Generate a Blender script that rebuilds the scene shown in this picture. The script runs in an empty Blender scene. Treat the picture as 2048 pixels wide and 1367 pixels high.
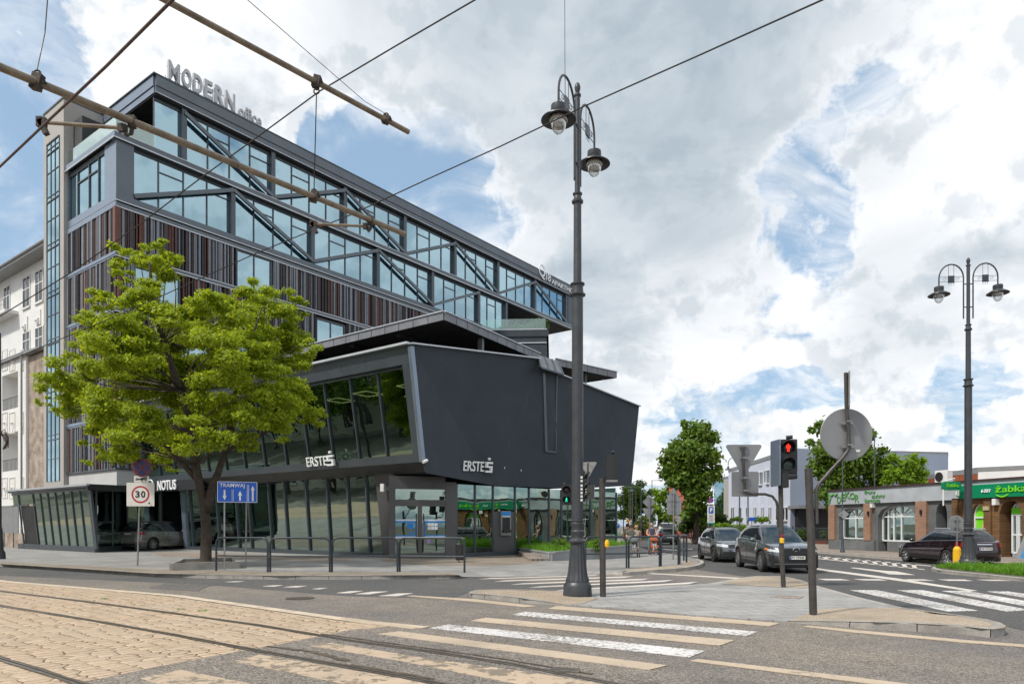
import bpy, bmesh, math, random
from mathutils import Vector, Matrix
random.seed(7)
C = bpy.context.scene.collection
sc = bpy.context.scene
R = math.radians
# ---------------------------------------------------------------- camera
F, PX, HY, EYE = 1403.0, 1024.0, 1050.0, 1.65
cd = bpy.data.cameras.new('camera'); cam = bpy.data.objects.new('camera', cd); C.objects.link(cam)
cam.location = (0, 0, EYE); cam.rotation_euler = (R(90), 0, 0)
cd.sensor_width = 36; cd.lens = F/2048*36; cd.shift_y = (HY-683.5)/2048
cd.clip_start = .05; cd.clip_end = 5000
sc.camera = cam
sc.view_settings.view_transform = 'Standard'; sc.view_settings.look = 'None'
sc.view_settings.gamma = 1; sc.view_settings.exposure = 0.20
# ---------------------------------------------------------------- sun + sky with clouds
SUN_EL, SUN_AZ = R(52), R(-125)          # azimuth measured from +Y towards +X
sd = bpy.data.lights.new('sun', 'SUN'); sun = bpy.data.objects.new('sun', sd); C.objects.link(sun)
sd.energy = 3.3; sd.angle = R(5); sd.color = (1, .95, .87)
sv = Vector((math.sin(SUN_AZ)*math.cos(SUN_EL), math.cos(SUN_AZ)*math.cos(SUN_EL), math.sin(SUN_EL)))
sun.rotation_euler = sv.to_track_quat('Z', 'Y').to_euler(); sun.location = sv*60
W = bpy.data.worlds.new('World'); sc.world = W; W.use_nodes = True
nt = W.node_tree; N = nt.nodes; Lk = nt.links; N.clear()
def wn(t, **k):
    n = N.new(t)
    for a, b in k.items(): setattr(n, a, b)
    return n
sky = wn('ShaderNodeTexSky', sky_type='NISHITA'); sky.sun_disc = False
sky.sun_elevation = SUN_EL; sky.sun_rotation = SUN_AZ; sky.air_density = 1.0; sky.dust_density = 1.5; sky.ozone_density = 1.5
tc = wn('ShaderNodeTexCoord')
def wmath(op, a, b=None, c=None):
    n = wn('ShaderNodeMath', operation=op)
    for i, q in enumerate((a, b, c)):
        if q is None: continue
        if isinstance(q, (int, float)): n.inputs[i].default_value = q
        else: Lk.new(q, n.inputs[i])
    return n.outputs[0]
sep = wn('ShaderNodeSeparateXYZ'); Lk.new(tc.outputs['Generated'], sep.inputs[0])
zz = wmath('ADD', wmath('MAXIMUM', sep.outputs[2], 0.0), .22)
cmb = wn('ShaderNodeCombineXYZ')
Lk.new(wmath('DIVIDE', sep.outputs[0], zz), cmb.inputs[0]); Lk.new(wmath('DIVIDE', sep.outputs[1], zz), cmb.inputs[1])
def wnoise(scale, detail, rough, off, dist=0.0):
    mp = wn('ShaderNodeMapping'); mp.inputs['Location'].default_value = off; Lk.new(cmb.outputs[0], mp.inputs[0])
    n = wn('ShaderNodeTexNoise'); n.inputs['Scale'].default_value = scale; n.inputs['Detail'].default_value = detail
    n.inputs['Roughness'].default_value = rough; n.inputs['Distortion'].default_value = dist
    Lk.new(mp.outputs[0], n.inputs['Vector']); return n.outputs['Fac']
def wmap(x, a, b, c, d, smooth=True):
    n = wn('ShaderNodeMapRange'); n.interpolation_type = 'SMOOTHSTEP' if smooth else 'LINEAR'
    Lk.new(x, n.inputs[0])
    for i, q in enumerate((a, b, c, d)): n.inputs[i+1].default_value = q
    return n.outputs[0]
cov = wnoise(1.15, 9, .56, (3.1, 1.7, 0), .25)
dn = wn('ShaderNodeTexNoise'); Lk.new(tc.outputs['Generated'], dn.inputs['Vector']); dn.inputs['Scale'].default_value = 5.2; dn.inputs['Detail'].default_value = 10; dn.inputs['Roughness'].default_value = .58; dn.inputs['Distortion'].default_value = .3
cov = wmath('ADD', wmath('MULTIPLY', cov, .85), wmath('MULTIPLY', dn.outputs['Fac'], .75))
dn2 = wn('ShaderNodeTexNoise'); Lk.new(tc.outputs['Generated'], dn2.inputs['Vector']); dn2.inputs['Scale'].default_value = 14; dn2.inputs['Detail'].default_value = 6; dn2.inputs['Roughness'].default_value = .6
cov = wmath('ADD', cov, wmath('MULTIPLY', dn2.outputs['Fac'], .16)); cov = wmath('SUBTRACT', cov, .37)
def skydir(px, py):
    return Vector(((px-PX)/F, 1, (HY-py)/F)).normalized()
# open patches and thick banks of cloud at fixed bearings of the sky: (x, y, radius, strength)
BL = [(880, 300, .17, -.20), (1010, 470, .07, -.10), (60, 250, .17, -.12), (700, 330, .10, -.08),
      (0, 420, .10, -.10), (1150, 60, .33, .10), (1400, 250, .25, .12), (1620, 500, .19, -.12), (1760, 200, .08, -.10), (1330, 820, .10, -.09),
      (560, 100, .20, .13), (1560, 830, .07, -.08), (1900, 420, .16, .07), (1830, 240, .10, -.08), (1180, 470, .12, .06), (430, 230, .12, .08),
      (1480, 880, .05, .10), (60, 380, .08, .16), (1850, 560, .12, .08), (1270, 740, .13, .12), (1480, 730, .06, .09), (1560, 830, .05, .07), (1760, 330, .05, .08), (1850, 170, .10, .12), (1180, 620, .10, .08), (1700, 760, .12, .08), (300, 60, .09, -.07), (1350, 640, .12, .08)]
for px, py, r, s in BL:
    vm = wn('ShaderNodeVectorMath', operation='DISTANCE'); Lk.new(tc.outputs['Generated'], vm.inputs[0])
    vm.inputs[1].default_value = skydir(px, py)
    cov = wmath('ADD', cov, wmap(vm.outputs['Value'], 0, r*1.6, s, 0))
for vec, r, s in (((-.96, .30, .22), .22, .14), ((-.94, .28, .50), .20, .10), ((-.8, -.2, .5), .3, .08), ((.9, .1, .4), .3, .06)):
    vm = wn('ShaderNodeVectorMath', operation='DISTANCE'); Lk.new(tc.outputs['Generated'], vm.inputs[0]); vm.inputs[1].default_value = Vector(vec).normalized()
    cov = wmath('ADD', cov, wmap(vm.outputs['Value'], 0, r*1.6, s, 0))
dens = wmap(cov, .452, .520, 0, 1)
wisp = wnoise(3.4, 6, .6, (0, 5, 0), 1.2)
dens = wmath('MAXIMUM', dens, wmath('MULTIPLY', wmap(wisp, .37, .64, .0, .75), wmap(cov, .30, .46, 0, 1)))
thick = wmap(cov, .58, .82, 0, 1)
def skyblob(lst, base_):
    for px, py, r, s in lst:
        vm = wn('ShaderNodeVectorMath', operation='DISTANCE'); Lk.new(tc.outputs['Generated'], vm.inputs[0]); vm.inputs[1].default_value = skydir(px, py) if isinstance(px, (int, float)) and abs(px) > 3 else (0, 0, 1)
        base_ = wmath('MAXIMUM', base_, wmath('MULTIPLY', wmap(vm.outputs['Value'], r*.35, r*1.5, s, 0), wmap(cov, .47, .56, .25, 1)))
    return base_
thick = skyblob([(1330, 200, .24, 1.1), (1050, 120, .18, .95), (900, 30, .16, .7), (1560, 120, .14, .7), (1230, 800, .05, .4), (1800, 620, .10, .5)], thick)
def dnoise(off):
    mp = wn('ShaderNodeMapping'); mp.inputs['Location'].default_value = off; Lk.new(tc.outputs['Generated'], mp.inputs[0])
    n = wn('ShaderNodeTexNoise'); Lk.new(mp.outputs[0], n.inputs['Vector']); n.inputs['Scale'].default_value = 11; n.inputs['Detail'].default_value = 7; n.inputs['Roughness'].default_value = .55; return n.outputs['Fac']
relief = wmap(wmath('SUBTRACT', dnoise((0, 0, .022)), dnoise((0, 0, 0))), -.01, .10, 0, .34)
puff = wnoise(4.2, 8, .6, (7, 2, 0), .4)
shade = wmath('SUBTRACT', 1.0, wmath('MULTIPLY', thick, wmap(puff, .3, .7, .88, .62)))
shade2 = wmath('MAXIMUM', wmath('SUBTRACT', wmath('MULTIPLY', shade, wmap(puff, .3, .60, .88, 1.0)), wmath('MULTIPLY', relief, wmap(shade, .2, .9, .25, 1.0))), 0.0)
cr = wn('ShaderNodeMix', data_type='RGBA'); Lk.new(shade2, cr.inputs[0])
cr.inputs[6].default_value = (.40, .475, .54, 1); cr.inputs[7].default_value = (.96, .97, .99, 1)
sk2 = wn('ShaderNodeMix', data_type='RGBA'); sk2.inputs[0].default_value = .5; Lk.new(sky.outputs[0], sk2.inputs[6]); sk2.inputs[7].default_value = (4.2, 6.2, 8.3, 1)
b1 = wn('ShaderNodeBackground'); Lk.new(sk2.outputs[2], b1.inputs[0]); b1.inputs[1].default_value = .105
b2 = wn('ShaderNodeBackground'); Lk.new(cr.outputs[2], b2.inputs[0]); b2.inputs[1].default_value = 1.0
mx = wn('ShaderNodeMixShader'); Lk.new(dens, mx.inputs[0]); Lk.new(b1.outputs[0], mx.inputs[1]); Lk.new(b2.outputs[0], mx.inputs[2])
wo = wn('ShaderNodeOutputWorld'); Lk.new(mx.outputs[0], wo.inputs[0])
# ---------------------------------------------------------------- helpers
def V(*a): return Vector(a)
def G(px, py, z=0.0):
    "point of the plane at height z that stands on this bearing"
    Y = F*(EYE-z)/(py-HY); return Vector(((px-PX)/F*Y, Y, z))
def D(px, py, Y):
    return Vector(((px-PX)/F*Y, Y, EYE+(HY-py)/F*Y))
def XY(px, Y, z=0.0): return Vector(((px-PX)/F*Y, Y, z))
class Fr:
    "a building's own axes: origin, turn about z"
    def __init__(s, ox, oy, ang, oz=0.0):
        s.o = Vector((ox, oy, oz)); s.a = ang; s.c = math.cos(ang); s.s = math.sin(ang)
    def __call__(s, p):
        return Vector((s.o.x+p[0]*s.c-p[1]*s.s, s.o.y+p[0]*s.s+p[1]*s.c, s.o.z+p[2]))
    def inv(s, p):
        dx, dy = p[0]-s.o.x, p[1]-s.o.y
        return Vector((dx*s.c+dy*s.s, -dx*s.s+dy*s.c, p[2]-s.o.z))
    def on(s, px, py, ax, val):
        "where the sight line meets the plane axis=val of this frame (local point)"
        c0 = s.inv((0, 0, EYE)); d = Vector(((px-PX)/F, 1, (HY-py)/F))
        r = Vector((d.x*s.c+d.y*s.s, -d.x*s.s+d.y*s.c, d.z)); t = (val-c0[ax])/r[ax]
        return c0+r*t
ID = Fr(0, 0, 0)
ROOT = {}
def props(o, label=None, cat=None, group=None, kind=None):
    if label: o['label'] = label
    if cat: o['category'] = cat
    if group: o['group'] = group
    if kind: o['kind'] = kind
    return o
def thing(name, label, cat, fr=ID, group=None):
    o = bpy.data.objects.new(name, None); C.objects.link(o); o.empty_display_size = .2
    o.location = fr.o; o.rotation_euler = (0, 0, fr.a); ROOT[o] = fr
    return props(o, label, cat, group)
class MB:
    def __init__(s, fr=None): s.v = []; s.f = []; s.m = []; s.fr = fr or (lambda p: Vector(p)); s.mi = 0
    def P(s, p): s.v.append(s.fr(p)); return len(s.v)-1
    def face(s, ids): s.f.append(tuple(ids)); s.m.append(s.mi)
    def poly(s, pts): s.face([s.P(p) for p in pts]); return s
    def box(s, x0, x1, y0, y1, z0, z1):
        i = [s.P((x, y, z)) for z in (z0, z1) for x, y in ((x0, y0), (x1, y0), (x1, y1), (x0, y1))]
        for q in ((3, 2, 1, 0), (4, 5, 6, 7), (0, 1, 5, 4), (1, 2, 6, 5), (2, 3, 7, 6), (3, 0, 4, 7)): s.face([i[k] for k in q])
        return s
    def prism(s, pts, z0, z1, top=True, bot=False):
        n = len(pts); zz0 = z0 if isinstance(z0, (list, tuple)) else [z0]*n; zz1 = z1 if isinstance(z1, (list, tuple)) else [z1]*n
        a = [s.P((p[0], p[1], z)) for p, z in zip(pts, zz0)]; b = [s.P((p[0], p[1], z)) for p, z in zip(pts, zz1)]
        for i in range(n): j = (i+1) % n; s.face((a[i], a[j], b[j], b[i]))
        if top: s.face(b)
        if bot: s.face(a[::-1])
        return s
    def slab(s, pts, nv, t):
        "polygon of 3-D points given a thickness t along nv"
        n = len(pts); nv = Vector(nv)*t
        a = [s.P(p) for p in pts]; b = [s.P(Vector(p)+nv) for p in pts]
        for i in range(n): j = (i+1) % n; s.face((a[i], a[j], b[j], b[i]))
        s.face(a[::-1]); s.face(b); return s
    def bar(s, p, q, w, h, up=(0, 0, 1)):
        p, q = Vector(p), Vector(q); d = (q-p).normalized(); u = Vector(up)
        if abs(d.dot(u)) > .98: u = Vector((1, 0, 0))
        r = d.cross(u).normalized(); u = r.cross(d).normalized()
        i = [s.P(c+r*(a*w/2)+u*(b*h/2)) for c in (p, q) for a, b in ((-1, -1), (1, -1), (1, 1), (-1, 1))]
        for k in ((3, 2, 1, 0), (4, 5, 6, 7), (0, 1, 5, 4), (1, 2, 6, 5), (2, 3, 7, 6), (3, 0, 4, 7)): s.face([i[j] for j in k])
        return s
    def tube(s, pts, r, n=10, cap=True):
        pts = [Vector(p) for p in pts]; m = len(pts); rr = r if isinstance(r, (list, tuple)) else [r]*m
        rings = []; ref = None
        for i, p in enumerate(pts):
            d = (pts[min(i+1, m-1)]-pts[max(i-1, 0)]).normalized()
            if ref is None: ref = Vector((0, 0, 1)) if abs(d.z) < .9 else Vector((1, 0, 0))
            a = (ref-d*ref.dot(d)).normalized(); ref = a; b = d.cross(a)
            rings.append([s.P(p+(a*math.cos(t)+b*math.sin(t))*rr[i]) for t in (2*math.pi*k/n for k in range(n))])
        for i in range(m-1):
            for k in range(n): s.face((rings[i][k], rings[i][(k+1) % n], rings[i+1][(k+1) % n], rings[i+1][k]))
        if cap: s.face(rings[0][::-1]); s.face(rings[-1])
        return s
    def lathe(s, c, prof, n=24, flute=None, ax=None, cap=True):
        "profile of (radius, height) turned about z (or about axis frame ax=(a,b,d))"
        c = Vector(c); a, b, d = ax or (Vector((1, 0, 0)), Vector((0, 1, 0)), Vector((0, 0, 1)))
        rings = []
        for i, (r, z) in enumerate(prof):
            rings.append([s.P(c+(a*math.cos(t)+b*math.sin(t))*(r*(flute(t, i) if flute else 1))+d*z) for t in (2*math.pi*k/n for k in range(n))])
        for i in range(len(prof)-1):
            for k in range(n): s.face((rings[i][k], rings[i][(k+1) % n], rings[i+1][(k+1) % n], rings[i+1][k]))
        if cap: s.face(rings[0][::-1]); s.face(rings[-1])
        return s
    def ball(s, c, r, n=12, sz=1.0):
        m = n//2; return s.lathe(c, [(r*math.sin(math.pi*i/m)+1e-4, -r*sz*math.cos(math.pi*i/m)) for i in range(m+1)], n)
    def grid(s, P):
        "P: rows of points"
        ids = [[s.P(p) for p in row] for row in P]
        for i in range(len(P)-1):
            for j in range(len(P[0])-1): s.face((ids[i][j], ids[i][j+1], ids[i+1][j+1], ids[i+1][j]))
        return s
    def text(s, txt, o, rx, up, w, h, depth=.03, bold=0.0, arc=None):
        vs, fs = textmesh(txt, bold)
        x0 = min(v.x for v in vs); x1 = max(v.x for v in vs); y0 = min(v.y for v in vs); y1 = max(v.y for v in vs)
        o, rx, up = Vector(o), Vector(rx).normalized(), Vector(up).normalized(); nn = rx.cross(up).normalized()
        base = len(s.v)
        for v in vs:
            a = (v.x-x0)/(x1-x0); b = (v.y-y0)/(y1-y0)
            if arc: b += arc*math.sin(a*math.pi)
            s.v.append(s.fr(o+rx*(a*w)+up*(b*h)+nn*((v.z+.5)*depth)))
        for f in fs: s.f.append(tuple(base+i for i in f)); s.m.append(s.mi)
        return s
    def build(s, name, mats, parent=None, smooth=False, bevel=0.0, label=None, cat=None, group=None, kind=None, origin=None):
        me = bpy.data.meshes.new(name); mats = mats if isinstance(mats, (list, tuple)) else [mats]
        o = bpy.data.objects.new(name, me); C.objects.link(o)
        fr = None
        if parent is not None: fr = ROOT[parent]; o.parent = parent; ROOT[o] = fr
        elif origin is not None: fr = origin if isinstance(origin, Fr) else Fr(origin[0], origin[1], 0, origin[2]); o.location = fr.o; o.rotation_euler = (0, 0, fr.a); ROOT[o] = fr
        else: ROOT[o] = ID
        vv = [fr.inv(v) for v in s.v] if fr else s.v
        me.from_pydata([tuple(v) for v in vv], [], s.f)
        for m in mats: me.materials.append(m)
        me.polygons.foreach_set('material_index', s.m)
        bm = bmesh.new(); bm.from_mesh(me)
        bmesh.ops.remove_doubles(bm, verts=bm.verts, dist=1e-5) if len(bm.verts) < 60000 and not getattr(s, 'keep', False) else None
        if not getattr(s, 'noflip', False): bmesh.ops.recalc_face_normals(bm, faces=bm.faces)
        bm.to_mesh(me); bm.free()
        if smooth:
            me.polygons.foreach_set('use_smooth', [True]*len(me.polygons))
            if smooth is not True: me.set_sharp_from_angle(angle=R(smooth))
        if bevel:
            md = o.modifiers.new('bevel', 'BEVEL'); md.width = bevel; md.segments = 2; md.limit_method = 'ANGLE'; md.angle_limit = R(40)
        props(o, label, cat, group, kind); return o
def dup(root, fr, label=None):
    "copy a thing with its parts and their sub-parts"
    r = root.copy(); C.objects.link(r); r.location = fr.o; r.rotation_euler = (0, 0, fr.a); ROOT[r] = fr
    if label: r['label'] = label
    for ch in list(root.children):
        c = ch.copy(); C.objects.link(c); c.parent = r; ROOT[c] = fr
        for g in list(ch.children):
            d = g.copy(); C.objects.link(d); d.parent = c; ROOT[d] = fr
    return r
_tm = {}
def textmesh(txt, bold=0.0):
    if (txt, bold) in _tm: return _tm[(txt, bold)]
    cu = bpy.data.curves.new('t', 'FONT'); cu.body = txt; cu.extrude = .5; cu.offset = bold; cu.resolution_u = 4
    ob = bpy.data.objects.new('t', cu); C.objects.link(ob)
    dg = bpy.context.evaluated_depsgraph_get(); me = bpy.data.meshes.new_from_object(ob.evaluated_get(dg))
    r = ([v.co.copy() for v in me.vertices], [tuple(p.vertices) for p in me.polygons])
    bpy.data.objects.remove(ob); bpy.data.meshes.remove(me); bpy.data.curves.remove(cu)
    _tm[(txt, bold)] = r; return r
# ---------------------------------------------------------------- materials
def newmat(name):
    m = bpy.data.materials.new(name); m.use_nodes = True; t = m.node_tree; t.nodes.clear()
    out = t.nodes.new('ShaderNodeOutputMaterial'); return m, t, out
def tn(t, ty, ins=None, **k):
    n = t.nodes.new(ty)
    for a, b in k.items(): setattr(n, a, b)
    for a, b in (ins or {}).items():
        if isinstance(b, bpy.types.NodeSocket): t.links.new(b, n.inputs[a])
        else: n.inputs[a].default_value = b
    return n
def c4(c, k=1.0): return (c[0]*k, c[1]*k, c[2]*k, 1)
def noise(t, vec, sc_, det=5, rough=.55, dist=0): return tn(t, 'ShaderNodeTexNoise', {'Vector': vec, 'Scale': sc_, 'Detail': det, 'Roughness': rough, 'Distortion': dist}).outputs['Fac']
def mrange(t, x, a, b, c, d): return tn(t, 'ShaderNodeMapRange', {0: x, 1: a, 2: b, 3: c, 4: d}).outputs[0]
def mixc(t, f, a, b, mode='MIX'):
    n = tn(t, 'ShaderNodeMix', data_type='RGBA', blend_type=mode)
    for i, q in ((0, f), (6, a), (7, b)):
        if isinstance(q, bpy.types.NodeSocket): t.links.new(q, n.inputs[i])
        else: n.inputs[i].default_value = q
    return n.outputs[2]
def pm(name, col, rough=.6, metal=0.0, var=.12, vs=3.0, bump=0.0, bs=60.0, spec=.5, fine=0.0, fs=90.0, col2=None, coat=0.0, emit=None, es=1.0):
    m, t, out = newmat(name); co = tn(t, 'ShaderNodeTexCoord').outputs['Object']
    c = c4(col)
    n1 = noise(t, co, vs, 6, .6)
    a = mixc(t, mrange(t, n1, .3, .7, 0, 1), c4(col, 1-var), c4(col2 or col, 1+var))
    if fine: a = mixc(t, 1.0, a, tn(t, 'ShaderNodeCombineColor', {i: mrange(t, noise(t, co, fs, 3, .6), .35, .65, 1-fine, 1+fine) for i in range(3)}).outputs[0], 'MULTIPLY')
    b = tn(t, 'ShaderNodeBsdfPrincipled', {'Base Color': a, 'Metallic': metal, 'Specular IOR Level': spec, 'Coat Weight': coat,
           'Roughness': mrange(t, noise(t, co, vs*2.3, 4), .3, .7, max(rough-.08, .02), min(rough+.08, 1))})
    if emit: b.inputs['Emission Color'].default_value = c4(emit); b.inputs['Emission Strength'].default_value = es
    if bump: t.links.new(tn(t, 'ShaderNodeBump', {'Strength': bump, 'Distance': .02, 'Height': noise(t, co, bs, 5, .6)}).outputs[0], b.inputs['Normal'])
    t.links.new(b.outputs[0], out.inputs[0]); return m
def glassmat(name, tint, fac, through=(.8, .9, .88), rough=.0, wob=.0, ws=.6):
    m, t, out = newmat(name); co = tn(t, 'ShaderNodeTexCoord').outputs['Object']
    g = tn(t, 'ShaderNodeBsdfGlossy', {'Color': c4(tint), 'Roughness': rough}); tr = tn(t, 'ShaderNodeBsdfTransparent', {'Color': c4(through)})
    if wob: t.links.new(tn(t, 'ShaderNodeBump', {'Strength': wob, 'Distance': .05, 'Height': noise(t, co, ws, 1.5, .5)}).outputs[0], g.inputs['Normal'])
    lw = tn(t, 'ShaderNodeLayerWeight', {'Blend': .35}).outputs['Facing']
    mx_ = tn(t, 'ShaderNodeMixShader', {0: mrange(t, lw, 0, 1, fac, 1), 1: tr.outputs[0], 2: g.outputs[0]})
    t.links.new(mx_.outputs[0], out.inputs[0]); return m
def brickmat(name, c1, c2, mortar, bw, bh, ms=.01, ang=0.0, plane='xy', rough=.8, bump=.4, off=.5, dist=0.0, smooth=.1, var=.25, stain=.2, squash=1.0, sfreq=2, nb=0.0):
    m, t, out = newmat(name); co = tn(t, 'ShaderNodeTexCoord').outputs['Object']
    if plane != 'xy':
        s = tn(t, 'ShaderNodeSeparateXYZ', {0: co}); k = tn(t, 'ShaderNodeCombineXYZ')
        t.links.new(s.outputs[0 if plane == 'xz' else 1], k.inputs[0]); t.links.new(s.outputs[2], k.inputs[1]); co2 = k.outputs[0]
    else: co2 = co
    mp = tn(t, 'ShaderNodeMapping', {'Vector': co2, 'Rotation': (0, 0, ang)}).outputs[0]
    if dist:
        nz = tn(t, 'ShaderNodeTexNoise', {'Vector': mp, 'Scale': 2.2, 'Detail': 3})
        sb = tn(t, 'ShaderNodeVectorMath', {0: nz.outputs['Color'], 1: (.5, .5, .5)}, operation='SUBTRACT')
        sl = tn(t, 'ShaderNodeVectorMath', {0: sb.outputs[0], 'Scale': dist}, operation='SCALE')
        mp = tn(t, 'ShaderNodeVectorMath', {0: mp, 1: sl.outputs[0]}, operation='ADD').outputs[0]
    br = tn(t, 'ShaderNodeTexBrick', {'Vector': mp, 'Color1': c4(c1), 'Color2': c4(c2), 'Mortar': c4(mortar), 'Scale': 1.0, 'Mortar Size': ms, 'Mortar Smooth': smooth,
            'Bias': 0.0, 'Brick Width': bw, 'Row Height': bh}, offset=off, squash=squash, squash_frequency=sfreq)
    st = mrange(t, noise(t, co, .7, 6, .65), .3, .75, 1-stain, 1+stain*.6)
    fn = mrange(t, noise(t, co, 25, 4, .6), .3, .7, 1-var*.5, 1+var*.5)
    k2 = tn(t, 'ShaderNodeMath', {0: st, 1: fn}, operation='MULTIPLY').outputs[0]
    a = mixc(t, 1.0, br.outputs['Color'], tn(t, 'ShaderNodeCombineColor', {0: k2, 1: k2, 2: k2}).outputs[0], 'MULTIPLY')
    b = tn(t, 'ShaderNodeBsdfPrincipled', {'Base Color': a, 'Roughness': rough, 'Specular IOR Level': .3})
    hh = tn(t, 'ShaderNodeMath', {0: tn(t, 'ShaderNodeMath', {0: 1.0, 1: br.outputs['Fac']}, operation='SUBTRACT').outputs[0], 1: tn(t, 'ShaderNodeMath', {0: noise(t, co, 14, 4), 1: nb+.15}, operation='MULTIPLY').outputs[0]}, operation='ADD').outputs[0]
    t.links.new(tn(t, 'ShaderNodeBump', {'Strength': bump, 'Distance': .015, 'Height': hh}).outputs[0], b.inputs['Normal'])
    t.links.new(b.outputs[0], out.inputs[0]); return m
def asphalt(name, col, warm, patch=.25, speck=.45, big=.35):
    m, t, out = newmat(name); co = tn(t, 'ShaderNodeTexCoord').outputs['Object']
    a = mixc(t, mrange(t, noise(t, co, big, 5, .6), .35, .65, 0, 1), c4(col), c4(warm))
    a = mixc(t, mrange(t, noise(t, co, 2.5, 6, .7), .45, .75, 0, patch), a, c4(col, .55))
    sp = mrange(t, noise(t, co, 55, 2, .7), .36, .64, 1-speck, 1+speck)
    v = tn(t, 'ShaderNodeTexVoronoi', {'Vector': co, 'Scale': 45.0}).outputs['Color']
    sv_ = tn(t, 'ShaderNodeSeparateColor', {0: v}).outputs[0]
    sp = tn(t, 'ShaderNodeMath', {0: sp, 1: mrange(t, sv_, 0, 1, .55, 1.45)}, operation='MULTIPLY').outputs[0]
    a = mixc(t, 1.0, a, tn(t, 'ShaderNodeCombineColor', {0: sp, 1: sp, 2: sp}).outputs[0], 'MULTIPLY')
    b = tn(t, 'ShaderNodeBsdfPrincipled', {'Base Color': a, 'Roughness': .82, 'Specular IOR Level': .35})
    t.links.new(tn(t, 'ShaderNodeBump', {'Strength': .5, 'Distance': .01, 'Height': noise(t, co, 70, 3, .7)}).outputs[0], b.inputs['Normal'])
    t.links.new(b.outputs[0], out.inputs[0]); return m
def paint(name, col, wear, under, rough=.7, ws=9.0):
    m, t, out = newmat(name); co = tn(t, 'ShaderNodeTexCoord').outputs['Object']
    n = tn(t, 'ShaderNodeMath', {0: noise(t, co, ws, 8, .75), 1: mrange(t, noise(t, co, .8, 3), .3, .7, -.06, .06)}, operation='ADD').outputs[0]
    a = mixc(t, mrange(t, noise(t, co, 1.3, 5, .6), .3, .7, 0, 1), c4(col, .86), c4(col, 1.06))
    a = mixc(t, mrange(t, n, .63-wear, .66-wear, 0, 1), a, c4(under))
    b = tn(t, 'ShaderNodeBsdfPrincipled', {'Base Color': a, 'Roughness': rough, 'Specular IOR Level': .3})
    t.links.new(tn(t, 'ShaderNodeBump', {'Strength': .4, 'Distance': .008, 'Height': noise(t, co, 60, 3, .7)}).outputs[0], b.inputs['Normal'])
    t.links.new(b.outputs[0], out.inputs[0]); return m
def leafmat(name, c1, c2, trans=.45):
    m, t, out = newmat(name)
    ri = tn(t, 'ShaderNodeNewGeometry').outputs['Random Per Island']
    a = mixc(t, ri, c4(c1), c4(c2))
    d = tn(t, 'ShaderNodeBsdfPrincipled', {'Base Color': a, 'Roughness': .55, 'Specular IOR Level': .35})
    tl = tn(t, 'ShaderNodeBsdfTranslucent', {'Color': mixc(t, ri, (c1[0]*1.7, c1[1]*1.5, c1[2]*.6, 1), (c2[0]*1.7, c2[1]*1.5, c2[2]*.6, 1))})
    mx_ = tn(t, 'ShaderNodeMixShader', {0: trans, 1: d.outputs[0], 2: tl.outputs[0]})
    t.links.new(mx_.outputs[0], out.inputs[0]); return m
def emis(name, col, s=1.0):
    m, t, out = newmat(name); e = tn(t, 'ShaderNodeEmission', {'Color': c4(col), 'Strength': s}); t.links.new(e.outputs[0], out.inputs[0]); return m
M = {}
M['ground'] = pm('ground_earth', (.13, .12, .09), .9, var=.3, vs=.3, bump=.3)
M['asph'] = asphalt('asphalt_street', (.145, .132, .122), (.215, .185, .15), .4, .6)
M['asph_l'] = asphalt('asphalt_grey', (.078, .079, .079), (.105, .10, .094), .25, .5)
M['asph_d'] = asphalt('asphalt_dark', (.066, .066, .067), (.085, .081, .077), .2, .35)
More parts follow.
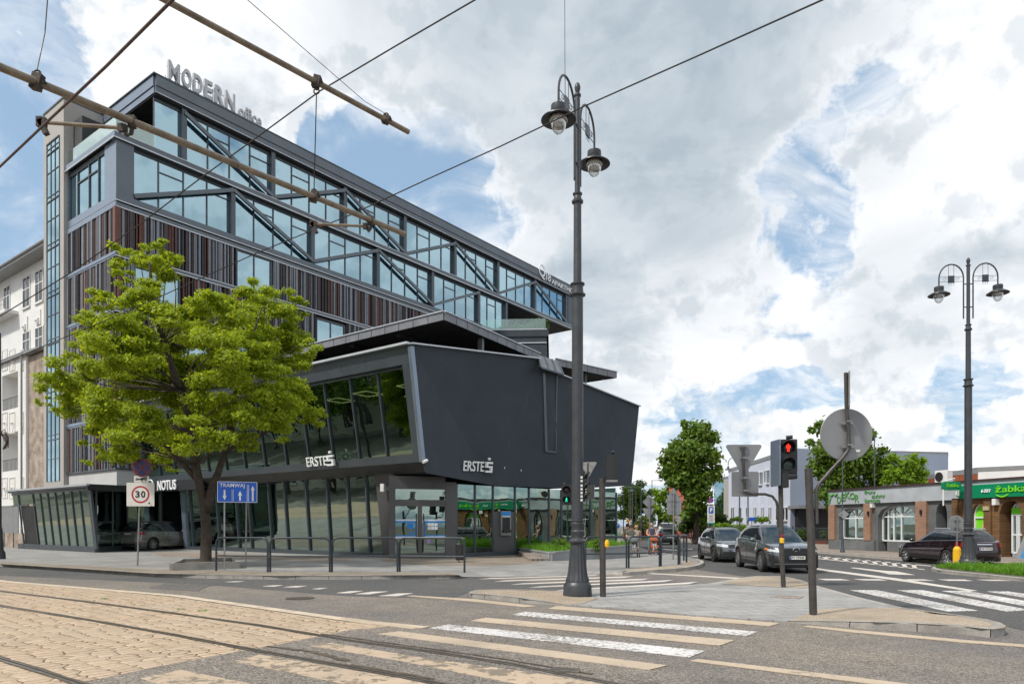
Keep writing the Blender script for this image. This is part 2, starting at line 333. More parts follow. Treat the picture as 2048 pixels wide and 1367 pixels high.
def cobbles(name, c1, c2, gap, ang, lx_, ly_, bump=.8):
    m, t, out = newmat(name); co = tn(t, 'ShaderNodeTexCoord').outputs['Object']
    mp = tn(t, 'ShaderNodeMapping', {'Vector': co, 'Rotation': (0, 0, ang)}).outputs[0]
    wv = tn(t, 'ShaderNodeTexNoise', {'Vector': mp, 'Scale': 1.1, 'Detail': 3}); sb = tn(t, 'ShaderNodeVectorMath', {0: wv.outputs['Color'], 1: (.5, .5, .5)}, operation='SUBTRACT')
    mp = tn(t, 'ShaderNodeVectorMath', {0: mp, 1: tn(t, 'ShaderNodeVectorMath', {0: sb.outputs[0], 'Scale': .25}, operation='SCALE').outputs[0]}, operation='ADD').outputs[0]
    mp = tn(t, 'ShaderNodeVectorMath', {0: mp, 1: (1/lx_, 1/ly_, 1)}, operation='MULTIPLY').outputs[0]
    ve = tn(t, 'ShaderNodeTexVoronoi', {'Vector': mp, 'Scale': 1.0, 'Randomness': .62}, voronoi_dimensions='2D', feature='DISTANCE_TO_EDGE').outputs['Distance']
    vc = tn(t, 'ShaderNodeTexVoronoi', {'Vector': mp, 'Scale': 1.0, 'Randomness': .62}, voronoi_dimensions='2D').outputs['Color']
    k = tn(t, 'ShaderNodeSeparateColor', {0: vc}).outputs[0]
    a = mixc(t, k, c4(c1), c4(c2)); a = mixc(t, mrange(t, noise(t, co, .6, 5, .65), .35, .65, 0, .45), a, (.40, .335, .26, 1))
    fn = mrange(t, noise(t, co, 30, 4, .6), .3, .7, .86, 1.14); a = mixc(t, 1.0, a, tn(t, 'ShaderNodeCombineColor', {0: fn, 1: fn, 2: fn}).outputs[0], 'MULTIPLY')
    wd = mrange(t, noise(t, co, 1.6, 5, .7), .38, .62, .012, .085)
    g = tn(t, 'ShaderNodeMath', {0: ve, 1: wd}, operation='DIVIDE').outputs[0]; gm = mrange(t, g, .45, 1.0, 1, 0)
    a = mixc(t, gm, a, c4(gap)); b = tn(t, 'ShaderNodeBsdfPrincipled', {'Base Color': a, 'Roughness': .8, 'Specular IOR Level': .3})
    hh = tn(t, 'ShaderNodeMath', {0: mrange(t, ve, 0, .22, 0, 1), 1: tn(t, 'ShaderNodeMath', {0: noise(t, co, 12, 4), 1: .5}, operation='MULTIPLY').outputs[0]}, operation='ADD').outputs[0]
    t.links.new(tn(t, 'ShaderNodeBump', {'Strength': bump, 'Distance': .02, 'Height': hh}).outputs[0], b.inputs['Normal']); t.links.new(b.outputs[0], out.inputs[0]); return m
M['cobble'] = cobbles('cobbles', (.47, .355, .245), (.375, .28, .19), (.13, .09, .055), R(-50), .27, .165)
M['sett'] = brickmat('setts', (.36, .30, .23), (.28, .24, .19), (.13, .11, .09), .11, .10, .009, R(30), dist=.1, bump=.9, var=.4, stain=.3)
M['sand'] = brickmat('sandy_setts', (.44, .36, .27), (.38, .31, .23), (.25, .20, .15), .10, .10, .008, R(20), dist=.12, bump=.6, var=.35, stain=.25)
M['slab'] = brickmat('paving_slabs', (.30, .29, .275), (.255, .25, .24), (.12, .11, .10), .7, .5, .008, R(-53), bump=.3, var=.2, stain=.25)
M['slab2'] = brickmat('island_slabs', (.34, .333, .32), (.285, .28, .27), (.15, .145, .14), .62, .42, .010, R(-10), dist=.02, bump=.35, var=.2, stain=.22)
M['beigepave'] = brickmat('beige_paving', (.34, .28, .235), (.28, .235, .2), (.15, .12, .10), .2, .1, .008, R(75), bump=.4, var=.3, stain=.25)
M['kerb'] = pm('kerb_stone', (.27, .255, .23), .85, var=.28, vs=2.2, bump=.5, bs=40, fine=.25)
M['kerb_l'] = pm('kerb_pale', (.36, .33, .29), .85, var=.2, vs=2.2, bump=.4, bs=40, fine=.2)
M['band'] = pm('pale_concrete', (.50, .41, .31), .85, var=.2, vs=1.8, bump=.4, fine=.22, fs=60)
M['white'] = paint('white_paint', (.62, .60, .585), .13, (.22, .20, .175), ws=14)
M['beige'] = paint('beige_paint', (.46, .37, .275), .045, (.24, .20, .16))
M['beige2'] = paint('beige_paint_worn', (.46, .36, .26), .11, (.20, .165, .125), ws=4.0)
M['farpaint'] = paint('far_paint', (.56, .51, .46), .04, (.22, .20, .18))
M['rail'] = pm('rail_steel', (.30, .26, .22), .35, .85, var=.25, vs=4)
M['groove'] = pm('rail_groove', (.035, .028, .02), .9, var=.4, vs=7)
M['dirt'] = pm('dark_dirt', (.09, .07, .05), .95, var=.4, vs=6, bump=.8, bs=30)
M['steel'] = pm('dark_blue_steel', (.075, .09, .105), .35, .35, var=.1, vs=.8, spec=.6)
M['steel_m'] = pm('grey_blue_cladding', (.125, .145, .165), .42, .3, var=.08, vs=.5, spec=.5)
M['clad_s'] = pm('pale_skylit_cladding', (.22, .27, .34), .28, .55, var=.06, vs=.5)  # paler, bluer than the long side: light from the sky put into the colour
M['ledge'] = pm('pale_metal_trim', (.52, .54, .56), .4, .6, var=.08, vs=2)
M['black'] = pm('near_black', (.012, .013, .015), .5, var=.2, vs=1)
M['render_d'] = pm('dark_render', (.050, .060, .072), .85, var=.10, vs=.5, bump=.15, bs=70, spec=.3, fine=.1, fs=40)
M['soffit'] = pm('dark_soffit', (.02, .02, .022), .8, var=.2, vs=1)  # near black: the shade under the canopy is part of this colour
M['fascia'] = pm('grey_fascia', (.085, .083, .085), .5, .2, var=.08, vs=.6)
M['zinc'] = pm('zinc_panel', (.20, .205, .22), .5, .5, var=.18, vs=1.5)
M['glass_u'] = glassmat('upper_glass', (.50, .69, .77), .54, (.50, .68, .74), wob=.06, ws=.35)
M['glass_g'] = glassmat('green_glass', (.54, .66, .60), .42, (.40, .52, .48), wob=.10, ws=.8)
M['glass_k'] = glassmat('green_glass_dark', (.36, .50, .42), .38, (.35, .50, .45), wob=.12, ws=.8)
M['glass_c'] = glassmat('clear_glass', (.85, .95, .92), .12, (.72, .88, .86))
M['bowl'] = glassmat('lamp_bowl', (.95, .97, 1), .16, (.93, .95, .95))
M['curtain'] = pm('curtain', (.55, .63, .64), .9, var=.1, vs=2)
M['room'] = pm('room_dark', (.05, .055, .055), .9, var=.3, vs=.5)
M['roomfloor'] = pm('room_floor', (.10, .095, .085), .6, var=.2, vs=.5)
M['slat_r'] = pm('slat_russet', (.12, .042, .028), .5, var=.15, vs=2)
M['slat_d'] = pm('slat_brown', (.055, .032, .03), .5, var=.15, vs=2)
M['slat_g'] = pm('slat_grey', (.20, .215, .24), .45, .2, var=.1, vs=2)
M['slat_b'] = pm('slat_black', (.022, .024, .03), .5, var=.15, vs=2)
M['concrete'] = pm('tower_render', (.37, .355, .33), .85, var=.06, vs=.5, bump=.2, fine=.06)
M['lightwall'] = pm('light_wall', (.50, .49, .475), .85, var=.06, vs=.6, bump=.1)
M['cream'] = pm('cream_plaster', (.68, .675, .66), .85, var=.07, vs=.7, bump=.15)
M['oldwall'] = pm('peeling_plaster', (.26, .19, .145), .95, var=.35, vs=1.3, bump=.8, bs=9, col2=(.33, .28, .23), fine=.2, fs=12)
M['lettr'] = pm('white_letters', (.86, .87, .88), .4, var=.04, spec=.5)
M['lettg'] = pm('grey_letters', (.50, .51, .53), .5, var=.06)
M['castiron'] = pm('painted_iron', (.050, .054, .060), .40, .25, var=.2, vs=3, bump=.15, bs=25)
M['railpaint'] = pm('guardrail_paint', (.030, .040, .048), .35, .2, var=.15, vs=3)
M['galv'] = pm('galvanised', (.27, .265, .255), .45, .6, var=.2, vs=8)
M['signback'] = pm('sign_back', (.235, .24, .245), .55, .3, var=.1, vs=2)
M['pole_br'] = pm('brown_pole', (.060, .054, .050), .45, .2, var=.3, vs=5)
M['bark'] = pm('bark', (.055, .042, .032), .95, var=.4, vs=5, bump=1.0, bs=22)
M['leaf'] = leafmat('leaf_lime', (.16, .245, .014), (.36, .44, .03), .48)
M['leaf2'] = leafmat('leaf_green', (.07, .145, .018), (.155, .24, .03), .38)
M['leaf3'] = leafmat('leaf_dark', (.030, .065, .012), (.065, .11, .02), .3)
M['leaf4'] = leafmat('leaf_bright', (.10, .20, .010), (.20, .32, .02), .4)
M['leaf5'] = leafmat('leaf_willow', (.17, .21, .05), (.26, .30, .08), .35)
M['grass'] = leafmat('grass_blades', (.07, .19, .012), (.16, .33, .03), .4)
M['wire'] = pm('wire', (.02, .018, .017), .5, .3)
M['copper'] = pm('trolley_wire', (.06, .03, .022), .45, .5)
M['frp'] = pm('tan_tube', (.185, .145, .10), .55, var=.4, vs=5, fine=.15, fs=30)
M['rust'] = pm('rusty_clamp', (.055, .042, .034), .7, .4, var=.4, vs=20)
M['wframe'] = pm('white_frame', (.70, .71, .72), .4, var=.03)
M['blue'] = pm('sign_blue', (.012, .09, .44), .4, var=.05, spec=.4)
M['red'] = pm('sign_red', (.42, .018, .025), .4, var=.06)
M['yellow'] = pm('yellow_plastic', (.75, .42, .01), .45, var=.08)
M['signwhite'] = pm('sign_white', (.68, .66, .62), .5, var=.06, vs=3)
M['signblack'] = pm('sign_black', (.015, .015, .015), .5)
M['zgreen'] = pm('shop_green', (.0, .20, .085), .4, var=.04, vs=.5)
M['zlime'] = pm('shop_lime', (.17, .62, .02), .4, var=.04)
M['tyre'] = pm('tyre', (.018, .018, .018), .85, var=.2, vs=8)
M['rim'] = pm('alloy', (.42, .42, .43), .28, .9, var=.05)
M['rimd'] = pm('alloy_dark', (.10, .10, .105), .3, .8, var=.05)
M['chrome'] = pm('chrome', (.75, .76, .78), .12, 1.0, var=.03)
M['plastic'] = pm('black_plastic', (.018, .019, .02), .5, var=.1)
M['carglass'] = pm('car_glass', (.010, .013, .015), .02, 0, var=0, spec=.6, coat=.3)
M['lamp_w'] = pm('headlamp', (.65, .68, .70), .1, .3, var=.1, vs=20, coat=1)
M['lamp_r'] = pm('taillamp', (.28, .008, .010), .15, 0, var=.1, vs=10, coat=1)
M['orange'] = pm('orange', (.8, .22, .02), .3)
M['skin'] = pm('skin', (.52, .30, .21), .55, var=.05)
M['planter'] = pm('granite_planter', (.27, .275, .28), .75, var=.12, vs=1.2, fine=.18, fs=70, bump=.2)
# ================================================================ ground, roads, pavements
def sheet(name, pts, z, m, **k):
    b = MB(); b.prism([(p[0], p[1]) for p in pts], -.02, z); k.setdefault('kind', 'structure'); return b.build(name, m, **k)
def gp(*pp, z=0.0): return [G(a, b, z) for a, b in pp]
b = MB(); b.poly([(-900, -900, -.03), (900, -900, -.03), (900, 1500, -.03), (-900, 1500, -.03)]); b.build('ground', M['ground'], kind='structure')
BA = R(53.04)
un = Vector((.6013, .799, 0)); vn = Vector((-.799, .6013, 0))
sheet('main_road', [(-80, -30), (60, -30), (60, 60), (-80, 110)], 0, M['asph'])
# the greyer lane along the far pavement
lane = gp((-400, 1116), (0, 1129), (307, 1151), (560, 1158), (950, 1155), (1100, 1166), (1390, 1163), (1400, 1172), (1100, 1182), (940, 1184), (900, 1196), (700, 1192), (400, 1168), (0, 1150), (-400, 1128))
sheet('road_lane', lane, .003, M['asph_l'])
side = gp((1246, 1073.5), (1262, 1083), (1290, 1098), (1340, 1108), (1385, 1118), (1408, 1127), (1392, 1138), (1490, 1152), (1560, 1150), (1600, 1157), (1640, 1172), (1724, 1196), (1809, 1216), (1929, 1232), (2014, 1252), (2110, 1275)) + [Vector((14, 5, 0)), Vector((60, 5, 0)), Vector((60, 150, 0)), Vector((24, 150, 0))]
sheet('side_road', side, .006, M['asph_d'])
# tram bed
tram = gp((0, 1161), (342, 1193), (700, 1244), (780, 1252), (690, 1262), (630, 1275), (560, 1290), (470, 1306), (300, 1336), (150, 1367), (60, 1392)) + [Vector((-9, 2, 0)), Vector((-40, 20, 0)), Vector((-60, 60, 0))]
sheet('tram_bed', tram, .005, M['cobble'])
far = G(0, 1163.5)-vn*0
bp = gp((840, 1257), (700, 1243), (342, 1192), (0, 1163)) + [G(0, 1163)+vn*40]
bb = MB()
for i in range(len(bp)-1):
    d = (bp[i+1]-bp[i]); L = d.length; d.normalize(); n = Vector((-d.y, d.x, 0)); q = 0.0
    if n.dot(un) < 0: n = -n
    while q < L-.05:
        e = min(q+.98, L); a = bp[i]+d*q; c = bp[i]+d*e
        bb.poly([(a.x, a.y, .010), (c.x, c.y, .010), (c.x+n.x*.26, c.y+n.y*.26, .010), (a.x+n.x*.26, a.y+n.y*.26, .010)]); q += 1.0
bb.build('tram_kerb_band', M['band'], kind='structure')
# rails
def rail(pts, label, w=.035):
    r = MB(); P = [Vector((p.x, p.y, 0)) for p in pts]
    sm = []
    for i in range(len(P)-1):
        for k in range(6): sm.append(P[i].lerp(P[i+1], k/6))
    sm.append(P[-1]); L, R2, L2, R3 = [], [], [], []
    for i, p in enumerate(sm):
        d = (sm[min(i+1, len(sm)-1)]-sm[max(i-1, 0)]).normalized(); n = Vector((-d.y, d.x, 0))
        if n.dot(un) < 0: n = -n
        L.append(p-n*w); R2.append(p+n*.0); L2.append(p+n*.032); R3.append(p+n*.05)
    jit = [random.uniform(-.028, .0) for _ in sm]
    for i in range(len(sm)-1):
        r.mi = 0; r.poly([(*L[i].xy, .014), (*L[i+1].xy, .014), (*R2[i+1].xy, .014), (*R2[i].xy, .014)])
        r.mi = 1; r.poly([(*R2[i].xy, .0125), (*R2[i+1].xy, .0125), (*L2[i+1].xy, .0125), (*L2[i].xy, .0125)])
        r.mi = 0; r.poly([(*L2[i].xy, .014), (*L2[i+1].xy, .014), (*R3[i+1].xy, .014), (*R3[i].xy, .014)])
        n = (R3[i]-L[i]).normalized()
        r.mi = 2
        a, c = R3[i], R3[i+1]; a2 = a+n*(.04+jit[i]); c2 = c+n*(.04+jit[i+1])
        r.poly([(*a.xy, .0135), (*c.xy, .0135), (*c2.xy, .0135), (*a2.xy, .0135)])
        a, c = L[i], L[i+1]; a2 = a-n*(.03+jit[i]); c2 = c-n*(.03+jit[i+1])
        r.poly([(*a.xy, .0135), (*a2.xy, .0135), (*c2.xy, .0135), (*c.xy, .0135)])
    return r.build('tram_rail', [M['rail'], M['groove'], M['dirt']], kind='structure', label=label, cat='tram rail')
asph = gp((150, 1369), (300, 1336), (470, 1304), (560, 1288), (640, 1272), (710, 1259), (790, 1253), (900, 1262), (1000, 1275), (1300, 1340), (1500, 1392)) + gp((1600, 1700), (-300, 1700), (60, 1400))
sheet('tram_crossing', asph, .008, M['asph'])
rail(gp((1420, 1402), (1220, 1367), (1022, 1329), (850, 1302), (700, 1281.6), (513, 1250), (342, 1226), (171, 1203), (0, 1182)) + [G(0, 1182)+vn*40], 'farthest tram rail sunk in the cobbles beside the pale kerb band')
rail(gp((1010, 1396), (871, 1367), (700, 1335), (513, 1302), (342, 1269), (171, 1239), (0, 1211.6)) + [G(0, 1211.6)+vn*40], 'middle tram rail sunk in the cobbles')
rail(gp((330, 1430), (147, 1365), (70, 1340), (0, 1319)) + [G(0, 1319)+vn*40], 'nearest tram rail, shiny, at the lower left corner')
# broken asphalt edges beside rails
def edge(pts, w, z=.0155):
    r = MB(); P = []
    for i in range(len(pts)-1):
        for k in range(14): P.append(pts[i].lerp(pts[i+1], k/14))
    top = []; bot = []
    for p in P: top.append(p+un*random.uniform(.3, 1.0)*w); bot.append(p-un*random.uniform(.0, .5)*w)
    for i in range(len(P)-1): r.poly([(*bot[i].xy, z), (*bot[i+1].xy, z), (*top[i+1].xy, z), (*top[i].xy, z)])
    return r.build('broken_edge', M['dirt'], kind='structure')
edge(gp((530, 1293), (620, 1304), (700, 1325)), .10); edge(gp((700, 1330), (880, 1362)), .06); edge(gp((640, 1268), (800, 1290), (1000, 1318), (1200, 1352)), .05)
# painted markings
def mark(name, quads, m, z, curved=False):
    r = MB()
    for q in quads: r.prism([(p.x, p.y) for p in gp(*q)], z-.008, z)
    return r.build(name, m, kind='structure')
Z1 = .0115
mark('crossing_stripe', [((1097, 1217), (1114, 1211.6), (1560, 1246), (1540, 1252))], M['beige'], Z1)
mark('crossing_stripe', [((1025, 1229.5), (1050, 1223), (1515, 1263.5), (1495, 1271.5))], M['white'], Z1)
mark('crossing_stripe', [((941, 1241.5), (972, 1235), (1469, 1280.6), (1440, 1291))], M['beige'], Z1)
mark('crossing_stripe', [((859, 1256), (897, 1249), (1409.5, 1302), (1379, 1314.5))], M['white'], Z1)
mark('crossing_stripe', [((755, 1268), (800, 1262.5), (1334, 1331), (1298, 1340))], M['beige'], Z1)
mark('crossing_stripe', [((622, 1292), (662, 1286), (850, 1316), (1060, 1345), (1200, 1367), (1240, 1380), (1120, 1385), (940, 1350), (800, 1322))], M['beige2'], Z1)
mark('crossing_stripe', [((466, 1322.5), (519, 1309.5), (700, 1340), (800, 1357), (870, 1372), (1000, 1400), (880, 1420), (720, 1375))], M['beige2'], Z1)
mark('crossing_stripe', [((280, 1357), (362, 1340), (480, 1364), (700, 1410), (620, 1450), (420, 1400))], M['beige2'], Z1)
mark('edge_line', [((813, 1191.5), (825, 1190.5), (950, 1198), (1075, 1212), (1050, 1214), (940, 1202))], M['beige'], Z1)
mark('edge_line', [((680, 1236.5), (700, 1236), (842, 1255.5), (825, 1258), (700, 1243.5))], M['beige'], Z1+.003)
mark('edge_line', [((1606, 1252.5), (1620, 1251.5), (1929, 1280), (2100, 1293), (2100, 1298), (1929, 1285), (1700, 1264))], M['beige'], Z1)
mark('edge_line', [((1380, 1322), (1395, 1318), (1560, 1337), (1800, 1366), (1950, 1386), (1900, 1390), (1775, 1372), (1560, 1345))], M['beige'], Z1)
for q in [((673, 1185.5), (700, 1182), (726, 1181.5), (700, 1186)), ((711, 1187.5), (745, 1183), (777, 1182.5), (740, 1188)), ((757, 1191.5), (795, 1186.5), (827, 1186), (795, 1192)),
          ((526, 1172), (545, 1170), (567, 1170), (550, 1172.5)), ((567, 1174), (590, 1171.4), (615, 1171.2), (595, 1174.4)), ((625, 1177.5), (640, 1175.6), (655, 1175.6), (640, 1178)), ((450, 1163.4), (470, 1162), (490, 1162), (475, 1163.6))]:
    mark('yield_dash', [q], M['farpaint'], Z1)
for y in [(960, 1157.5, 1200, 1150.2, 1.6), (989, 1162.5, 1262, 1153.5, 2), (1023, 1168.5, 1297, 1158.3, 2.2), (1059, 1174.7, 1343, 1161.3, 2.5), (1107, 1181.5, 1392, 1165.3, 2.8)]:
    mark('far_crossing_stripe', [((y[0], y[1]+.3), (y[0]+22, y[1]-y[4]), (y[2]+4, y[3]-y[4]*.8), (y[2]-14, y[3]+y[4]*.8))], M['farpaint'], Z1)
mark('stop_line', [((1292, 1146.5), (1300, 1145.6), (1485, 1155.5), (1470, 1157), (1380, 1151.5))], M['farpaint'], Z1)
for q in [((1701, 1180), (1755, 1180), (1955, 1221), (1895, 1222.5)), ((1794, 1180), (1844, 1179.7), (2062, 1220), (2012, 1222.5)), ((1884, 1181.5), (1932, 1181), (2140, 1217), (2090, 1219)), ((1974, 1182.5), (2016, 1182.5), (2220, 1213), (2170, 1215))]:
    mark('side_crossing_stripe', [q], M['white'], Z1)
for q in [((1635, 1157), (1680, 1157.2), (1700, 1160), (1652, 1160)), ((1708, 1157.6), (1758, 1157.8), (1775, 1160.4), (1728, 1160)), ((1802, 1158), (1847, 1158.2), (1869, 1161), (1826, 1160.6)), ((1876, 1158.3), (1929, 1158.6), (1945, 1161.3), (1898, 1161)), ((1953, 1158.6), (1997, 1159), (2023, 1161.3), (1980, 1161)), ((1480, 1132), (1500, 1132), (1520, 1134.5), (1495, 1134))]:
    mark('give_way_dash', [q], M['farpaint'], Z1)
mark('lane_line', [((1625, 1135.5), (1636, 1136), (1800, 1157), (1955, 1181), (1940, 1182), (1790, 1160), (1636, 1139.5))], M['farpaint'], Z1)
mark('lane_arrow', [((1700, 1135), (1708, 1134.6), (1770, 1141), (1793, 1142.2), (1830, 1149.4), (1778, 1147.8), (1760, 1143.6))], M['farpaint'], Z1)
# hatched wedge
Zh = Z1
def lr(a, b, t): return (a[0]+(b[0]-a[0])*t, a[1]+(b[1]-a[1])*t)
ta, tb, ba, bb_ = (1560, 1105), (1862, 1130.8), (1560, 1108), (1849, 1139)
mark('hatched_wedge', [(ta, tb, (1862, 1132), (1560, 1106)), ((1560, 1107.6), (1849, 1138), bb_, (1560, 1109))] + [(lr(ta, tb, k/15), lr(ta, tb, (k+.45)/15), lr(ba, bb_, (k+1.3)/15), lr(ba, bb_, (k+.8)/15)) for k in range(1, 14)], M['farpaint'], Zh)
for q in [((1380, 1112), (1400, 1109.8), (1410, 1109.8), (1394, 1112.4)), ((1322, 1098), (1330, 1097), (1362, 1100), (1356, 1101)), ((1355, 1094.5), (1386, 1097), (1384, 1098.4))]: mark('lane_mark', [q], M['farpaint'], Z1)
# ---- kerbs
def kerb(name, path, z0, z1, w=.15, m=None, inner=None, L=1.0, gap=.012, r=.0):
    "stones along a path of 3-D points; z heights may change along it"
    b = MB(); n = len(path)
    seg = [(path[i+1]-path[i]).length for i in range(n-1)]; tot = sum(seg)
    def at(s):
        i = 0
        while i < n-2 and s > seg[i]: s -= seg[i]; i += 1
        t = min(s/seg[i], 1) if seg[i] else 0
        d = (path[i+1]-path[i]).normalized(); return path[i].lerp(path[i+1], t), Vector((-d.y, d.x, 0)), (z1[i]+(z1[i+1]-z1[i])*t if isinstance(z1, list) else z1)
    k = max(1, round(tot/L)); st = tot/k
    for j in range(k):
        s0, s1 = j*st+gap/2, (j+1)*st-gap/2; m_ = 3
        for q in range(m_):
            a, na, ha = at(s0+(s1-s0)*q/m_); c, nc, hc = at(s0+(s1-s0)*(q+1)/m_)
            if inner is not None and na.dot(inner(a)-a) < 0: na = -na; nc = -nc
            ai = a+na*w; ci = c+nc*w
            b.poly([(a.x, a.y, z0), (c.x, c.y, z0), (c.x+nc.x*.008, c.y+nc.y*.008, hc-.02), (a.x+na.x*.008, a.y+na.y*.008, ha-.02)])
            b.poly([(a.x+na.x*.008, a.y+na.y*.008, ha-.02), (c.x+nc.x*.008, c.y+nc.y*.008, hc-.02), (c.x+nc.x*.03, c.y+nc.y*.03, hc), (a.x+na.x*.03, a.y+na.y*.03, ha)])
            b.poly([(a.x+na.x*.03, a.y+na.y*.03, ha), (c.x+nc.x*.03, c.y+nc.y*.03, hc), (ci.x, ci.y, hc), (ai.x, ai.y, ha)])
            if q == 0: b.poly([(a.x, a.y, z0), (a.x, a.y, ha-.02), (ai.x, ai.y, ha), (ai.x, ai.y, z0)])
            if q == m_-1: b.poly([(c.x, c.y, z0), (ci.x, ci.y, z0), (ci.x, ci.y, hc), (c.x, c.y, hc-.02)])
    return b.build(name, m or M['kerb'], kind='structure')
ZP = .12
st0 = G(0, 1126, ZP)
kL = [st0+vn*60, st0+vn*12] + gp((0, 1126), (171, 1136.4), (307, 1145.4), (430, 1149), (560, 1150.8), (700, 1150.6), (816, 1149.2), (890, 1149.4), z=ZP)
kR0 = gp((1250, 1143), (1295, 1139.6), (1340, 1137), (1375, 1133.8), (1396, 1130), (1407, 1125.5), (1408, 1121), (1398, 1117.4), (1375, 1113), (1353, 1109.4), (1335, 1106), (1317, 1102.6), (1296, 1099), (1276, 1094), (1262, 1087), (1252, 1079), (1246, 1073), z=ZP)
low = [G(930, 1152.5, .06), G(975, 1153, .02), G(1080, 1151.5, .02), G(1190, 1148.5, .02), G(1225, 1145.5, .06)]
cen = Vector((0, 60, 0)); cen2 = G(1180, 1105, .1)
kerb('kerb', kL+[low[0], low[1]], 0, [.125]*(len(kL))+[.065, .025], inner=lambda a: a+un*3)
kerb('kerb', [low[3], low[4]]+kR0, 0, [.025, .065]+[.125]*len(kR0), inner=lambda a: cen2 if a.y < 36 else a+Vector((-5, 0, 0)), m=M['kerb_l'])
kerb('kerb', low[1:4], 0, .024, inner=lambda a: a+Vector((0, 3, 0)))
inn = G(940, 1146, ZP), G(1000, 1142, ZP), G(1100, 1141, ZP), G(1190, 1140, ZP), G(1250, 1141, ZP)
outl = [p for p in kL]+[inn[0], inn[1], inn[2], inn[3], inn[4]]+kR0[1:]+[Vector((14, 150, ZP)), Vector((-120, 150, ZP))]
pv = MB()
pv.poly([(p.x, p.y, ZP-.001) for p in outl]); pav = pv.build('pavement', M['slab'], kind='structure')
rm = MB(); o_ = [low[0], low[1], low[2], low[3], low[4]]
for i in range(4): rm.poly([o_[i], o_[i+1], (inn[i+1].x, inn[i+1].y, ZP-.001), (inn[i].x, inn[i].y, ZP-.001)])
rm.poly([kL[-1], (low[0].x, low[0].y, .06), (inn[0].x, inn[0].y, ZP-.001)])
rm.build('pavement_ramp', M['slab'], kind='structure')
# strips of small setts along the kerb and in front of the bank
def strip(name, pts, m, dz=.004): b = MB(); b.poly([(p.x, p.y, ZP+dz) for p in gp(*pts, z=ZP)]); return b.build(name, m, kind='structure')
strip('sett_strip', ((0, 1127.2), (171, 1137.6), (307, 1146.4), (560, 1151.6-.6), (816, 1149.6), (925, 1149.4), (900, 1144.6), (816, 1143.5), (700, 1143.6), (560, 1143.6), (307, 1138), (171, 1131), (0, 1122.5)), M['sett'])
strip('sett_strip', ((1255, 1141.5), (1300, 1138.4), (1372, 1132.6), (1396, 1126), (1380, 1119.5), (1362, 1120), (1372, 1125), (1355, 1130), (1300, 1134), (1250, 1137)), M['sand'])
strip('entrance_setts', ((760, 1117), (1020, 1104), (1080, 1118), (1075, 1125), (985, 1131.5), (860, 1130), (770, 1124)), M['sett'], .006)
strip('brick_strip', ((300, 1103), (480, 1106), (700, 1115.5), (690, 1122), (450, 1116), (330, 1112)), M['beigepave'])
# ---------------------------------------------------------------- crossing island
nl = [(937.5, 1185), (940, 1181.5), (953, 1178.4), (1000, 1177), (1050, 1177.6), (1107, 1180)]
rear = [(1107, 1180), (1180, 1176), (1250, 1172.6), (1348, 1169.5), (1416, 1166), (1450, 1160), (1485, 1153.8), (1512, 1150.6), (1560, 1151), (1587, 1155), (1608, 1161), (1638, 1171), (1724, 1194.5), (1809, 1214)]
nr = [(1809, 1214), (1870, 1222), (1929, 1229.5), (1975, 1237), (2000, 1243), (2012, 1249.5), (2008, 1254), (1985, 1257), (1960, 1255), (1919, 1250), (1860, 1247), (1809, 1244), (1750, 1242.6), (1690, 1241.4), (1630, 1240.8), (1574, 1240.6)]
front = [(1574, 1240.6), (1470, 1234), (1380, 1227), (1295, 1219), (1210, 1212.5), (1131, 1207.6)]
fl = [(1131, 1207.6), (1085, 1201), (1046, 1195.6), (1001, 1190.2), (960, 1187), (937.5, 1185)]
def zl(px): return .105 if px < 1046 else max(.028, .105-.077*(px-1046)/85)
def zr(px, py): return .13 if px > 1750 else max(.028, .028+.102*(px-1574)/176)
def isl(pts, zf): return [G(a, b_, zf(a, b_)) for a, b_ in pts]
A = isl(nl, lambda a, b_: zl(a)); Bk = isl(rear, lambda a, b_: .028); Cc = isl(nr, lambda a, b_: (.13 if a > 1830 else .028+.102*max(0, (a-1809))/21) if b_ < 1232 else zr(a, b_)); Dd = isl(front, lambda a, b_: .028); Ee = isl(fl, lambda a, b_: zl(a))
mb = MB(); mb.prism([(p.x, p.y) for p in (Bk+Dd)], -.02, .024); mb.build('traffic_island', M['slab2'], kind='structure')
mb = MB(); mb.poly([(p.x, p.y, p.z-.004) for p in A]+[(q.x, q.y, .032) for q in gp((1150, 1190), (1195, 1196), (1165, 1206), z=.03)]+[(p.x, p.y, p.z-.004) for p in Ee[:-1]]); mb.build('island_nose', M['sand'], kind='structure')
mb = MB(); mb.poly([(p.x, p.y, p.z-.004) for p in Cc]+[(q.x, q.y, .032) for q in gp((1642, 1217), (1700, 1215), z=.03)]); mb.build('island_nose', M['sand'], kind='structure')
mb = MB(); mb.poly([(q.x, q.y, .032) for q in gp((1445, 1167), (1470, 1158.5), (1490, 1154.8), (1515, 1152), (1558, 1152.4), (1584, 1156.5), (1604, 1162), (1632, 1172.5), (1610, 1175), (1560, 1173.5), (1500, 1170), z=.03)]); mb.build('island_sett_patch', M['sand'], kind='structure')
cm = (sum((p for p in A+Dd), Vector())/len(A+Dd))
kerb('island_kerb', Ee+A[1:], -.0, [p.z for p in Ee]+[p.z for p in A[1:]], inner=lambda a: G(1120, 1192), m=M['kerb'], L=1.0)
kerb('island_kerb', Cc, -.0, [p.z for p in Cc], inner=lambda a: G(1780, 1230), m=M['kerb'], L=1.0)
kerb('island_kerb', Bk, -.0, .026, inner=lambda a: G(1450, 1200), m=M['kerb_l'], L=1.0)
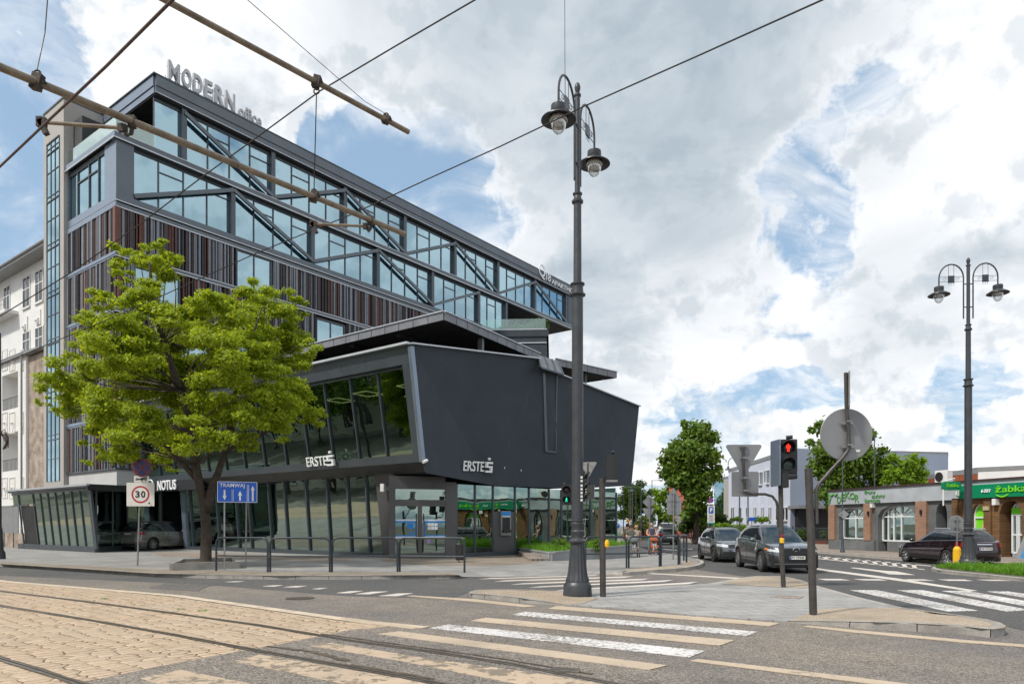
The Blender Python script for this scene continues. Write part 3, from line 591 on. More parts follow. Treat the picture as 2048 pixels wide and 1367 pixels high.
# utility cover on the island
mc = MB(); q = gp((1540, 1193.6), (1555, 1189.8), (1608, 1192), (1598, 1196.8), z=.03); mc.slab([(p.x, p.y, .027) for p in q], (0, 0, 1), .008)
mc.build('manhole_cover', M['beigepave'], label='rectangular sandy utility cover set in the grey island slabs', cat='manhole cover', origin=Fr(q[0].x, q[0].y, 0, .027))
mc = MB(); q = gp((1098, 1343), (1105, 1336), (1160, 1340), (1158, 1347)); mc.slab([(p.x, p.y, .012) for p in q], (0, 0, 1), .013)
mc.build('manhole_cover', M['rail'], label='small metal cover beside the near tram rail in the crossing', cat='manhole cover', origin=Fr(q[0].x, q[0].y, 0, .012))
# ---------------------------------------------------------------- median with grass, far pavement
md = gp((1862, 1134.6), (1866, 1131.6), (1890, 1130.6), (1950, 1131), (2048, 1133), (2300, 1138), z=ZP)
mf = gp((2300, 1183), (2048, 1155.5), (2000, 1150.5), (1950, 1145.6), (1900, 1141), (1876, 1138.6), (1862, 1134.6), z=ZP)
kerb('median_kerb', mf, 0, .125, m=M['kerb'], inner=lambda a: G(2060, 1142))
kerb('median_kerb', md, 0, .125, m=M['kerb'], inner=lambda a: G(2060, 1142))
mb = MB(); mb.poly([(p.x, p.y, .10) for p in mf+md]); mb.build('median', M['ground'], kind='structure')
fk = gp((2500, 1160), (2048, 1128), (1900, 1121.6), (1802, 1115.5), (1700, 1107), (1635, 1101.6), (1560, 1097), (1450, 1088), (1384, 1082.6), (1330, 1077.4), (1300, 1073.6), z=ZP)
kerb('far_kerb', fk, 0, .125, m=M['kerb_l'], inner=lambda a: a+Vector((3, 3, 0)), L=1.0)
mb = MB(); mb.poly([(p.x, p.y, ZP-.001) for p in fk]+[(30, 150, ZP-.001), (120, 150, ZP-.001), (120, 20, ZP-.001)]); mb.build('far_pavement', M['beigepave'], kind='structure')
# the near side of the main street, behind the camera (mirrored in the shop fronts)
nk = Fr(-6.24, 34.07, BA)
mb = MB(nk); mb.box(-60, -41.0, -40, 60, -.01, .12); mb.build('near_pavement', M['slab'], kind='structure')

# ---------------------------------------------------------------- cracks, patches and stains in the surfacing
M['crack'] = pm('crack', (.05, .042, .034), .95, var=.3, vs=8)
M['patch'] = asphalt('asphalt_patch', (.105, .10, .095), (.13, .12, .11), .2, .35)
random.seed(77)
def crack(px0, py0, px1, py1, w=.012, z=.0105):
    a, c = G(px0, py0), G(px1, py1); n = max(6, int((c-a).length/.12)); d = (c-a).normalized(); nn = V(-d.y, d.x, 0); o = 0; L, Rr = [], []
    for k in range(n+1):
        o += random.uniform(-.035, .035); ww = w*random.uniform(.3, 1.2)*min(1, k/2, (n-k)/2+.2); p_ = a.lerp(c, k/n)+nn*o; L.append(p_-nn*ww); Rr.append(p_+nn*ww)
    b = MB()
    for k in range(n): b.poly([(*L[k].xy, z), (*L[k+1].xy, z), (*Rr[k+1].xy, z), (*Rr[k].xy, z)])
    b.build('crack', M['crack'], kind='structure')
for q in ((1480, 1290, 1960, 1345), (880, 1222, 1120, 1236), (1190, 1350, 1330, 1366), (300, 1180, 620, 1196)): crack(*q, w=.005)
for q in ([(330, 1166), (420, 1170), (395, 1182), (300, 1176)], [(1640, 1196), (1690, 1199), (1720, 1207), (1668, 1205)]):
    sheet('asphalt_patch', gp(*q), .0092, M['patch'])
for px, py, r_, lb in ((1060, 1208, .0, ''), (600, 1196, .32, 'round iron manhole cover in the grey traffic lane')):
    if r_: c_ = G(px, py); b = MB(); b.lathe((c_.x, c_.y, .009), [(r_, 0), (r_, .004), (r_*.9, .004), (r_*.88, .002), (.01, .003)], 28); b.build('manhole_cover', M['rail'], label=lb, cat='manhole cover', origin=Fr(c_.x, c_.y, 0, .009))
# ================================================================ the office building
B = Fr(-25.37, 45.0, BA)
ob = thing('office_building', 'tall dark grey glass and slat clad building with rooftop letters and glazed upper storeys', 'office building', B)
def post(b, x, z0, z1, y0=-.02, y1=.42, w=.34): b.box(x-w/2, x+w/2, y0, y1, z0, z1)
UP = [4.48+7.05*k for k in range(8)]; UP[-1] = 53.6
LO = [1.09+7.07*k for k in range(6)]+[41.2]
# solid cores (keep daylight out of the rooms)
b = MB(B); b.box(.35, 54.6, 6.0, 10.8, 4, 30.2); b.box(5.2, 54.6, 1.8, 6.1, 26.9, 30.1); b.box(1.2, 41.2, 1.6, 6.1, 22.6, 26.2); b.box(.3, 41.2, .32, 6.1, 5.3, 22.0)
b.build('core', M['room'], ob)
b = MB(B); b.box(2.42, 55.1, -.02, 8.2, 30.45, 30.6); b.box(2.45, 55.1, .0, 12, 30.6, 31.6); b.build('roof', M['soffit'], ob)
# roof fascia: two boards with a shadow gap
b = MB(B)
b.box(2.42, 55.15, -.20, .0, 30.55, 30.98); b.box(2.42, 55.15, -.26, -.0, 31.0, 31.7)
b.mi = 1; b.box(2.36, 2.46, -.02, 8.2, 30.55, 30.98); b.box(2.30, 2.46, -.02, 8.2, 31.0, 31.7)
b.mi = 2; b.box(2.22, 55.2, -.30, .1, 31.7, 31.78); b.box(2.22, 2.5, .1, 8.3, 31.7, 31.78)
b.mi = 3; b.box(2.40, 55.12, -.215, -.20, 30.55, 30.60)
b.build('roof_fascia', [M['steel_m'], M['clad_s'], M['steel'], M['ledge']], ob)
# ledge between the two glazed storeys
b = MB(B); b.box(-.14, 55.1, -.16, .45, 26.45, 26.85); b.mi = 1; b.box(-.17, 55.1, -.19, -.16, 26.42, 26.50); b.box(-.12, 55.1, -.19, -.16, 26.80, 26.85)
b.mi = 2; b.box(-.20, -.14, -.14, 8.0, 26.45, 26.85); b.mi = 1; b.box(-.24, -.20, -.16, 8.0, 26.42, 26.50)
b.mi = 3; b.box(.0, 2.4, .45, 8, 26.6, 26.84); b.box(41.3, 55.0, .3, 6, 26.45, 26.6)
b.build('ledge', [M['steel_m'], M['ledge'], M['clad_s'], M['soffit']], ob)
# bottom fascia of the box
b = MB(B); b.box(0.0, 41.4, -.05, .42, 22.5, 22.95); b.mi = 1; b.box(-.06, 41.4, -.12, -.05, 22.47, 22.53); b.mi = 0; b.box(-.05, 41.4, -.10, .32, 22.05, 22.36); b.mi = 1; b.box(-.07, 41.4, -.13, -.10, 22.05, 22.12)
b.mi = 2; b.box(-.05, .0, -.02, 7.9, 22.5, 23.0); b.box(-.12, -.05, -.1, 7.7, 22.06, 22.40)
b.build('box_fascia', [M['steel_m'], M['ledge'], M['clad_s']], ob)
b = MB(B); b.box(-.03, 0.3, 7.35, 7.9, 22.9, 26.45); b.build('corner_column', M['clad_s'], ob)
b = MB(B); b.box(0, 1.09, -.02, .4, 22.9, 26.45); b.mi = 1; b.box(-.03, .0, 0.0, 1.64, 22.9, 26.45)
b.build('corner_column', [M['steel_m'], M['clad_s']], ob)
for x, z0, z1, w in [(x, 26.85, 30.5, .34) for x in UP]+[(x, 22.9, 26.45, .34) for x in LO[1:]]+[(54.4, 26.85, 30.5, 1.0)]:
    b = MB(B); post(b, x, z0, z1, w=w); b.build('post', M['steel'], ob)
tr = MB(B)
def diag(x0, z0, x1, z1): tr.bar((x0, -.03, z0), (x1, -.03, z1), .16, .26, up=(0, 0, 1))
for k in range(8):
    if k < 7: a, c = UP[k], UP[k+1]; diag(a, 30.2 if k % 2 == 0 else 27.0, c, 27.0 if k % 2 == 0 else 30.2)
for k in range(5): a, c = LO[k], LO[k+1]; diag(a, 23.15 if k % 2 == 0 else 26.25, c, 26.25 if k % 2 == 0 else 23.15)
tr.build('truss', M['steel_m'], ob)
def bay(x0, x1, z0, z1, y=.30, n=4, tr_=(1, 3), curtain=None):
    g = MB(B); g.box(x0, x1, y, y+.02, z0, z1); w = g.build('window', M['glass_u'], ob)
    f = MB(B)
    for k in range(n+1):
        x = x0+(x1-x0)*k/n; f.box(x-.035, x+.035, y-.07, y-.003, z0, z1)
    f.box(x0, x1, y-.065, y-.003, z1-.22, z1); f.box(x0, x1, y-.065, y-.003, z0, z0+.07)
    for k in tr_:
        if k < n: a = x0+(x1-x0)*k/n; c = x0+(x1-x0)*(k+1)/n; f.box(a+.036, c-.036, y-.06, y-.003, z1-.95, z1-.88)
    f.build('window_frame', M['steel'], w)
    if curtain:
        rows = []
        for i in range(0, 61):
            x = x0+.1+(x1-x0-.2)*i/60; yy = y+.25+.05*math.sin(i*1.9)+.02*math.sin(i*.7)
            rows.append([(x, yy, z0), (x, yy, z1)])
        for a, c in curtain:
            i0, i1 = int(a*60), int(c*60); q = MB(B); q.grid(rows[i0:i1+1]); q.build('curtain', M['curtain'], w, smooth=True)
    return w
random.seed(3)
bay(2.5, 4.32, 26.95, 30.45, n=1, tr_=())
for k in range(7):
    cs = [] ; s0 = 0.02
    for j in range(4):
        if random.random() < .75 and k > 0: cs.append((j/4+.01, (j+random.choice((.55, .75, .98)))/4))
    if k == 0: cs = [(.02, .22), (.3, .45), (.5, .74)]
    bay(UP[k]+.17, UP[k+1]-.17, 26.95, 30.45, curtain=cs)
for k in range(5): bay(LO[k]+(.17 if k else 0), LO[k+1]-.17, 22.95, 26.42, curtain=[(.02, .10), (.28, .47)] if k in (2, 4) else [(.52, .60), (.9, .98)])
bay(LO[5]+.17, LO[6]-.17, 22.95, 26.42, n=3, tr_=(1,))
# street face of the box (left of the corner)
g = MB(B); g.box(.12, .14, 1.64, 7.35, 22.98, 26.4); w = g.build('window', M['glass_u'], ob); f = MB(B)
for y in (1.68, 2.75, 4.2, 6.0, 7.3): f.box(.04, .118, y-.04, y+.04, 22.98, 26.4)
f.box(.05, .118, 1.64, 7.35, 26.1, 26.4); f.box(.05, .118, 2.8, 6.0, 25.3, 25.38); f.build('window_frame', M['steel'], w)
b = MB(B); b.box(4.3, 4.5, .6, 8.2, 26.85, 30.4); b.box(2.7, 4.4, 6.4, 8.2, 26.85, 30.4); b.build('loggia_wall', M['black'], ob)
# terrace balustrade
b = MB(B); b.box(.02, .05, .1, 7.9, 26.85, 27.95); b.box(.05, 2.5, .06, .09, 26.85, 27.9); b.build('glass_balustrade', M['glass_c'], ob)
b = MB(B); b.lathe((1.5, 1.2, 26.85), [(.42, 0), (.46, .1), (.44, .5), (.36, .56)], 16); b.build('terrace_table', M['cream'], ob)
# slatted cladding
WIN = [(8.45, 11.3, 19.1, 22.0), (15.6, 18.45, 15.55, 18.6), (1.15, 4.1, 15.55, 18.6), (3.4, 6.2, 11.9, 15.0), (8.8, 11.5, 11.9, 15.0), (6.2, 9, 8.6, 11.5)]
FL = [5.3, 8.45, 11.85, 15.4, 18.95, 22.08]
SM = [M['slat_r'], M['slat_d'], M['slat_g'], M['slat_b'], M['slat_g']]
random.seed(11)
def pick(): return random.choices((0, 1, 2, 3), (2.3, 3.6, 6.5, 3.8))[0]
for k in range(5):
    z0, z1 = FL[k]+(.30 if k else 0), FL[k+1]-.02
    if k == 0: z0 = 5.32
    b = MB(B); y = .06
    while y < 7.3:
        w = random.choice((.07, .09, .11, .16)); b.mi = pick(); d = random.choice((.02, .06, .1)); b.box(-.02-d, .16, y, y+w, z0, z1); y += w+random.choice((.0, .03, .05, .09, .12))
    b.build('slat_cladding', SM[:4], ob); b = MB(B)
    x = .05; xe = 2.2 if k == 0 else 38.5
    while x < xe:
        w = random.choice((.07, .09, .12, .17))
        hit = any(x+w > a-.05 and x < c+.05 and z0 < q1 and z1 > q0 for a, c, q0, q1 in WIN)
        if not hit:
            b.mi = pick(); d = random.choice((.0, .05, .1)); b.box(x, x+w, -.03-d, .14, z0, z1)
        x += w+random.choice((.0, .04, .06, .1, .13))
    b.mi = 0; b.box(-.16, .2, -.16, .2, z0, z1) if k in (1, 4) else None
    b.build('slat_cladding', SM[:4], ob)
    t = MB(B)
    if k:
        t.box(-.08, 41, -.12, .3, FL[k]-.04, FL[k]+.26); t.mi = 1; t.box(-.12, 41, -.16, -.12, FL[k]+.18, FL[k]+.24); t.box(-.12, 41, -.15, -.12, FL[k]-.06, FL[k]+.0)
        t.mi = 2; t.box(-.14, -.08, -.1, 7.5, FL[k]+.06, FL[k]+.26); t.box(-.11, -.08, -.1, 7.5, FL[k]-.05, FL[k]+.03); t.build('floor_band', [M['steel_m'], M['ledge'], M['clad_s']], ob)
b = MB(B); b.box(.18, .3, .3, 7.4, 5.3, 22.0); b.box(.3, 41, .18, .3, 5.3, 22.0); b.build('cladding_back', M['black'], ob)
for a, c, q0, q1 in WIN:
    g = MB(B); g.box(a, c, .06, .08, q0, q1); w = g.build('window', M['glass_u'], ob)
    f = MB(B); f.box(a-.05, a+.03, -.04, .055, q0, q1); f.box(c-.03, c+.05, -.04, .055, q0, q1); f.box((a+c)/2-.04, (a+c)/2+.04, -.0, .055, q0, q1); f.box(a, c, -.04, .055, q1-.05, q1+.06); f.build('window_frame', M['steel'], w)
# base wall
b = MB(B); b.box(0.02, 12, .02, 7.4, 3.9, 5.26); b.mi = 1; b.box(-.1, 12, -.1, 7.5, 5.24, 5.34); b.build('base_wall', [M['lightwall'], M['steel']], ob)
# stair tower
b = MB(B); b.box(-.28, 9, 7.42, 10.95, 4.0, 31.6); b.mi = 1; b.box(-.34, 9, 7.36, 11.0, 31.6, 31.72); b.build('stair_tower', [M['concrete'], M['steel']], ob)
wy0 = B.on(94, 600, 0, -.3).y; wy1 = B.on(119, 600, 0, -.3).y; wz1 = B.on(106, 281, 0, -.3).z; wz0 = B.on(106, 962, 0, -.3).z
g = MB(B); g.box(-.30, -.285, wy1, wy0, wz0, wz1); w = g.build('stair_window', M['glass_u'], ob); f = MB(B)
for k in range(4): y = wy1+(wy0-wy1)*k/3; f.box(-.34, -.303, y-.022, y+.022, wz0, wz1)
z = wz1-.45
while z > wz0:
    f.box(-.34, -.303, wy1, wy0, z-.022, z+.022)
    if int((wz1-z)/1.7) % 2 == 0: f.box(-.36, -.303, wy1, wy0, z-.38, z-.32)
    z -= 1.72
f.box(-.36, -.303, wy1, wy0, wz1-.05, wz1+.03); f.build('window_frame', M['steel'], w)
# rooftop letters on wires
def lx(px, py=200): return B.on(px, py, 1, .1).x
b = MB(B); xs = [(334, 'M'), (362, 'O'), (384, 'D'), (406, 'E'), (427, 'R'), (448, 'N')]; ends = [358, 381, 403, 423, 446, 468]
for (px, ch), e in zip(xs, ends):
    a, c = lx(px), lx(e); b.text(ch, (a, .1, 31.95), (1, 0, 0), (0, 0, 1), (c-a)*.97, 1.3, .22, .03)
a, c = lx(475), lx(521); b.text('office', (a, .1, 31.85), (1, 0, 0), (0, 0, 1), c-a, .95, .16, .02)
b.mi = 1; x = lx(336)
while x < lx(520): b.tube([(x, .2, 31.7), (x, .2, 32.3 if x > lx(470) else 33.0)], .02, 5); x += .55
b.tube([(lx(334), .2, 32.1), (lx(521), .2, 32.1)], .025, 5); b.tube([(lx(334), .2, 32.9), (lx(468), .2, 32.9)], .02, 5)
b.build('roof_letters', [M['lettg'], M['wire']], ob)
b = MB(B); q0 = B.on(1077, 556, 1, -.28); q1 = B.on(1091, 560, 1, -.28)
def ft(s, pa, pb, z, h, bold=0.0):
    a = B.on(pa, 560, 1, -.28).x; c = B.on(pb, 560, 1, -.28).x; b.text(s, (a, -.28, z), (1, 0, 0), (0, 0, 1), c-a, h, .08, bold)
ft('Q', 1077, 1090, 30.75, 1.7); ft('18', 1092, 1100.5, 30.85, 1.0); ft('APARTHOTEL', 1103, 1160, 30.78, .55)
b.build('facade_letters', M['lettr'], ob)
# end wall, roof railing, antennas
b = MB(B); b.box(54.9, 55.1, .0, 10.8, 26.45, 30.55); b.build('end_wall', M['clad_s'], ob)
b = MB(B)
for k in range(7): b.tube([(47+k*1.1, 3.5, 31.6), (47+k*1.1, 3.5, 32.9)], .03, 5)
for z in (32.3, 32.9): b.tube([(47, 3.5, z), (53.6, 3.5, z)], .03, 5)
for x in (3.2, 24.5, 25.6, 36.2, 46): b.tube([(x, .1, 31.7), (x, .1, 32.2)], .02, 5)
b.build('roof_railing', M['galv'], ob)
# projecting terrace block
t0 = D(964, 650, 73.4); t1 = D(1097, 650, 73.0); tl0, tl1 = B.inv(t0), B.inv(t1)
b = MB(); dd = (t1-t0).normalized(); nn = Vector((-dd.y, dd.x, 0))
def tb_(e, z0, z1, off, mi):
    b.mi = mi; a = t0-dd*6-nn*off; c = t1+dd*e-nn*off; b.prism([(a.x, a.y), (c.x, c.y), ((c+nn*16).x, (c+nn*16).y), ((a+nn*16).x, (a+nn*16).y)], z0, z1)
tb_(-.25, 5, 20.6, 0, 0); tb_(-.2, 20.6, 20.7, .08, 1); tb_(-.2, 20.7, 21.3, .04, 0); tb_(.0, 21.3, 22.0, .14, 0); tb_(-.15, 22.0, 22.1, .08, 1)
b.build('terrace_block', [M['render_d'], M['ledge']], ob)
b = MB(); a = t0+nn*.1; c = t1-dd*.3+nn*.1; b.prism([(a.x, a.y), (c.x, c.y), ((c+nn*.03).x, (c+nn*.03).y), ((a+nn*.03).x, (a+nn*.03).y)], 22.1, 23.2)
b.prism([(c.x, c.y), ((c+nn*6).x, (c+nn*6).y), ((c+nn*6-dd*.03).x, (c+nn*6-dd*.03).y), ((c-dd*.03).x, (c-dd*.03).y)], 22.1, 23.2)
b.build('glass_balustrade', M['glass_c'], ob)

# ================================================================ the bank pavilion on the corner
bk = thing('bank_building', 'low charcoal corner block with leaning walls, sloping canopy and green tinted shopfront', 'bank building', B)
def xs_(z): return 1.76-.168*(z-3.97)
T0, FB, B0, B1, B2, B3 = V(.83, -25.62, 9.46), V(1.67, -25.5, 4.46), V(1.78, -25.62, 3.97), V(6.6, -25.57, 3.64), V(12.4, -26.78, 3.67), V(18.06, -27.33, 4.1)
T1, T1b, T2 = V(8.9, -26.79, 10.17), V(8.9, -26.79, 9.78), V(19.25, -27.24, 9.08)
TRI = [(T0, FB, B0), (T0, B0, B1), (T0, B1, T1), (T1, B1, T1b), (T1b, B1, B2), (T1b, B2, T2), (B2, B3, T2)]
b = MB(B)
for t in TRI: b.poly(t)
b.poly([T2, B3, B3+V(1, 14, 0), T2+V(0, 14, 0)])
b.build('side_wall', M['render_d'], bk)
def wallhit(px, py, off=.0):
    o = B.inv((0, 0, EYE)); w = Vector(((px-PX)/F, 1, (HY-py)/F)); r = Vector((w.x*B.c+w.y*B.s, -w.x*B.s+w.y*B.c, w.z))
    for t in TRI:
        n = (t[1]-t[0]).cross(t[2]-t[0])
        if n.length < 1e-6: continue
        n.normalize(); k = (t[0]-o).dot(n)/r.dot(n); p = o+r*k; ok = True
        for i in range(3):
            if (t[(i+1) % 3]-t[i]).cross(p-t[i]).dot(n) < -1e-6: ok = False
        if ok: return p+V(0, -off, 0)
    return None
def coping(p, q): 
    b.bar(p+V(0, -.04, .03), q+V(0, -.04, .03), .22, .06)
b = MB(B); coping(T0, T1); coping(T1b, T2); b.bar(V(xs_(9.5)-.1, -25.6, 9.5), V(xs_(9.5)-.1, 0, 9.5), .2, .1); b.build('coping', M['ledge'], bk)
b = MB(B); b.bar(T0+V(.02, -.03, -.1), FB+V(.02, -.03, 0), .18, .22, up=(1, 0, 0)); b.build('corner_trim', M['clad_s'], bk)
# street face: frame round the big window
zs, zh, zb, zt = 4.82, 8.69, 4.46, 9.46; yr, yl = -25.0, .0
b = MB(B)
def sf(y0, y1, z0, z1, d0=0.0, d1=.5):
    b.slab([(xs_(z0)+d0, y0, z0), (xs_(z0)+d0, y1, z0), (xs_(z1)+d0, y1, z1), (xs_(z1)+d0, y0, z1)], (1, 0, 0), d1-d0)
sf(-25.55, .0, zb, zs); sf(-25.55, .0, zh, zt); sf(-25.55, yr, zs, zh)
b.build('street_fascia', M['steel'], bk)
b = MB(B); b.slab([(xs_(zb)+.02, -25.45, zb-.002), (2.45, -25.45, 4.05), (2.45, 0, 4.05), (xs_(zb)+.02, 0, zb-.002)], (.4, 0, .5), .1); b.build('soffit_board', M['fascia'], bk)
b = MB(B); b.poly([(2.45, -25.4, 4.04), B1+V(0, .05, .35), B2+V(0, .05, .35), B3+V(0, .05, .3), (18, 0, 4.04), (2.45, 0, 4.04)]); b.poly([B0, (2.45, -25.4, 4.04), B1+V(0, .05, .35), B1]); b.poly([B1, B1+V(0, .05, .35), B2+V(0, .05, .35), B2]); b.build('soffit', M['soffit'], bk)
nw = 13; yw = [yr+(yl-yr)*(k/nw) for k in range(nw+1)]
g = MB(B); g.slab([(xs_(zs)+.32, yr, zs), (xs_(zs)+.32, yl, zs), (xs_(zh)+.32, yl, zh), (xs_(zh)+.32, yr, zh)], (1, 0, 0), .02); w = g.build('upper_window', M['glass_k'], bk)
f = MB(B)
for y in yw[1:]: f.bar((xs_(zs)+.27, y, zs), (xs_(zh)+.27, y, zh), .07, .09, up=(1, 0, 0))
f.box(xs_(zh)+.2, xs_(zh)+.31, yr, yl, zh-.1, zh); f.build('window_frame', M['steel'], w)
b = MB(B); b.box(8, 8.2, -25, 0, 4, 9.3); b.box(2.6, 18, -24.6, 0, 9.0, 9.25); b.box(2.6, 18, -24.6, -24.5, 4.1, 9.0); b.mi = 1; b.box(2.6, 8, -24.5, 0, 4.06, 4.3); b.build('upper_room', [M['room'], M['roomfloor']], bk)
LY = emis('lamp_yellow', (1, .62, .30), 3.2)
for (x, y) in ((4.0, -22.6), (4.0, -19.3), (6.2, -20.9), (4.4, -16.6)):
    b = MB(B); s = .55
    for a_, c_ in (((-s, -s), (s, -s)), ((s, -s), (s, s)), ((s, s), (-s, s)), ((-s, s), (-s, -s))): b.bar((x+a_[0], y+a_[1], 8.5), (x+c_[0], y+c_[1], 8.5), .05, .04)
    b.build('ceiling_lamp', LY, bk)
# ground floor glazing, street side
def gx(z): return 2.77-.08*(z-.12)
yj = B.on(377, 1099, 0, 2.77).y
g = MB(B); g.slab([(gx(.3), yj, .3), (gx(.3), -22.0, .3), (gx(4.05), -22.0, 4.05), (gx(4.05), yj, 4.05)], (1, 0, 0), .02); w = g.build('ground_window', M['glass_g'], bk); f = MB(B)
mp_ = [B.on(p_, 1100, 0, 2.77).y for p_ in (389, 412, 442, 481, 506, 547, 579, 622, 664, 705, 742)]
for y in mp_: f.bar((gx(.25)-.05, y, .25), (gx(4.05)-.05, y, 4.05), .09, .1, up=(1, 0, 0))
f.box(2.6, 2.8, yj, -22, .12, .32); f.build('window_frame', M['steel'], w)
b = MB(B)
for y0, y1, ms in ((-22.95, -21.95, 0), (yj-.1, yj+.35, 1)):
    b = MB(B); b.slab([(2.66, y0, .12), (2.66, y1, .12), (2.36, y1+(.25 if ms == 0 else 0), 4.1), (2.36, y0, 4.1)], (1, 0, 0), .4); b.build('column', M['clad_s' if ms else 'fascia'], bk)
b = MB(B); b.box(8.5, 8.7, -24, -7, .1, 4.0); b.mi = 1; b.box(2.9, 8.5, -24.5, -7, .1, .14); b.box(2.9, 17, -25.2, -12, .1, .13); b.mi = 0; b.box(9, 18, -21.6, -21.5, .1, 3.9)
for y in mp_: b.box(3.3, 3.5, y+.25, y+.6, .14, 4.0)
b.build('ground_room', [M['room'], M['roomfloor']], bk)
# entrance and side glazing
PL = [V(1.84, -23.23, 0), V(4.46, -25.05, 0), V(6.68, -25.32, 0), V(16.5, -26.9, 0)]
def segpt(px, i, py=1100):
    a, c = PL[i], PL[i+1]; o = B.inv((0, 0, EYE)); w = Vector(((px-PX)/F, 1, 0)); r = Vector((w.x*B.c+w.y*B.s, -w.x*B.s+w.y*B.c, 0)); d = c-a
    den = r.x*d.y-r.y*d.x; k = ((a.x-o.x)*d.y-(a.y-o.y)*d.x)/den; return V(o.x+r.x*k, o.y+r.y*k, 0)
def zat(p, py): 
    w = B(p); return EYE+(HY-py)/F*w.y
def wallbox(mb_, a, c, z0, z1, o0=0.0, o1=.1):
    d = (c-a).normalized(); n = V(d.y, -d.x, 0)
    if n.y > 0: n = -n
    mb_.prism([((a+n*o0).x, (a+n*o0).y), ((c+n*o0).x, (c+n*o0).y), ((c+n*o1).x, (c+n*o1).y), ((a+n*o1).x, (a+n*o1).y)], z0, z1, bot=True)
dp = [segpt(p_, 0) for p_ in (778, 790, 835.5, 843.5, 890, 897, 912)]
b = MB(B); wallbox(b, dp[0], dp[1], .12, 3.4, 0, .12); wallbox(b, dp[4], dp[6], .12, 3.7, 0, .12); wallbox(b, dp[1], dp[4], 2.55, 2.85, 0, .1); wallbox(b, dp[0], dp[4], 3.35, 3.95, 0, .1); wallbox(b, dp[1], dp[4], .12, .35, 0, .08); wallbox(b, dp[2], dp[3], .3, 2.6, 0, .1)
b.build('entrance_frame', M['fascia'], bk)
g = MB(B); wallbox(g, dp[1], dp[4], 2.85, 3.35, .02, .04); g.build('transom_window', M['glass_g'], bk)
STB = pm('sticker_blue', (.01, .22, .62), .5); STW = pm('sticker_white', (.7, .72, .76), .5); STP = pm('sticker_purple', (.35, .2, .5), .5)
for i0, i1, side_ in ((1, 2, 0), (3, 4, 1)):
    g = MB(B); wallbox(g, dp[i0], dp[i1], .35, 2.55, .02, .04); w = g.build('door_leaf', M['glass_g'], bk)
    s = MB(B); a, c = dp[i0], dp[i1]
    def pt(t): return a.lerp(c, t)
    def rc(t0_, t1_, z0, z1, mi): s.mi = mi; wallbox(s, pt(t0_), pt(t1_), z0, z1, .045, .05+.004*mi)
    l, r_ = (.0, .92) if side_ == 0 else (.1, 1.0)
    for z0, mi in ((1.86, 1), (1.78, 0), (1.12, 0), (1.06, 1)): rc(l, r_, z0, z0+.075, mi)
    e = r_ if side_ == 0 else l
    rc(e-.045, e+.045, 1.08, 1.92, 0); rc(e-.06 if side_ else e+.03, e-.03 if side_ else e+.06, 1.10, 1.9, 1)
    if side_ == 0: rc(.52, .8, 1.5, 1.76, 0); rc(.62, .8, 1.24, 1.34, 0)
    else:
        for i in range(3):
            for j in range(2): rc(.24+.15*i, .37+.15*i, 1.45+.17*j, 1.59+.17*j, 1)
        rc(.22, .36, .82, 1.0, 2)
    s.build('door_sticker', [STB, STW, STP], w)
    hb = MB(B); p_ = pt(.93 if side_ == 0 else .07); n = V(-.57, -.82, 0); hb.tube([p_+n*.1+V(0, 0, 1.0), p_+n*.1+V(0, 0, 2.2)], .02, 6); hb.build('door_handle', M['copper'], w)
def zy(p, py): return zat(p, py)
mu = [(912, 1), (949, 1), (985, 2), (1029, 2), (1057, 2), (1097, 2), (1122, 2), (1150, 2), (1180, 2), (1208, 2), (1232, 2)]
mpt = [segpt(a_, i_) for a_, i_ in mu]
g = MB(B)
for i in range(len(mpt)-1): wallbox(g, mpt[i], mpt[i+1], (.3 if i != 2 else 2.35), 3.62, .0, .02)
w = g.build('shopfront_window', M['glass_g'], bk); f = MB(B)
for i, p_ in enumerate(mpt):
    q = p_; f.box(q.x-.045, q.x+.045, q.y-.07, q.y+.03, .12, 3.62)
for i in range(len(mpt)-1): wallbox(f, mpt[i], mpt[i+1], .12, .32, .0, .06)
f.build('window_frame', M['steel'], w)
b = MB(B); wallbox(b, mpt[2], mpt[3], .12, 2.35, .0, .05); b.build('wall_panel', M['fascia'], bk)
pe = mpt[-1]; b = MB(B); b.slab([(pe.x, pe.y, .12), (pe.x, pe.y, 3.9), (pe.x+1, pe.y+9, 3.9), (pe.x+1, pe.y+9, .12)], (-1, 0, 0), .1); b.build('end_glazing', M['glass_g'], bk)
a, c = segpt(998, 2), segpt(1018, 2)
at = MB(B); z0, z1 = zat(a, 1070), zat(a, 1021)
wallbox(at, a, c, z0, z1, .05, .16); at.mi = 1; wallbox(at, a.lerp(c, .05), a.lerp(c, .95), z1-.22, z1-.04, .16, .17); at.mi = 2; wallbox(at, a.lerp(c, .12), a.lerp(c, .88), z0+.15, z1-.34, .16, .165); at.mi = 3; wallbox(at, a.lerp(c, .12), a.lerp(c, .88), z0+.16, z0+.3, .165, .26)
at.mi = 4; wallbox(at, a.lerp(c, .1), a.lerp(c, .9), z1-.30, z1-.25, .16, .165)
at.build('cash_machine', [M['galv'], STB, M['black'], M['plastic'], STW], bk)
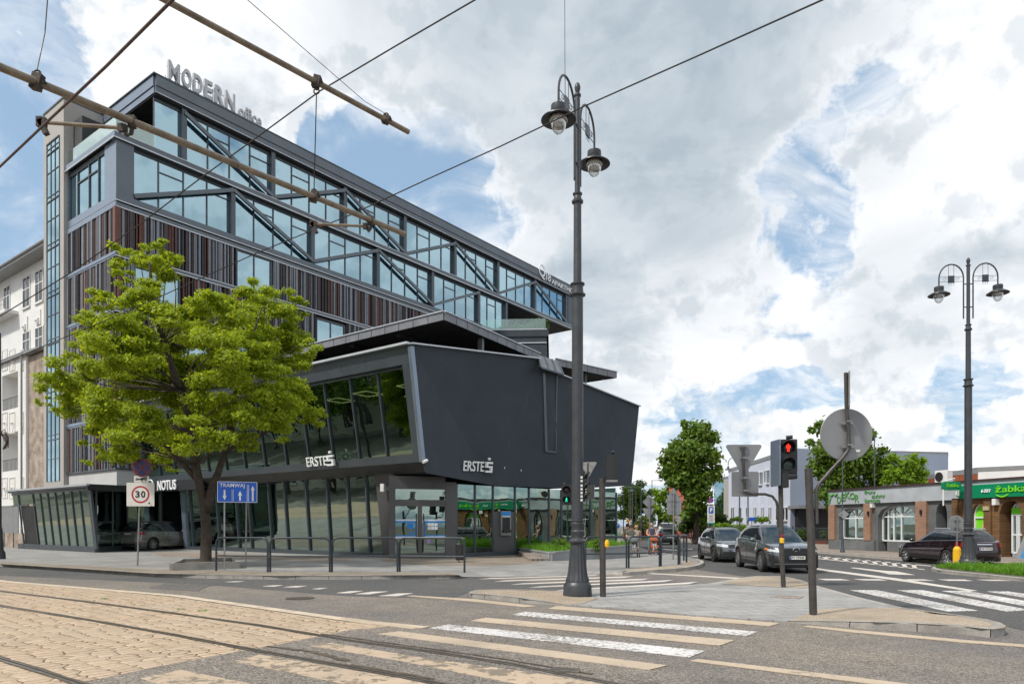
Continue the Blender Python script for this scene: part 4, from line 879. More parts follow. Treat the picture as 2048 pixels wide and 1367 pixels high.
# letters
def erste(mb_, o, rx, up, w_, h_):
    o, rx, up = Vector(o), Vector(rx).normalized(), Vector(up).normalized(); nn_ = rx.cross(up).normalized()
    mb_.text('ERSTE', o, rx, up, w_*.73, h_*.86, .035, .006)
    sx = w_*.775; sw = w_*.225; t = h_*.155
    def rr(x0, x1, y0, y1): mb_.slab([o+rx*x+up*y-nn_*.0 for x, y in ((x0, y0), (x1, y0), (x1, y1), (x0, y1))], nn_, .12)
    H = h_*.84
    rr(sx, sx+sw, -t*.4, t*.7); rr(sx, sx+sw, H*.42, H*.42+t); rr(sx, sx+sw, H-t*.9, H+t*.2); rr(sx, sx+sw*.26, H*.42+t, H-t*.9); rr(sx+sw*.74, sx+sw, t*.7, H*.42)
    mb_.lathe(o+rx*(sx+sw*.5)+up*(H+h_*.28)+nn_*0, [(h_*.115, 0), (h_*.115, .10)], 14, ax=(rx, up, nn_))
b = MB(B); xx = xs_(4.7)-.12; a = B.on(615, 935, 0, xx); c = B.on(671, 935, 0, xx); erste(b, (xx, a.y, 4.62), (0, -1, 0), (-.16, 0, 1), abs(c.y-a.y), .56); b.build('street_letters', M['lettr'], bk)
b = MB(B); a = wallhit(924, 941, .06); c = wallhit(979, 943, .06); erste(b, a, c-a, V(-.02, -.12, 1), (c-a).length, .56); b.build('side_letters', M['lettr'], bk)
b = MB(B); xx = 1.45; a = B.on(316, 982, 0, xx); c = B.on(353, 980, 0, xx); b.text('NOTUS', (xx, a.y, 3.87), (0, -1, 0), (0, 0, 1), abs(c.y-a.y), .62, .06, .012)
a2 = B.on(305, 975, 0, xx); b.lathe((xx, a2.y+.25, 4.2), [(.36, 0), (.42, 0), (.42, .06), (.36, .06), (.36, 0)], 20, ax=(V(0, 1, 0), V(0, 0, 1), V(-1, 0, 0)), cap=False)
b.build('entrance_letters', M['lettr'], bk)
b = MB(B); b.box(1.5, 1.75, -7.2, 1.0, 3.8, 4.44); b.build('entrance_fascia', M['black'], bk)
# small fittings
b = MB(B); p_ = B.on(770, 968, 0, 2.3); b.box(2.1, 2.2, p_.y-.12, p_.y+.12, 3.25, 3.62); b.build('alarm_box', M['cream'], bk)
b = MB(B); b.tube([B0+V(.0, -.1, .55), B0+V(-.25, -.1, .45)], .07, 8); b.build('camera', M['cream'], bk)
# lines on the side wall and the flap over them
b = MB(B); q = [wallhit(*p_, .03) for p_ in ((1086, 738), (1091, 902), (1110, 904), (1112, 748))]
b.bar(q[0], q[1], .22, .08, up=(0, 1, 0)); b.bar(q[1], q[2], .08, .08, up=(0, 1, 0)); b.bar(q[2], q[3], .08, .08, up=(0, 1, 0)); b.build('wall_channel', M['steel'], bk)
for i, p_ in enumerate(((1009, 935), (1042, 940))):
    q = wallhit(*p_, .012); b = MB(B); b.lathe(q, [(.035, 0), (.03, .004)], 7, ax=(V(1, 0, 0), V(0, 0, 1.8), V(0, -1, 0))); b.build('bird_dropping', M['cream'], bk)
b = MB(); fp = [D(1076, 709, 36.2), D(1117, 722, 38.4), D(1127, 749, 37.3), D(1083, 735, 35.2)]
b.slab(fp, (.3, .5, -.4), .12)
b.mi = 1
for t in (0, .33, .67, 1):
    b.bar(fp[0].lerp(fp[1], t)-V(0, .05, 0), fp[3].lerp(fp[2], t)-V(0, .05, 0), .06, .05)
b.bar(fp[3]-V(0, .04, 0), fp[2]-V(0, .04, 0), .06, .08); b.build('roof_flap', [M['zinc'], M['steel']], bk)
# canopy
K, K2, K3, K4 = V(3.75, -24.93, 0), V(13.11, -23.9, 0), V(14.66, -23.97, 0), V(20.18, -25.14, 0)
b = MB(B); b.prism([(3.75, -24.93), (13.11, -23.9), (13.11, 0), (3.75, 0)], 11.33, 11.6, bot=True); b.prism([(14.66, -23.97), (20.18, -25.14), (20.9, -9), (14.66, -9)], 11.36, 11.62, bot=True)
for y in (-21.5, -18, -14.5): b.bar((4.1, y, 11.25), (13, y+1.6, 11.25), .25, .2)
b.box(6.5, 18, -20.5, -.5, 9.2, 11.33); b.poly([(1.2, -25.4, 9.28), (8.9, -26.5, 9.6), (19, -27, 8.95), (19, 0, 9.28), (1.2, 0, 9.28)])  # dark box added in the gap, its colour standing for the shade there
b.build('canopy', M['soffit'], bk)
b = MB(B)
def fpan(a, c, z0=11.30, z1=11.68, L=.98):
    d = (c-a); n_ = max(1, round(d.length/L)); 
    for k in range(n_):
        p_ = a+d*((k+.02)/n_); q_ = a+d*((k+.98)/n_); n2 = V(d.y, -d.x, 0).normalized()
        if n2.dot(V(-1, -1, 0)) < 0: n2 = -n2
        b.prism([(p_.x, p_.y), (q_.x, q_.y), (q_.x+n2.x*.05, q_.y+n2.y*.05), (p_.x+n2.x*.05, p_.y+n2.y*.05)], z0, z1, bot=True)
    b.mi = 1; b.bar(V(a.x, a.y, 11.71)+n2*.03, V(c.x, c.y, 11.71)+n2*.03, .16, .05); b.mi = 0
fpan(K, V(3.75, 0, 0)); fpan(K, K2); fpan(K3, K4); fpan(K4, V(20.9, -9, 0))
b.build('canopy_edge', [M['zinc'], M['ledge']], bk)
for kx, ky, w_ in ((7.35, -24.35, .14), (17.9, -24.2, .14)): b = MB(B); b.box(kx-w_/2, kx+w_/2, ky, ky+.3, 9.0, 11.33); b.build('canopy_post', M['zinc'], bk)
# recessed garage court left of the shopfront
b = MB(B); b.box(9, 9.2, -7.2, -1, .1, 4); b.box(2.9, 9, -7.1, -7.0, .1, 4); b.box(1.6, 9, -7, .5, 4.0, 4.1); b.build('court_wall', M['black'], bk)
b = MB(B); b.slab([(3.2, -6.6, .12), (3.2, -5.9, .12), (3.2, -5.9, 3.2), (3.2, -6.6, 3.2)], (1, 0, 0), .05); b.build('court_glass', M['glass_g'], bk)

# ================================================================ glazed entrance pavilion
pv_ = thing('glass_pavilion', 'small dark framed glass pavilion with thin flat roof at the foot of the stair tower', 'pavilion', B)
b = MB(B); b.prism([(-3.8, -5.2), (-.9, -5.1), (-.9, -3), (1.4, -1.2), (1.4, 7.2), (-3.7, 7.2)], 3.78, 3.92, bot=True); b.mi = 1; b.box(-3.86, -3.72, -5.24, 7.25, 3.86, 3.97); b.mi = 2; b.box(-3.8, -.9, -5.22, -5.06, 3.6, 3.95); b.build('roof', [M['steel'], M['ledge'], M['black']], pv_)
xb, xt = -3.11, -3.5
def ps(y0, y1, z0, z1, mb_, off=0, t=.05):
    f_ = lambda z: xb+(xt-xb)*(z-.12)/3.66+off
    mb_.slab([(f_(z0), y0, z0), (f_(z0), y1, z0), (f_(z1), y1, z1), (f_(z1), y0, z1)], (1, 0, 0), t)
b = MB(B); ps(-4.6, 7.0, .12, .45, b, -.06, .2); ps(-4.85, -4.55, .3, 3.7, b, -.05, .12); b.box(-3.0, -.1, -4.7, -4.6, .12, .14); ps(4.4, 7.0, 2.9, 3.0, b, -.05)
e0, e1 = V(-3.11, -4.59, 0), V(-.2, -1.9, 0)
wallbox(b, e0, e1, .12, .42, 0, .08); b.build('frame', M['steel'], pv_)
g = MB(B); ps(-4.55, 3.4, .45, 3.7, g); ps(3.4, 7.0, 3.0, 3.7, g); w = g.build('front_window', M['glass_g'], pv_)
f = MB(B)
for k in range(8): y = -4.55+k*1.15; ps(y-.04, y+.04, .42, 3.7, f, -.06, .06)
ps(-4.6, 7, 3.62, 3.76, f, -.06, .06); ps(5.9, 6.0, .12, 3.7, f, -.06, .06); f.build('window_frame', M['steel'], w)
b = MB(B); ps(3.6, 5.8, .12, 2.9, b, .02); b.build('door', M['black'], pv_)
g = MB(B); wallbox(g, e0, e1, .42, 3.7, 0, .02); wallbox(g, e1, V(6, -1.2, 0), .2, 3.9, 0, .02); w = g.build('side_window', M['glass_g'], pv_)
f = MB(B)
for t in (0, .5, 1): q = e0.lerp(e1, t); f.box(q.x-.05, q.x+.05, q.y-.05, q.y+.05, .12, 3.7)
for x in (2, 4): f.box(x-.05, x+.05, -1.8, -1.6, .12, 3.9)
f.tube([e0+V(.1, -.12, 1.15), e1+V(.1, -.12, 1.15)], .025, 6); f.build('window_frame', M['steel'], w)
b = MB(B); b.box(-1.2, -1.0, -2.4, 7.3, .1, 3.7); b.box(5.9, 6.1, -1.6, 2, .1, 3.9); b.mi = 1; b.box(-3, 6, -3.5, 7, .1, .13); b.build('room', [M['room'], M['roomfloor']], pv_)

# ================================================================ old cream house on the left
hs = thing('old_house', 'cream plastered old tenement with loggias, ornament panels and a peeling brown gable', 'house', B)
YC = 11.1
XF, XM = -.3, 1.6
zE = B.on(60, 500, 0, .6).z; yN = B.on(53, 700, 0, XF).y; zN = B.on(53, 700, 0, XF).z
b = MB(B); b.box(XM, 12, YC, 46, 0, zE-.3); 
def wl(px, py, x=XM): p_ = B.on(px, py, 0, x); return p_.y, p_.z
b.build('wall', M['cream'], hs)
b = MB(B); b.prism([(.5, YC-.1), (.5, 46), (7, 46), (7, YC-.1)], zE-.3, [zE, zE, zE+2.8, zE+2.8], bot=True); b.tube([(.45, YC-.2, zE-.02), (.45, 46, zE-.02)], .1, 8); b.build('roof', M['signback'], hs)
def win(px0, px1, py0, py1, x, nm='window', dep=.35, mt='glass_g'):
    y1, z1 = wl(px0, py0, x); y0, _ = wl(px1, py0, x); z0 = wl((px0+px1)/2, py1, x)[1]; z1 = wl((px0+px1)/2, py0, x)[1]
    g = MB(B); g.box(x-.02, x+.0, y0, y1, z0, z1); o = g.build(nm, M[mt], hs)
    f = MB(B); f.box(x-.12, x-.03, y0-.12, y1+.12, z0-.15, z0); f.box(x-.06, x-.022, y0-.1, y0, z0, z1+.1); f.box(x-.06, x-.022, y1, y1+.1, z0, z1+.1); f.box(x-.06, x-.022, y0, y1, z1, z1+.1); f.box(x-.05, x-.022, (y0+y1)/2-.04, (y0+y1)/2+.04, z0, z1); f.box(x-.05, x-.022, y0, y1, z0+(z1-z0)*.6, z0+(z1-z0)*.6+.07)
    f.build('window_frame', M['cream'], o); return o
for q in ((47, 60, 555, 614), (72, 86, 542, 603), (47, 60, 665, 706), (72, 86, 655, 706), (9, 20, 574, 622)): win(*q, XM, mt='carglass')
b = MB(B); y0, z0 = wl(37, 622); b.box(XM-1.0, XM, y0, y0+14, z0-.25, z0); b.build('balcony_slab', M['cream'], hs)
b = MB(B)
for k in range(26): b.tube([(XM-.95, y0+.1+k*.35, z0), (XM-.95, y0+.1+k*.35, z0+.85)], .02, 4)
b.tube([(XM-.95, y0, z0+.85), (XM-.95, y0+14, z0+.85)], .03, 5); b.tube([(XM-.95, y0, z0+.45), (XM-.95, y0+14, z0+.45)], .02, 5); b.build('balcony_railing', M['galv'], hs)
for pxm, pym in ((52, 648), (78, 635)):
    b = MB(B); y, z = wl(pxm, pym); b.box(XM-.08, XM-.01, y-.45, y+.45, z-.6, z+.6); b.box(XM-.2, XM-.08, y-.22, y+.22, z-.5, z-.05); b.ball((XM-.2, y, z-.25), .14, 8); b.build('ornament', M['cream'], hs)
# lower wing with loggias and bare side wall
b = MB(B); b.box(XF+1.2, XM-.02, yN+.02, 40, 0, zN-.4)
lp = [(B.on(5, p0, 0, XF).z, B.on(5, p1, 0, XF).z) for p0, p1 in ((752, 822), (868, 943))]
ya = B.on(36, 800, 0, XF).y; yb = ya+3.4
b.box(XF, XF+1.2, yN+.02, ya, 3.2, zN-.4)
zc = [3.2]+[q for l in sorted((a_[1], a_[0]) for a_ in lp) for q in l]+[zN-.4]
for i in range(0, len(zc), 2): b.box(XF, XF+1.2, ya, yb, zc[i], zc[i+1])
b.box(XF, XF+1.2, yb, 40, 3.2, zN-.4); b.box(XF+.1, XF+1.2, yN+.02, 40, 0, 3.2); b.build('wing_wall', M['cream'], hs)
b = MB(B); b.box(XF+.15, 8, YC-.05, yN, 0, zN-.5); b.build('side_wall', M['oldwall'], hs)
b = MB(B); b.box(XF-.25, 3, YC-.1, 40, zN-.4, zN-.2); b.mi = 1
b.tube([(XF-.28, yN+.15, zN-.3), (XF-.28, yN+.15, .3)], .07, 8); b.tube([(XF-.2, yN, zN-.18), (XF-.2, 40, zN-.18)], .08, 6)
b.build('gutter', [M['signback'], M['galv']], hs)
for (z1_, z0_) in lp:
    b = MB(B); zr_ = z0_+.9
    for k in range(12): b.tube([(XF+.05, ya+.1+k*.28, z0_), (XF+.05, ya+.1+k*.28, zr_)], .018, 4)
    b.tube([(XF+.05, ya, zr_), (XF+.05, yb, zr_)], .03, 5); b.build('balcony_railing', M['steel'], hs)
    b = MB(B); b.box(XF+1.15, XF+1.19, ya+.6, ya+1.6, z0_, z1_-.5); b.build('balcony_door', M['oldwall'], hs)
for py_ in (720, 845, 975):
    for pq in (10, 25, 45):
        b = MB(B); q = B.on(pq, py_, 0, XF); s = .45 if pq != 45 else .22
        b.slab([(XF-.03, q.y-s, q.z), (XF-.03, q.y, q.z-.75), (XF-.03, q.y+s, q.z), (XF-.03, q.y, q.z+.75)], (1, 0, 0), .028)
        for sx in (-1, 1):
            b.bar((XF-.02, q.y+sx*s*1.25, q.z-.8), (XF-.02, q.y+sx*s*1.25, q.z+.8), .05, .05)
        b.bar((XF-.02, q.y-s*1.25, q.z+.8), (XF-.02, q.y+s*1.25, q.z+.8), .05, .05); b.bar((XF-.02, q.y-s*1.25, q.z-.8), (XF-.02, q.y+s*1.25, q.z-.8), .05, .05)
        b.ball((XF-.03, q.y, q.z), .14, 8); b.build('ornament', M['signwhite'], hs)
b = MB(B); q0 = B.on(35, 1012, 0, XF); b.box(XF+.05, XF+.095, q0.y, q0.y+4, .1, q0.z); b.build('roller_shutter', M['signback'], hs)
fn_ = thing('hoarding', 'low grey board hoarding beside the glass pavilion at the left edge', 'fence', B)
b = MB(B); b.box(-2.6, -2.5, 7.6, 14, .12, 1.1); b.mi = 1
for y in (7.7, 9.5, 11.3, 13): b.box(-2.66, -2.6, y, y+.08, .12, 1.15)
b.build('board', [M['oldwall'], M['galv']], fn_)
# ================================================================ shop row on the right
Z = Fr(20.70, 45.7, math.atan2(-.966, .2586))
zx = lambda px, y=0.0: Z.on(px, 1060, 1, y).x
def zz_(px, py, y=0.0): return Z.on(px, py, 1, y).z
shop = thing('shop_row', 'single storey shop row with grey fascia, brick piers and arched windows', 'shop building', Z)
M['brown_br'] = brickmat('brown_brick', (.22, .115, .05), (.15, .08, .035), (.05, .035, .02), .24, .075, .008, 0, 'xz', bump=.4, var=.3, stain=.25)
M['orange_br'] = brickmat('orange_brick', (.36, .215, .145), (.30, .18, .125), (.20, .14, .10), .4, .10, .006, 0, 'xz', bump=.4, var=.3, stain=.25)
M['greystone'] = brickmat('grey_tiles', (.17, .178, .18), (.14, .15, .15), (.08, .08, .08), .6, .6, .004, 0, 'xz', bump=.2, var=.3, stain=.35, rough=.5)
M['greyband'] = pm('grey_render_band', (.36, .385, .41), .85, var=.16, vs=1.0, bump=.2, fine=.08)
XS = [zx(p) for p in (1659, 1671, 1674.6, 1731, 1741, 1751, 1831.5, 1836, 1850, 1871, 1893, 1907, 1943, 1968, 1997, 2042)]
xE = zx(2048)+9.0
b = MB(Z); b.box(.3, xE, .9, 14, 0, 3.7); b.build('wall', M['greyband'], shop)
b = MB(Z); b.box(0, XS[11], -.12, .9, 2.98, 3.86); b.box(XS[11], xE, -.12, .9, 3.05, 3.86); b.build('fascia', M['greyband'], shop)
b = MB(Z); b.box(-.08, xE, -.2, 14, 3.86, 3.95); b.build('roof_edge', M['slat_d'], shop)
def archwall(mb_, x0, x1, a, c, zs_, zc_, z0, z1, y0=0.0, y1=.35, n=14, sill=0.0):
    "wall from x0 to x1 with one arched opening a..c; spring line zs_, crown zc_"
    mb_.box(x0, a, y0, y1, z0, z1); mb_.box(c, x1, y0, y1, z0, z1)
    if sill > z0: mb_.box(a, c, y0, y1, z0, sill)
    m_ = (a+c)/2; r = (c-a)/2
    P_ = [(a+(c-a)*k/n, zs_+(zc_-zs_)*math.sqrt(max(0, 1-((a+(c-a)*k/n-m_)/r)**2))) for k in range(n+1)]
    for k in range(n):
        (xa, za), (xb_, zb_) = P_[k], P_[k+1]
        mb_.slab([(xa, y0, za), (xb_, y0, zb_), (xb_, y0, z1), (xa, y0, z1)], (0, 1, 0), y1-y0)
def arcglass(a, c, zs_, zc_, z0, y, mt, fm, nm, mull=(), bars=(), parent=None, sill_=True, fan=False):
    n = 16; m_ = (a+c)/2; r = (c-a)/2
    top = [(a+(c-a)*k/n, y, zs_+(zc_-zs_)*math.sqrt(max(0, 1-((a+(c-a)*k/n-m_)/r)**2))) for k in range(n+1)]
    g = MB(Z); g.poly([(a, y, z0)]+top+[(c, y, z0)]); w_ = g.build(nm, mt, parent or shop)
    f = MB(Z)
    for k in range(n): f.bar((top[k][0], y-.04, top[k][2]-.03), (top[k+1][0], y-.04, top[k+1][2]-.03), .07, .08)
    f.box(a-.02, a+.06, y-.08, y-.01, z0, zs_); f.box(c-.06, c+.02, y-.08, y-.01, z0, zs_); f.box(a, c, y-.08, y-.01, z0, z0+.08)
    for x in mull: f.box(x-.035, x+.035, y-.075, y-.01, z0, zs_+(zc_-zs_)*.97*math.sqrt(max(0, 1-((x-m_)/r)**2)))
    for z in bars: f.box(a, c, y-.07, y-.01, z-.035, z+.035)
    if fan:
        for t in (35, 60, 120, 145): f.bar((m_, y-.03, zs_), (m_+r*.95*math.cos(R(t)), y-.03, zs_+(zc_-zs_)*.95*math.sin(R(t))), .02, .03)
    f.build('window_frame', fm, w_); return w_
b = MB(Z); archwall(b, XS[1], XS[4]-.0, XS[2]+.1, XS[3]-.05, 2.15, 2.72, .75, 2.98, .04, .5); archwall(b, XS[5]-.35, XS[7], XS[5]+.15, XS[6]-.05, 2.2, 2.80, .12, 2.98, .04, .6); archwall(b, XS[8], XS[11], XS[9], XS[10], 2.3, 2.85, .12, 2.98, .04, .7)
b.box(0, XS[5], -.1, .04, .1, .75); b.box(XS[5]+1.0, XS[9]-.3, -.1, .04, .1, .72); b.box(XS[5]+1.05, XS[6]-.05, .04, .5, .1, .72); b.build('stone_cladding', M['greystone'], shop)
for a, c in ((0.02, XS[1]+.05), (XS[3]-.02, XS[4]+.12), (XS[7]-.05, XS[8]+.2)):
    b = MB(Z); b.box(a, c, -.14, .05 if a > .1 else 1.5, .75, 2.98); b.build('brick_pier', M['orange_br'], shop)
sgl = M['glass_c']
arcglass(XS[2]+.1, XS[3]-.05, 2.15, 2.72, .8, .42, M['glass_g'], M['wframe'], 'arched_window', mull=((XS[2]+XS[3])/2,), bars=(2.1,), fan=True)
arcglass(XS[5]+.15, XS[6]-.05, 2.2, 2.8, .72, .42, M['glass_g'], M['wframe'], 'arched_window', mull=(XS[5]+1.02, XS[5]+.6, (XS[5]+XS[6])/2+.1), bars=(2.16,), fan=True)
arcglass(XS[9]+.35, XS[10], 2.3, 2.75, .2, .6, M['glass_g'], M['wframe'], 'arched_door', mull=((XS[9]+XS[10])/2+.1,), bars=(2.2,))
b = MB(Z); x0 = XS[11]; archwall(b, x0, zx(1985), XS[12], XS[13], 2.15, 2.72, .1, 3.05, 0, .4, sill=.6); archwall(b, zx(1985), xE, zx(1999), zx(2044), 2.2, 2.85, .12, 3.05, .0, .7); b.box(XS[11], XS[11]+.35, -.12, 0, .1, 3.0); b.box(zx(1970), zx(1984), -.1, 0, .1, 3.05); b.build('brick_front', M['brown_br'], shop)
arcglass(XS[12], XS[13], 2.15, 2.72, .6, .25, M['zlime'], M['wframe'], 'green_window', bars=(2.05,))
b = MB(Z); b.box(XS[12]+.45, XS[13]-.1, .17, .19, .9, 1.75); b.build('poster', pm('poster_red', (.36, .09, .04), .5, var=.5, vs=9, col2=(.6, .4, .2)), shop)
w = arcglass(zx(2010), zx(2042), 2.2, 2.78, .3, .5, M['glass_g'], M['wframe'], 'shop_door', mull=(zx(2020), zx(2024)), bars=(2.15, 1.2))
b = MB(Z); b.box(zx(2034), zx(2041), .42, .44, 1.3, 1.95); b.build('door_poster', M['zgreen'], w)
b = MB(Z); b.box(zx(2010), zx(2042), .40, .43, 2.2, 2.5); b.build('door_arch_panel', M['zlime'], w)
b = MB(Z); b.box(.5, xE, 4, 4.1, .1, 3.5); b.mi = 1; b.box(XS[2], XS[3], .9, .95, .8, 1.9); b.box(XS[5]+1.4, XS[6], .9, .95, .8, 1.8); b.build('interior', [M['room'], M['curtain']], shop)
# green fascia sign and its writing
b = MB(Z); b.box(zx(1925), xE, -.22, -.12, 3.02, 3.68); b.build('green_sign', M['zgreen'], shop)
def zt(mb_, s, p0, p1, z0, h, y=-.24, bold=0.0, arc=None, d=.03):
    a, c = zx(p0, y), zx(p1, y); mb_.text(s, (a, y, z0), (1, 0, 0), (0, 0, 1), c-a, h, d, bold, arc)
b = MB(Z); zt(b, 'żabka', 1992, 2053, 3.25, .33, bold=.008)
a, c = zx(2000), zx(2024)
for k in range(10):
    t0_, t1_ = k/10, (k+1)/10; f_ = lambda t: 3.14-.10*math.sin(math.pi*t)
    b.bar((a+(c-a)*t0_, -.24, f_(t0_)), (a+(c-a)*t1_, -.24, f_(t1_)), .03, .05+.02*math.sin(math.pi*t0_))
b.mi = 1; zt(b, '6-23/7', 1963, 1982, 3.28, .16, bold=.02)
b.build('sign_letters', [M['zlime'], M['lettr']], shop)
# curtain shop letters
b = MB(Z)
for i, (s, p0, p1, z0, h) in enumerate((('D', 1674.5, 1682, 3.08, .42), ('E', 1682.5, 1691, 3.22, .42), ('K', 1691, 1700, 3.34, .42), ('O', 1700, 1710, 3.30, .38), ('R', 1710, 1718, 3.10, .46))): zt(b, s, p0, p1, z0, h, y=-.15, d=.03, bold=.0)
b.tube([(zx(1661.5), -.18, 3.72), (zx(1662), -.18, 3.3), (zx(1660.5), -.18, 3.02)], .035, 6); b.tube([(zx(1664.5), -.18, 3.72), (zx(1666), -.18, 3.4), (zx(1662.5), -.18, 3.05)], .03, 6)
for a_, c_ in ((1664, 1672), (1671, 1680)):
    pts = [(zx(a_+(c_-a_)*t/6), -.18, 3.74-.16*math.sin(math.pi*t/6)) for t in range(7)]; b.tube(pts, [.01, .035, .05, .055, .05, .035, .01], 6)
for s, p0, p1, z0, h in (('firany', 1729, 1751, 3.50, .26), ('zasłony', 1743, 1770, 3.26, .24), ('karnisze', 1730, 1760, 3.03, .24)): zt(b, s, p0, p1, z0, h, y=-.15, d=.03, bold=.0)
b.build('shop_letters', pm('leaf_green_letters', (.09, .30, .07), .5), shop)
zsg = thing('hanging_sign', 'green projecting pillow shaped shop sign on a white bracket pipe', 'shop sign', Z)
xs0, xs1 = zx(1885, -1.0), zx(1920, -1.0); zc0, zc1 = zz_(1903, 980, -1.0), zz_(1903, 962, -1.0)
sgc = (Z((xs0, -1, 0))+Z((xs1, -1, 0)))/2
SF = Fr(sgc.x, sgc.y, R(8))
hw_ = .5; b = MB(SF); hh_ = (zc1-zc0)/2; zm = (zc0+zc1)/2
ol = [(-hw_*1.0, -hh_*.55), (-hw_*.9, -hh_*.9), (0, -hh_), (hw_*.9, -hh_*.9), (hw_, -hh_*.55), (hw_, hh_*.55), (hw_*.9, hh_*.9), (0, hh_), (-hw_*.9, hh_*.9), (-hw_, hh_*.55)]
b.slab([(x, -.08, zm+z) for x, z in ol], (0, 1, 0), .16); b.build('panel', M['zgreen'], zsg)
b = MB(SF); b.text('żabka', (-.34, -.085, zm-.06), (1, 0, 0), (0, 0, 1), .7, .20, .02, .01); b.build('letters', M['zlime'], zsg)
b = MB(SF); b.tube([(-.3, .1, zm+hh_), (0.1, .1, zm+hh_+.12), (.45, .3, zm+hh_+.18), (.7, .8, zm+.1)], .03, 8); b.tube([(-.44, .0, zm), (-.44, .0, zm-1.0)], .035, 8); b.build('bracket', M['cream'], zsg)
osg = thing('oval_sign', 'small white oval advert plate on the grey fascia beside the green sign', 'shop sign', Z)
b = MB(Z); xo = zx(1919, -.2); zo = zz_(1919, 985, -.2); b.lathe((xo, -.14, zo), [(.26, 0), (.26, .05)], 20, ax=(V(1, 0, 0), V(0, 0, .6), V(0, -1, 0))); b.build('plate', M['signwhite'], osg)
ac = thing('air_conditioner', 'white air conditioner unit standing on the shop roof edge', 'air conditioner', Z)
b = MB(Z); xa, xb2 = zx(1872, .5), zx(1897, .5); b.box(xa, xb2, .4, .8, 3.95, 4.62); b.build('case', M['cream'], ac, bevel=.03)
b = MB(Z); b.lathe((xa+.3, .40, 4.28), [(.24, 0), (.26, .02), (.24, .03)], 18, ax=(V(1, 0, 0), V(0, 0, 1), V(0, -1, 0))); b.build('fan_grille', M['plastic'], ac)
wl_ = 0
for i, px in enumerate((1737.5, 1843)):
    o = MB(Z); x = zx(px, -.14); o.box(x-.05, x+.05, -.24, -.145, 2.25, 2.5); o.build('wall_lamp', M['plastic'], shop)
o = MB(Z); x = zx(1745, -.1); o.box(x-.08, x+.08, -.22, .03, 2.72, 2.95); o.build('alarm_box', M['cream'], shop)
o = MB(Z); x = zx(1992, -.1); o.box(x-.1, x+.1, -.25, .0, 2.65, 2.95); o.build('meter_box', M['cream'], shop)
o = MB(Z); x = zx(1973, -.1); o.box(x-.16, x+.16, -.16, -.101, 2.4, 2.6); o.build('house_number', pm('tan', (.4, .33, .2)), shop)
bdz = thing('leaning_board', 'grey and blue boards leaning beside the shop door at the right edge', 'board', Z)
b = MB(Z); x = zx(2033, -.5); b.slab([(x, -.6, .12), (x+.5, -.6, .12), (x+.62, -.15, 1.25), (x+.12, -.15, 1.25)], (0, 1, .3), .04); b.mi = 1; b.slab([(x+.35, -.75, .12), (x+1.1, -.75, .12), (x+1.2, -.2, 1.3), (x+.45, -.2, 1.3)], (0, 1, .3), .04); b.build('panel', [M['signback'], pm('board_blue', (.04, .18, .36), .5, var=.5, vs=5)], bdz)

# ================================================================ further buildings
def block(name, label, cat, pts, z1, m, roofm=None, fr=None, parts=None):
    cx = sum(p[0] for p in pts)/len(pts); cy = sum(p[1] for p in pts)/len(pts); t = thing(name, label, cat, Fr(pts[0][0], pts[0][1], 0))
    b = MB(); b.prism(pts, 0, z1); b.build('wall', m, t)
    b = MB(); b.prism([((p[0]-cx)*1.006+cx, (p[1]-cy)*1.006+cy) for p in pts], [z-.3 for z in (z1 if isinstance(z1, list) else [z1]*len(pts))], [z+.1 for z in (z1 if isinstance(z1, list) else [z1]*len(pts))]); b.build('roof', roofm or M['steel'], t)
    return t
p0 = XY(1580, 66); pl = XY(1457, 89.7); pr = XY(1895, 69)
M['bluewhite'] = pm('pale_blue_render_lit', (.56, .60, .70), .85, var=.05, vs=.3)
M['blueshade'] = pm('pale_blue_render_shaded', (.25, .29, .37), .85, var=.06, vs=.3)  # same render made darker: shade on the front face put into the colour
nb_ = block('office_block', 'pale blue two storey block with tall narrow windows behind the fence', 'office building', [(p0.x, p0.y), (pr.x, pr.y), (pr.x+3, pr.y+22), (pl.x+6, pl.y+2), (pl.x, pl.y)], 8.75, M['bluewhite'], M['signback'])
b = MB(); d_ = (pr-p0).normalized(); n_ = V(d_.y, -d_.x, 0); b.slab([p0+n_*.03, pr+n_*.03, pr+n_*.03+V(0, 0, 8.6), p0+n_*.03+V(0, 0, 8.9)], n_, .06); b.build('front_wall', M['blueshade'], nb_)  # slab over the front that carries the shaded copy of the render
dl = (pl-p0).normalized(); nl_ = V(-dl.y, dl.x, 0)
def fpl(px, py):
    a = p0; k = (((px-PX)/F)*a.y-a.x)/(dl.x-((px-PX)/F)*dl.y); q = a+dl*k; return q, EYE+(HY-py)/F*q.y
for i, (px0, px1, r0, r1) in enumerate([(1516, 1525, 944, 969), (1529, 1539, 940, 967), (1544, 1551, 936, 964), (1502, 1510, 948, 972), (1562, 1570, 934, 962)]+[(1463+k*15-(k*k*.0), 1469+k*15.2, 1014, 1040) for k in range(8)]):
    (a, za), (c, zc_) = fpl(px0, r0), fpl(px1, r1); z1 = EYE+(HY-r0)/F*((a.y+c.y)/2); z0 = EYE+(HY-r1)/F*((a.y+c.y)/2)
    g = MB(); g.slab([a+nl_*.02+V(0, 0, z0), c+nl_*.02+V(0, 0, z0), c+nl_*.02+V(0, 0, z1), a+nl_*.02+V(0, 0, z1)], nl_, .03); w_ = g.build('window', M['carglass'], nb_)
    f = MB(); f.bar(a+nl_*.1+V(0, 0, z0), c+nl_*.1+V(0, 0, z0), .15, .12); f.bar(a+nl_*.08+V(0, 0, z1), c+nl_*.08+V(0, 0, z1), .1, .1); f.bar(a.lerp(c, .5)+nl_*.07+V(0, 0, z0), a.lerp(c, .5)+nl_*.07+V(0, 0, z1), .12, .08); f.build('window_frame', M['wframe'], w_)
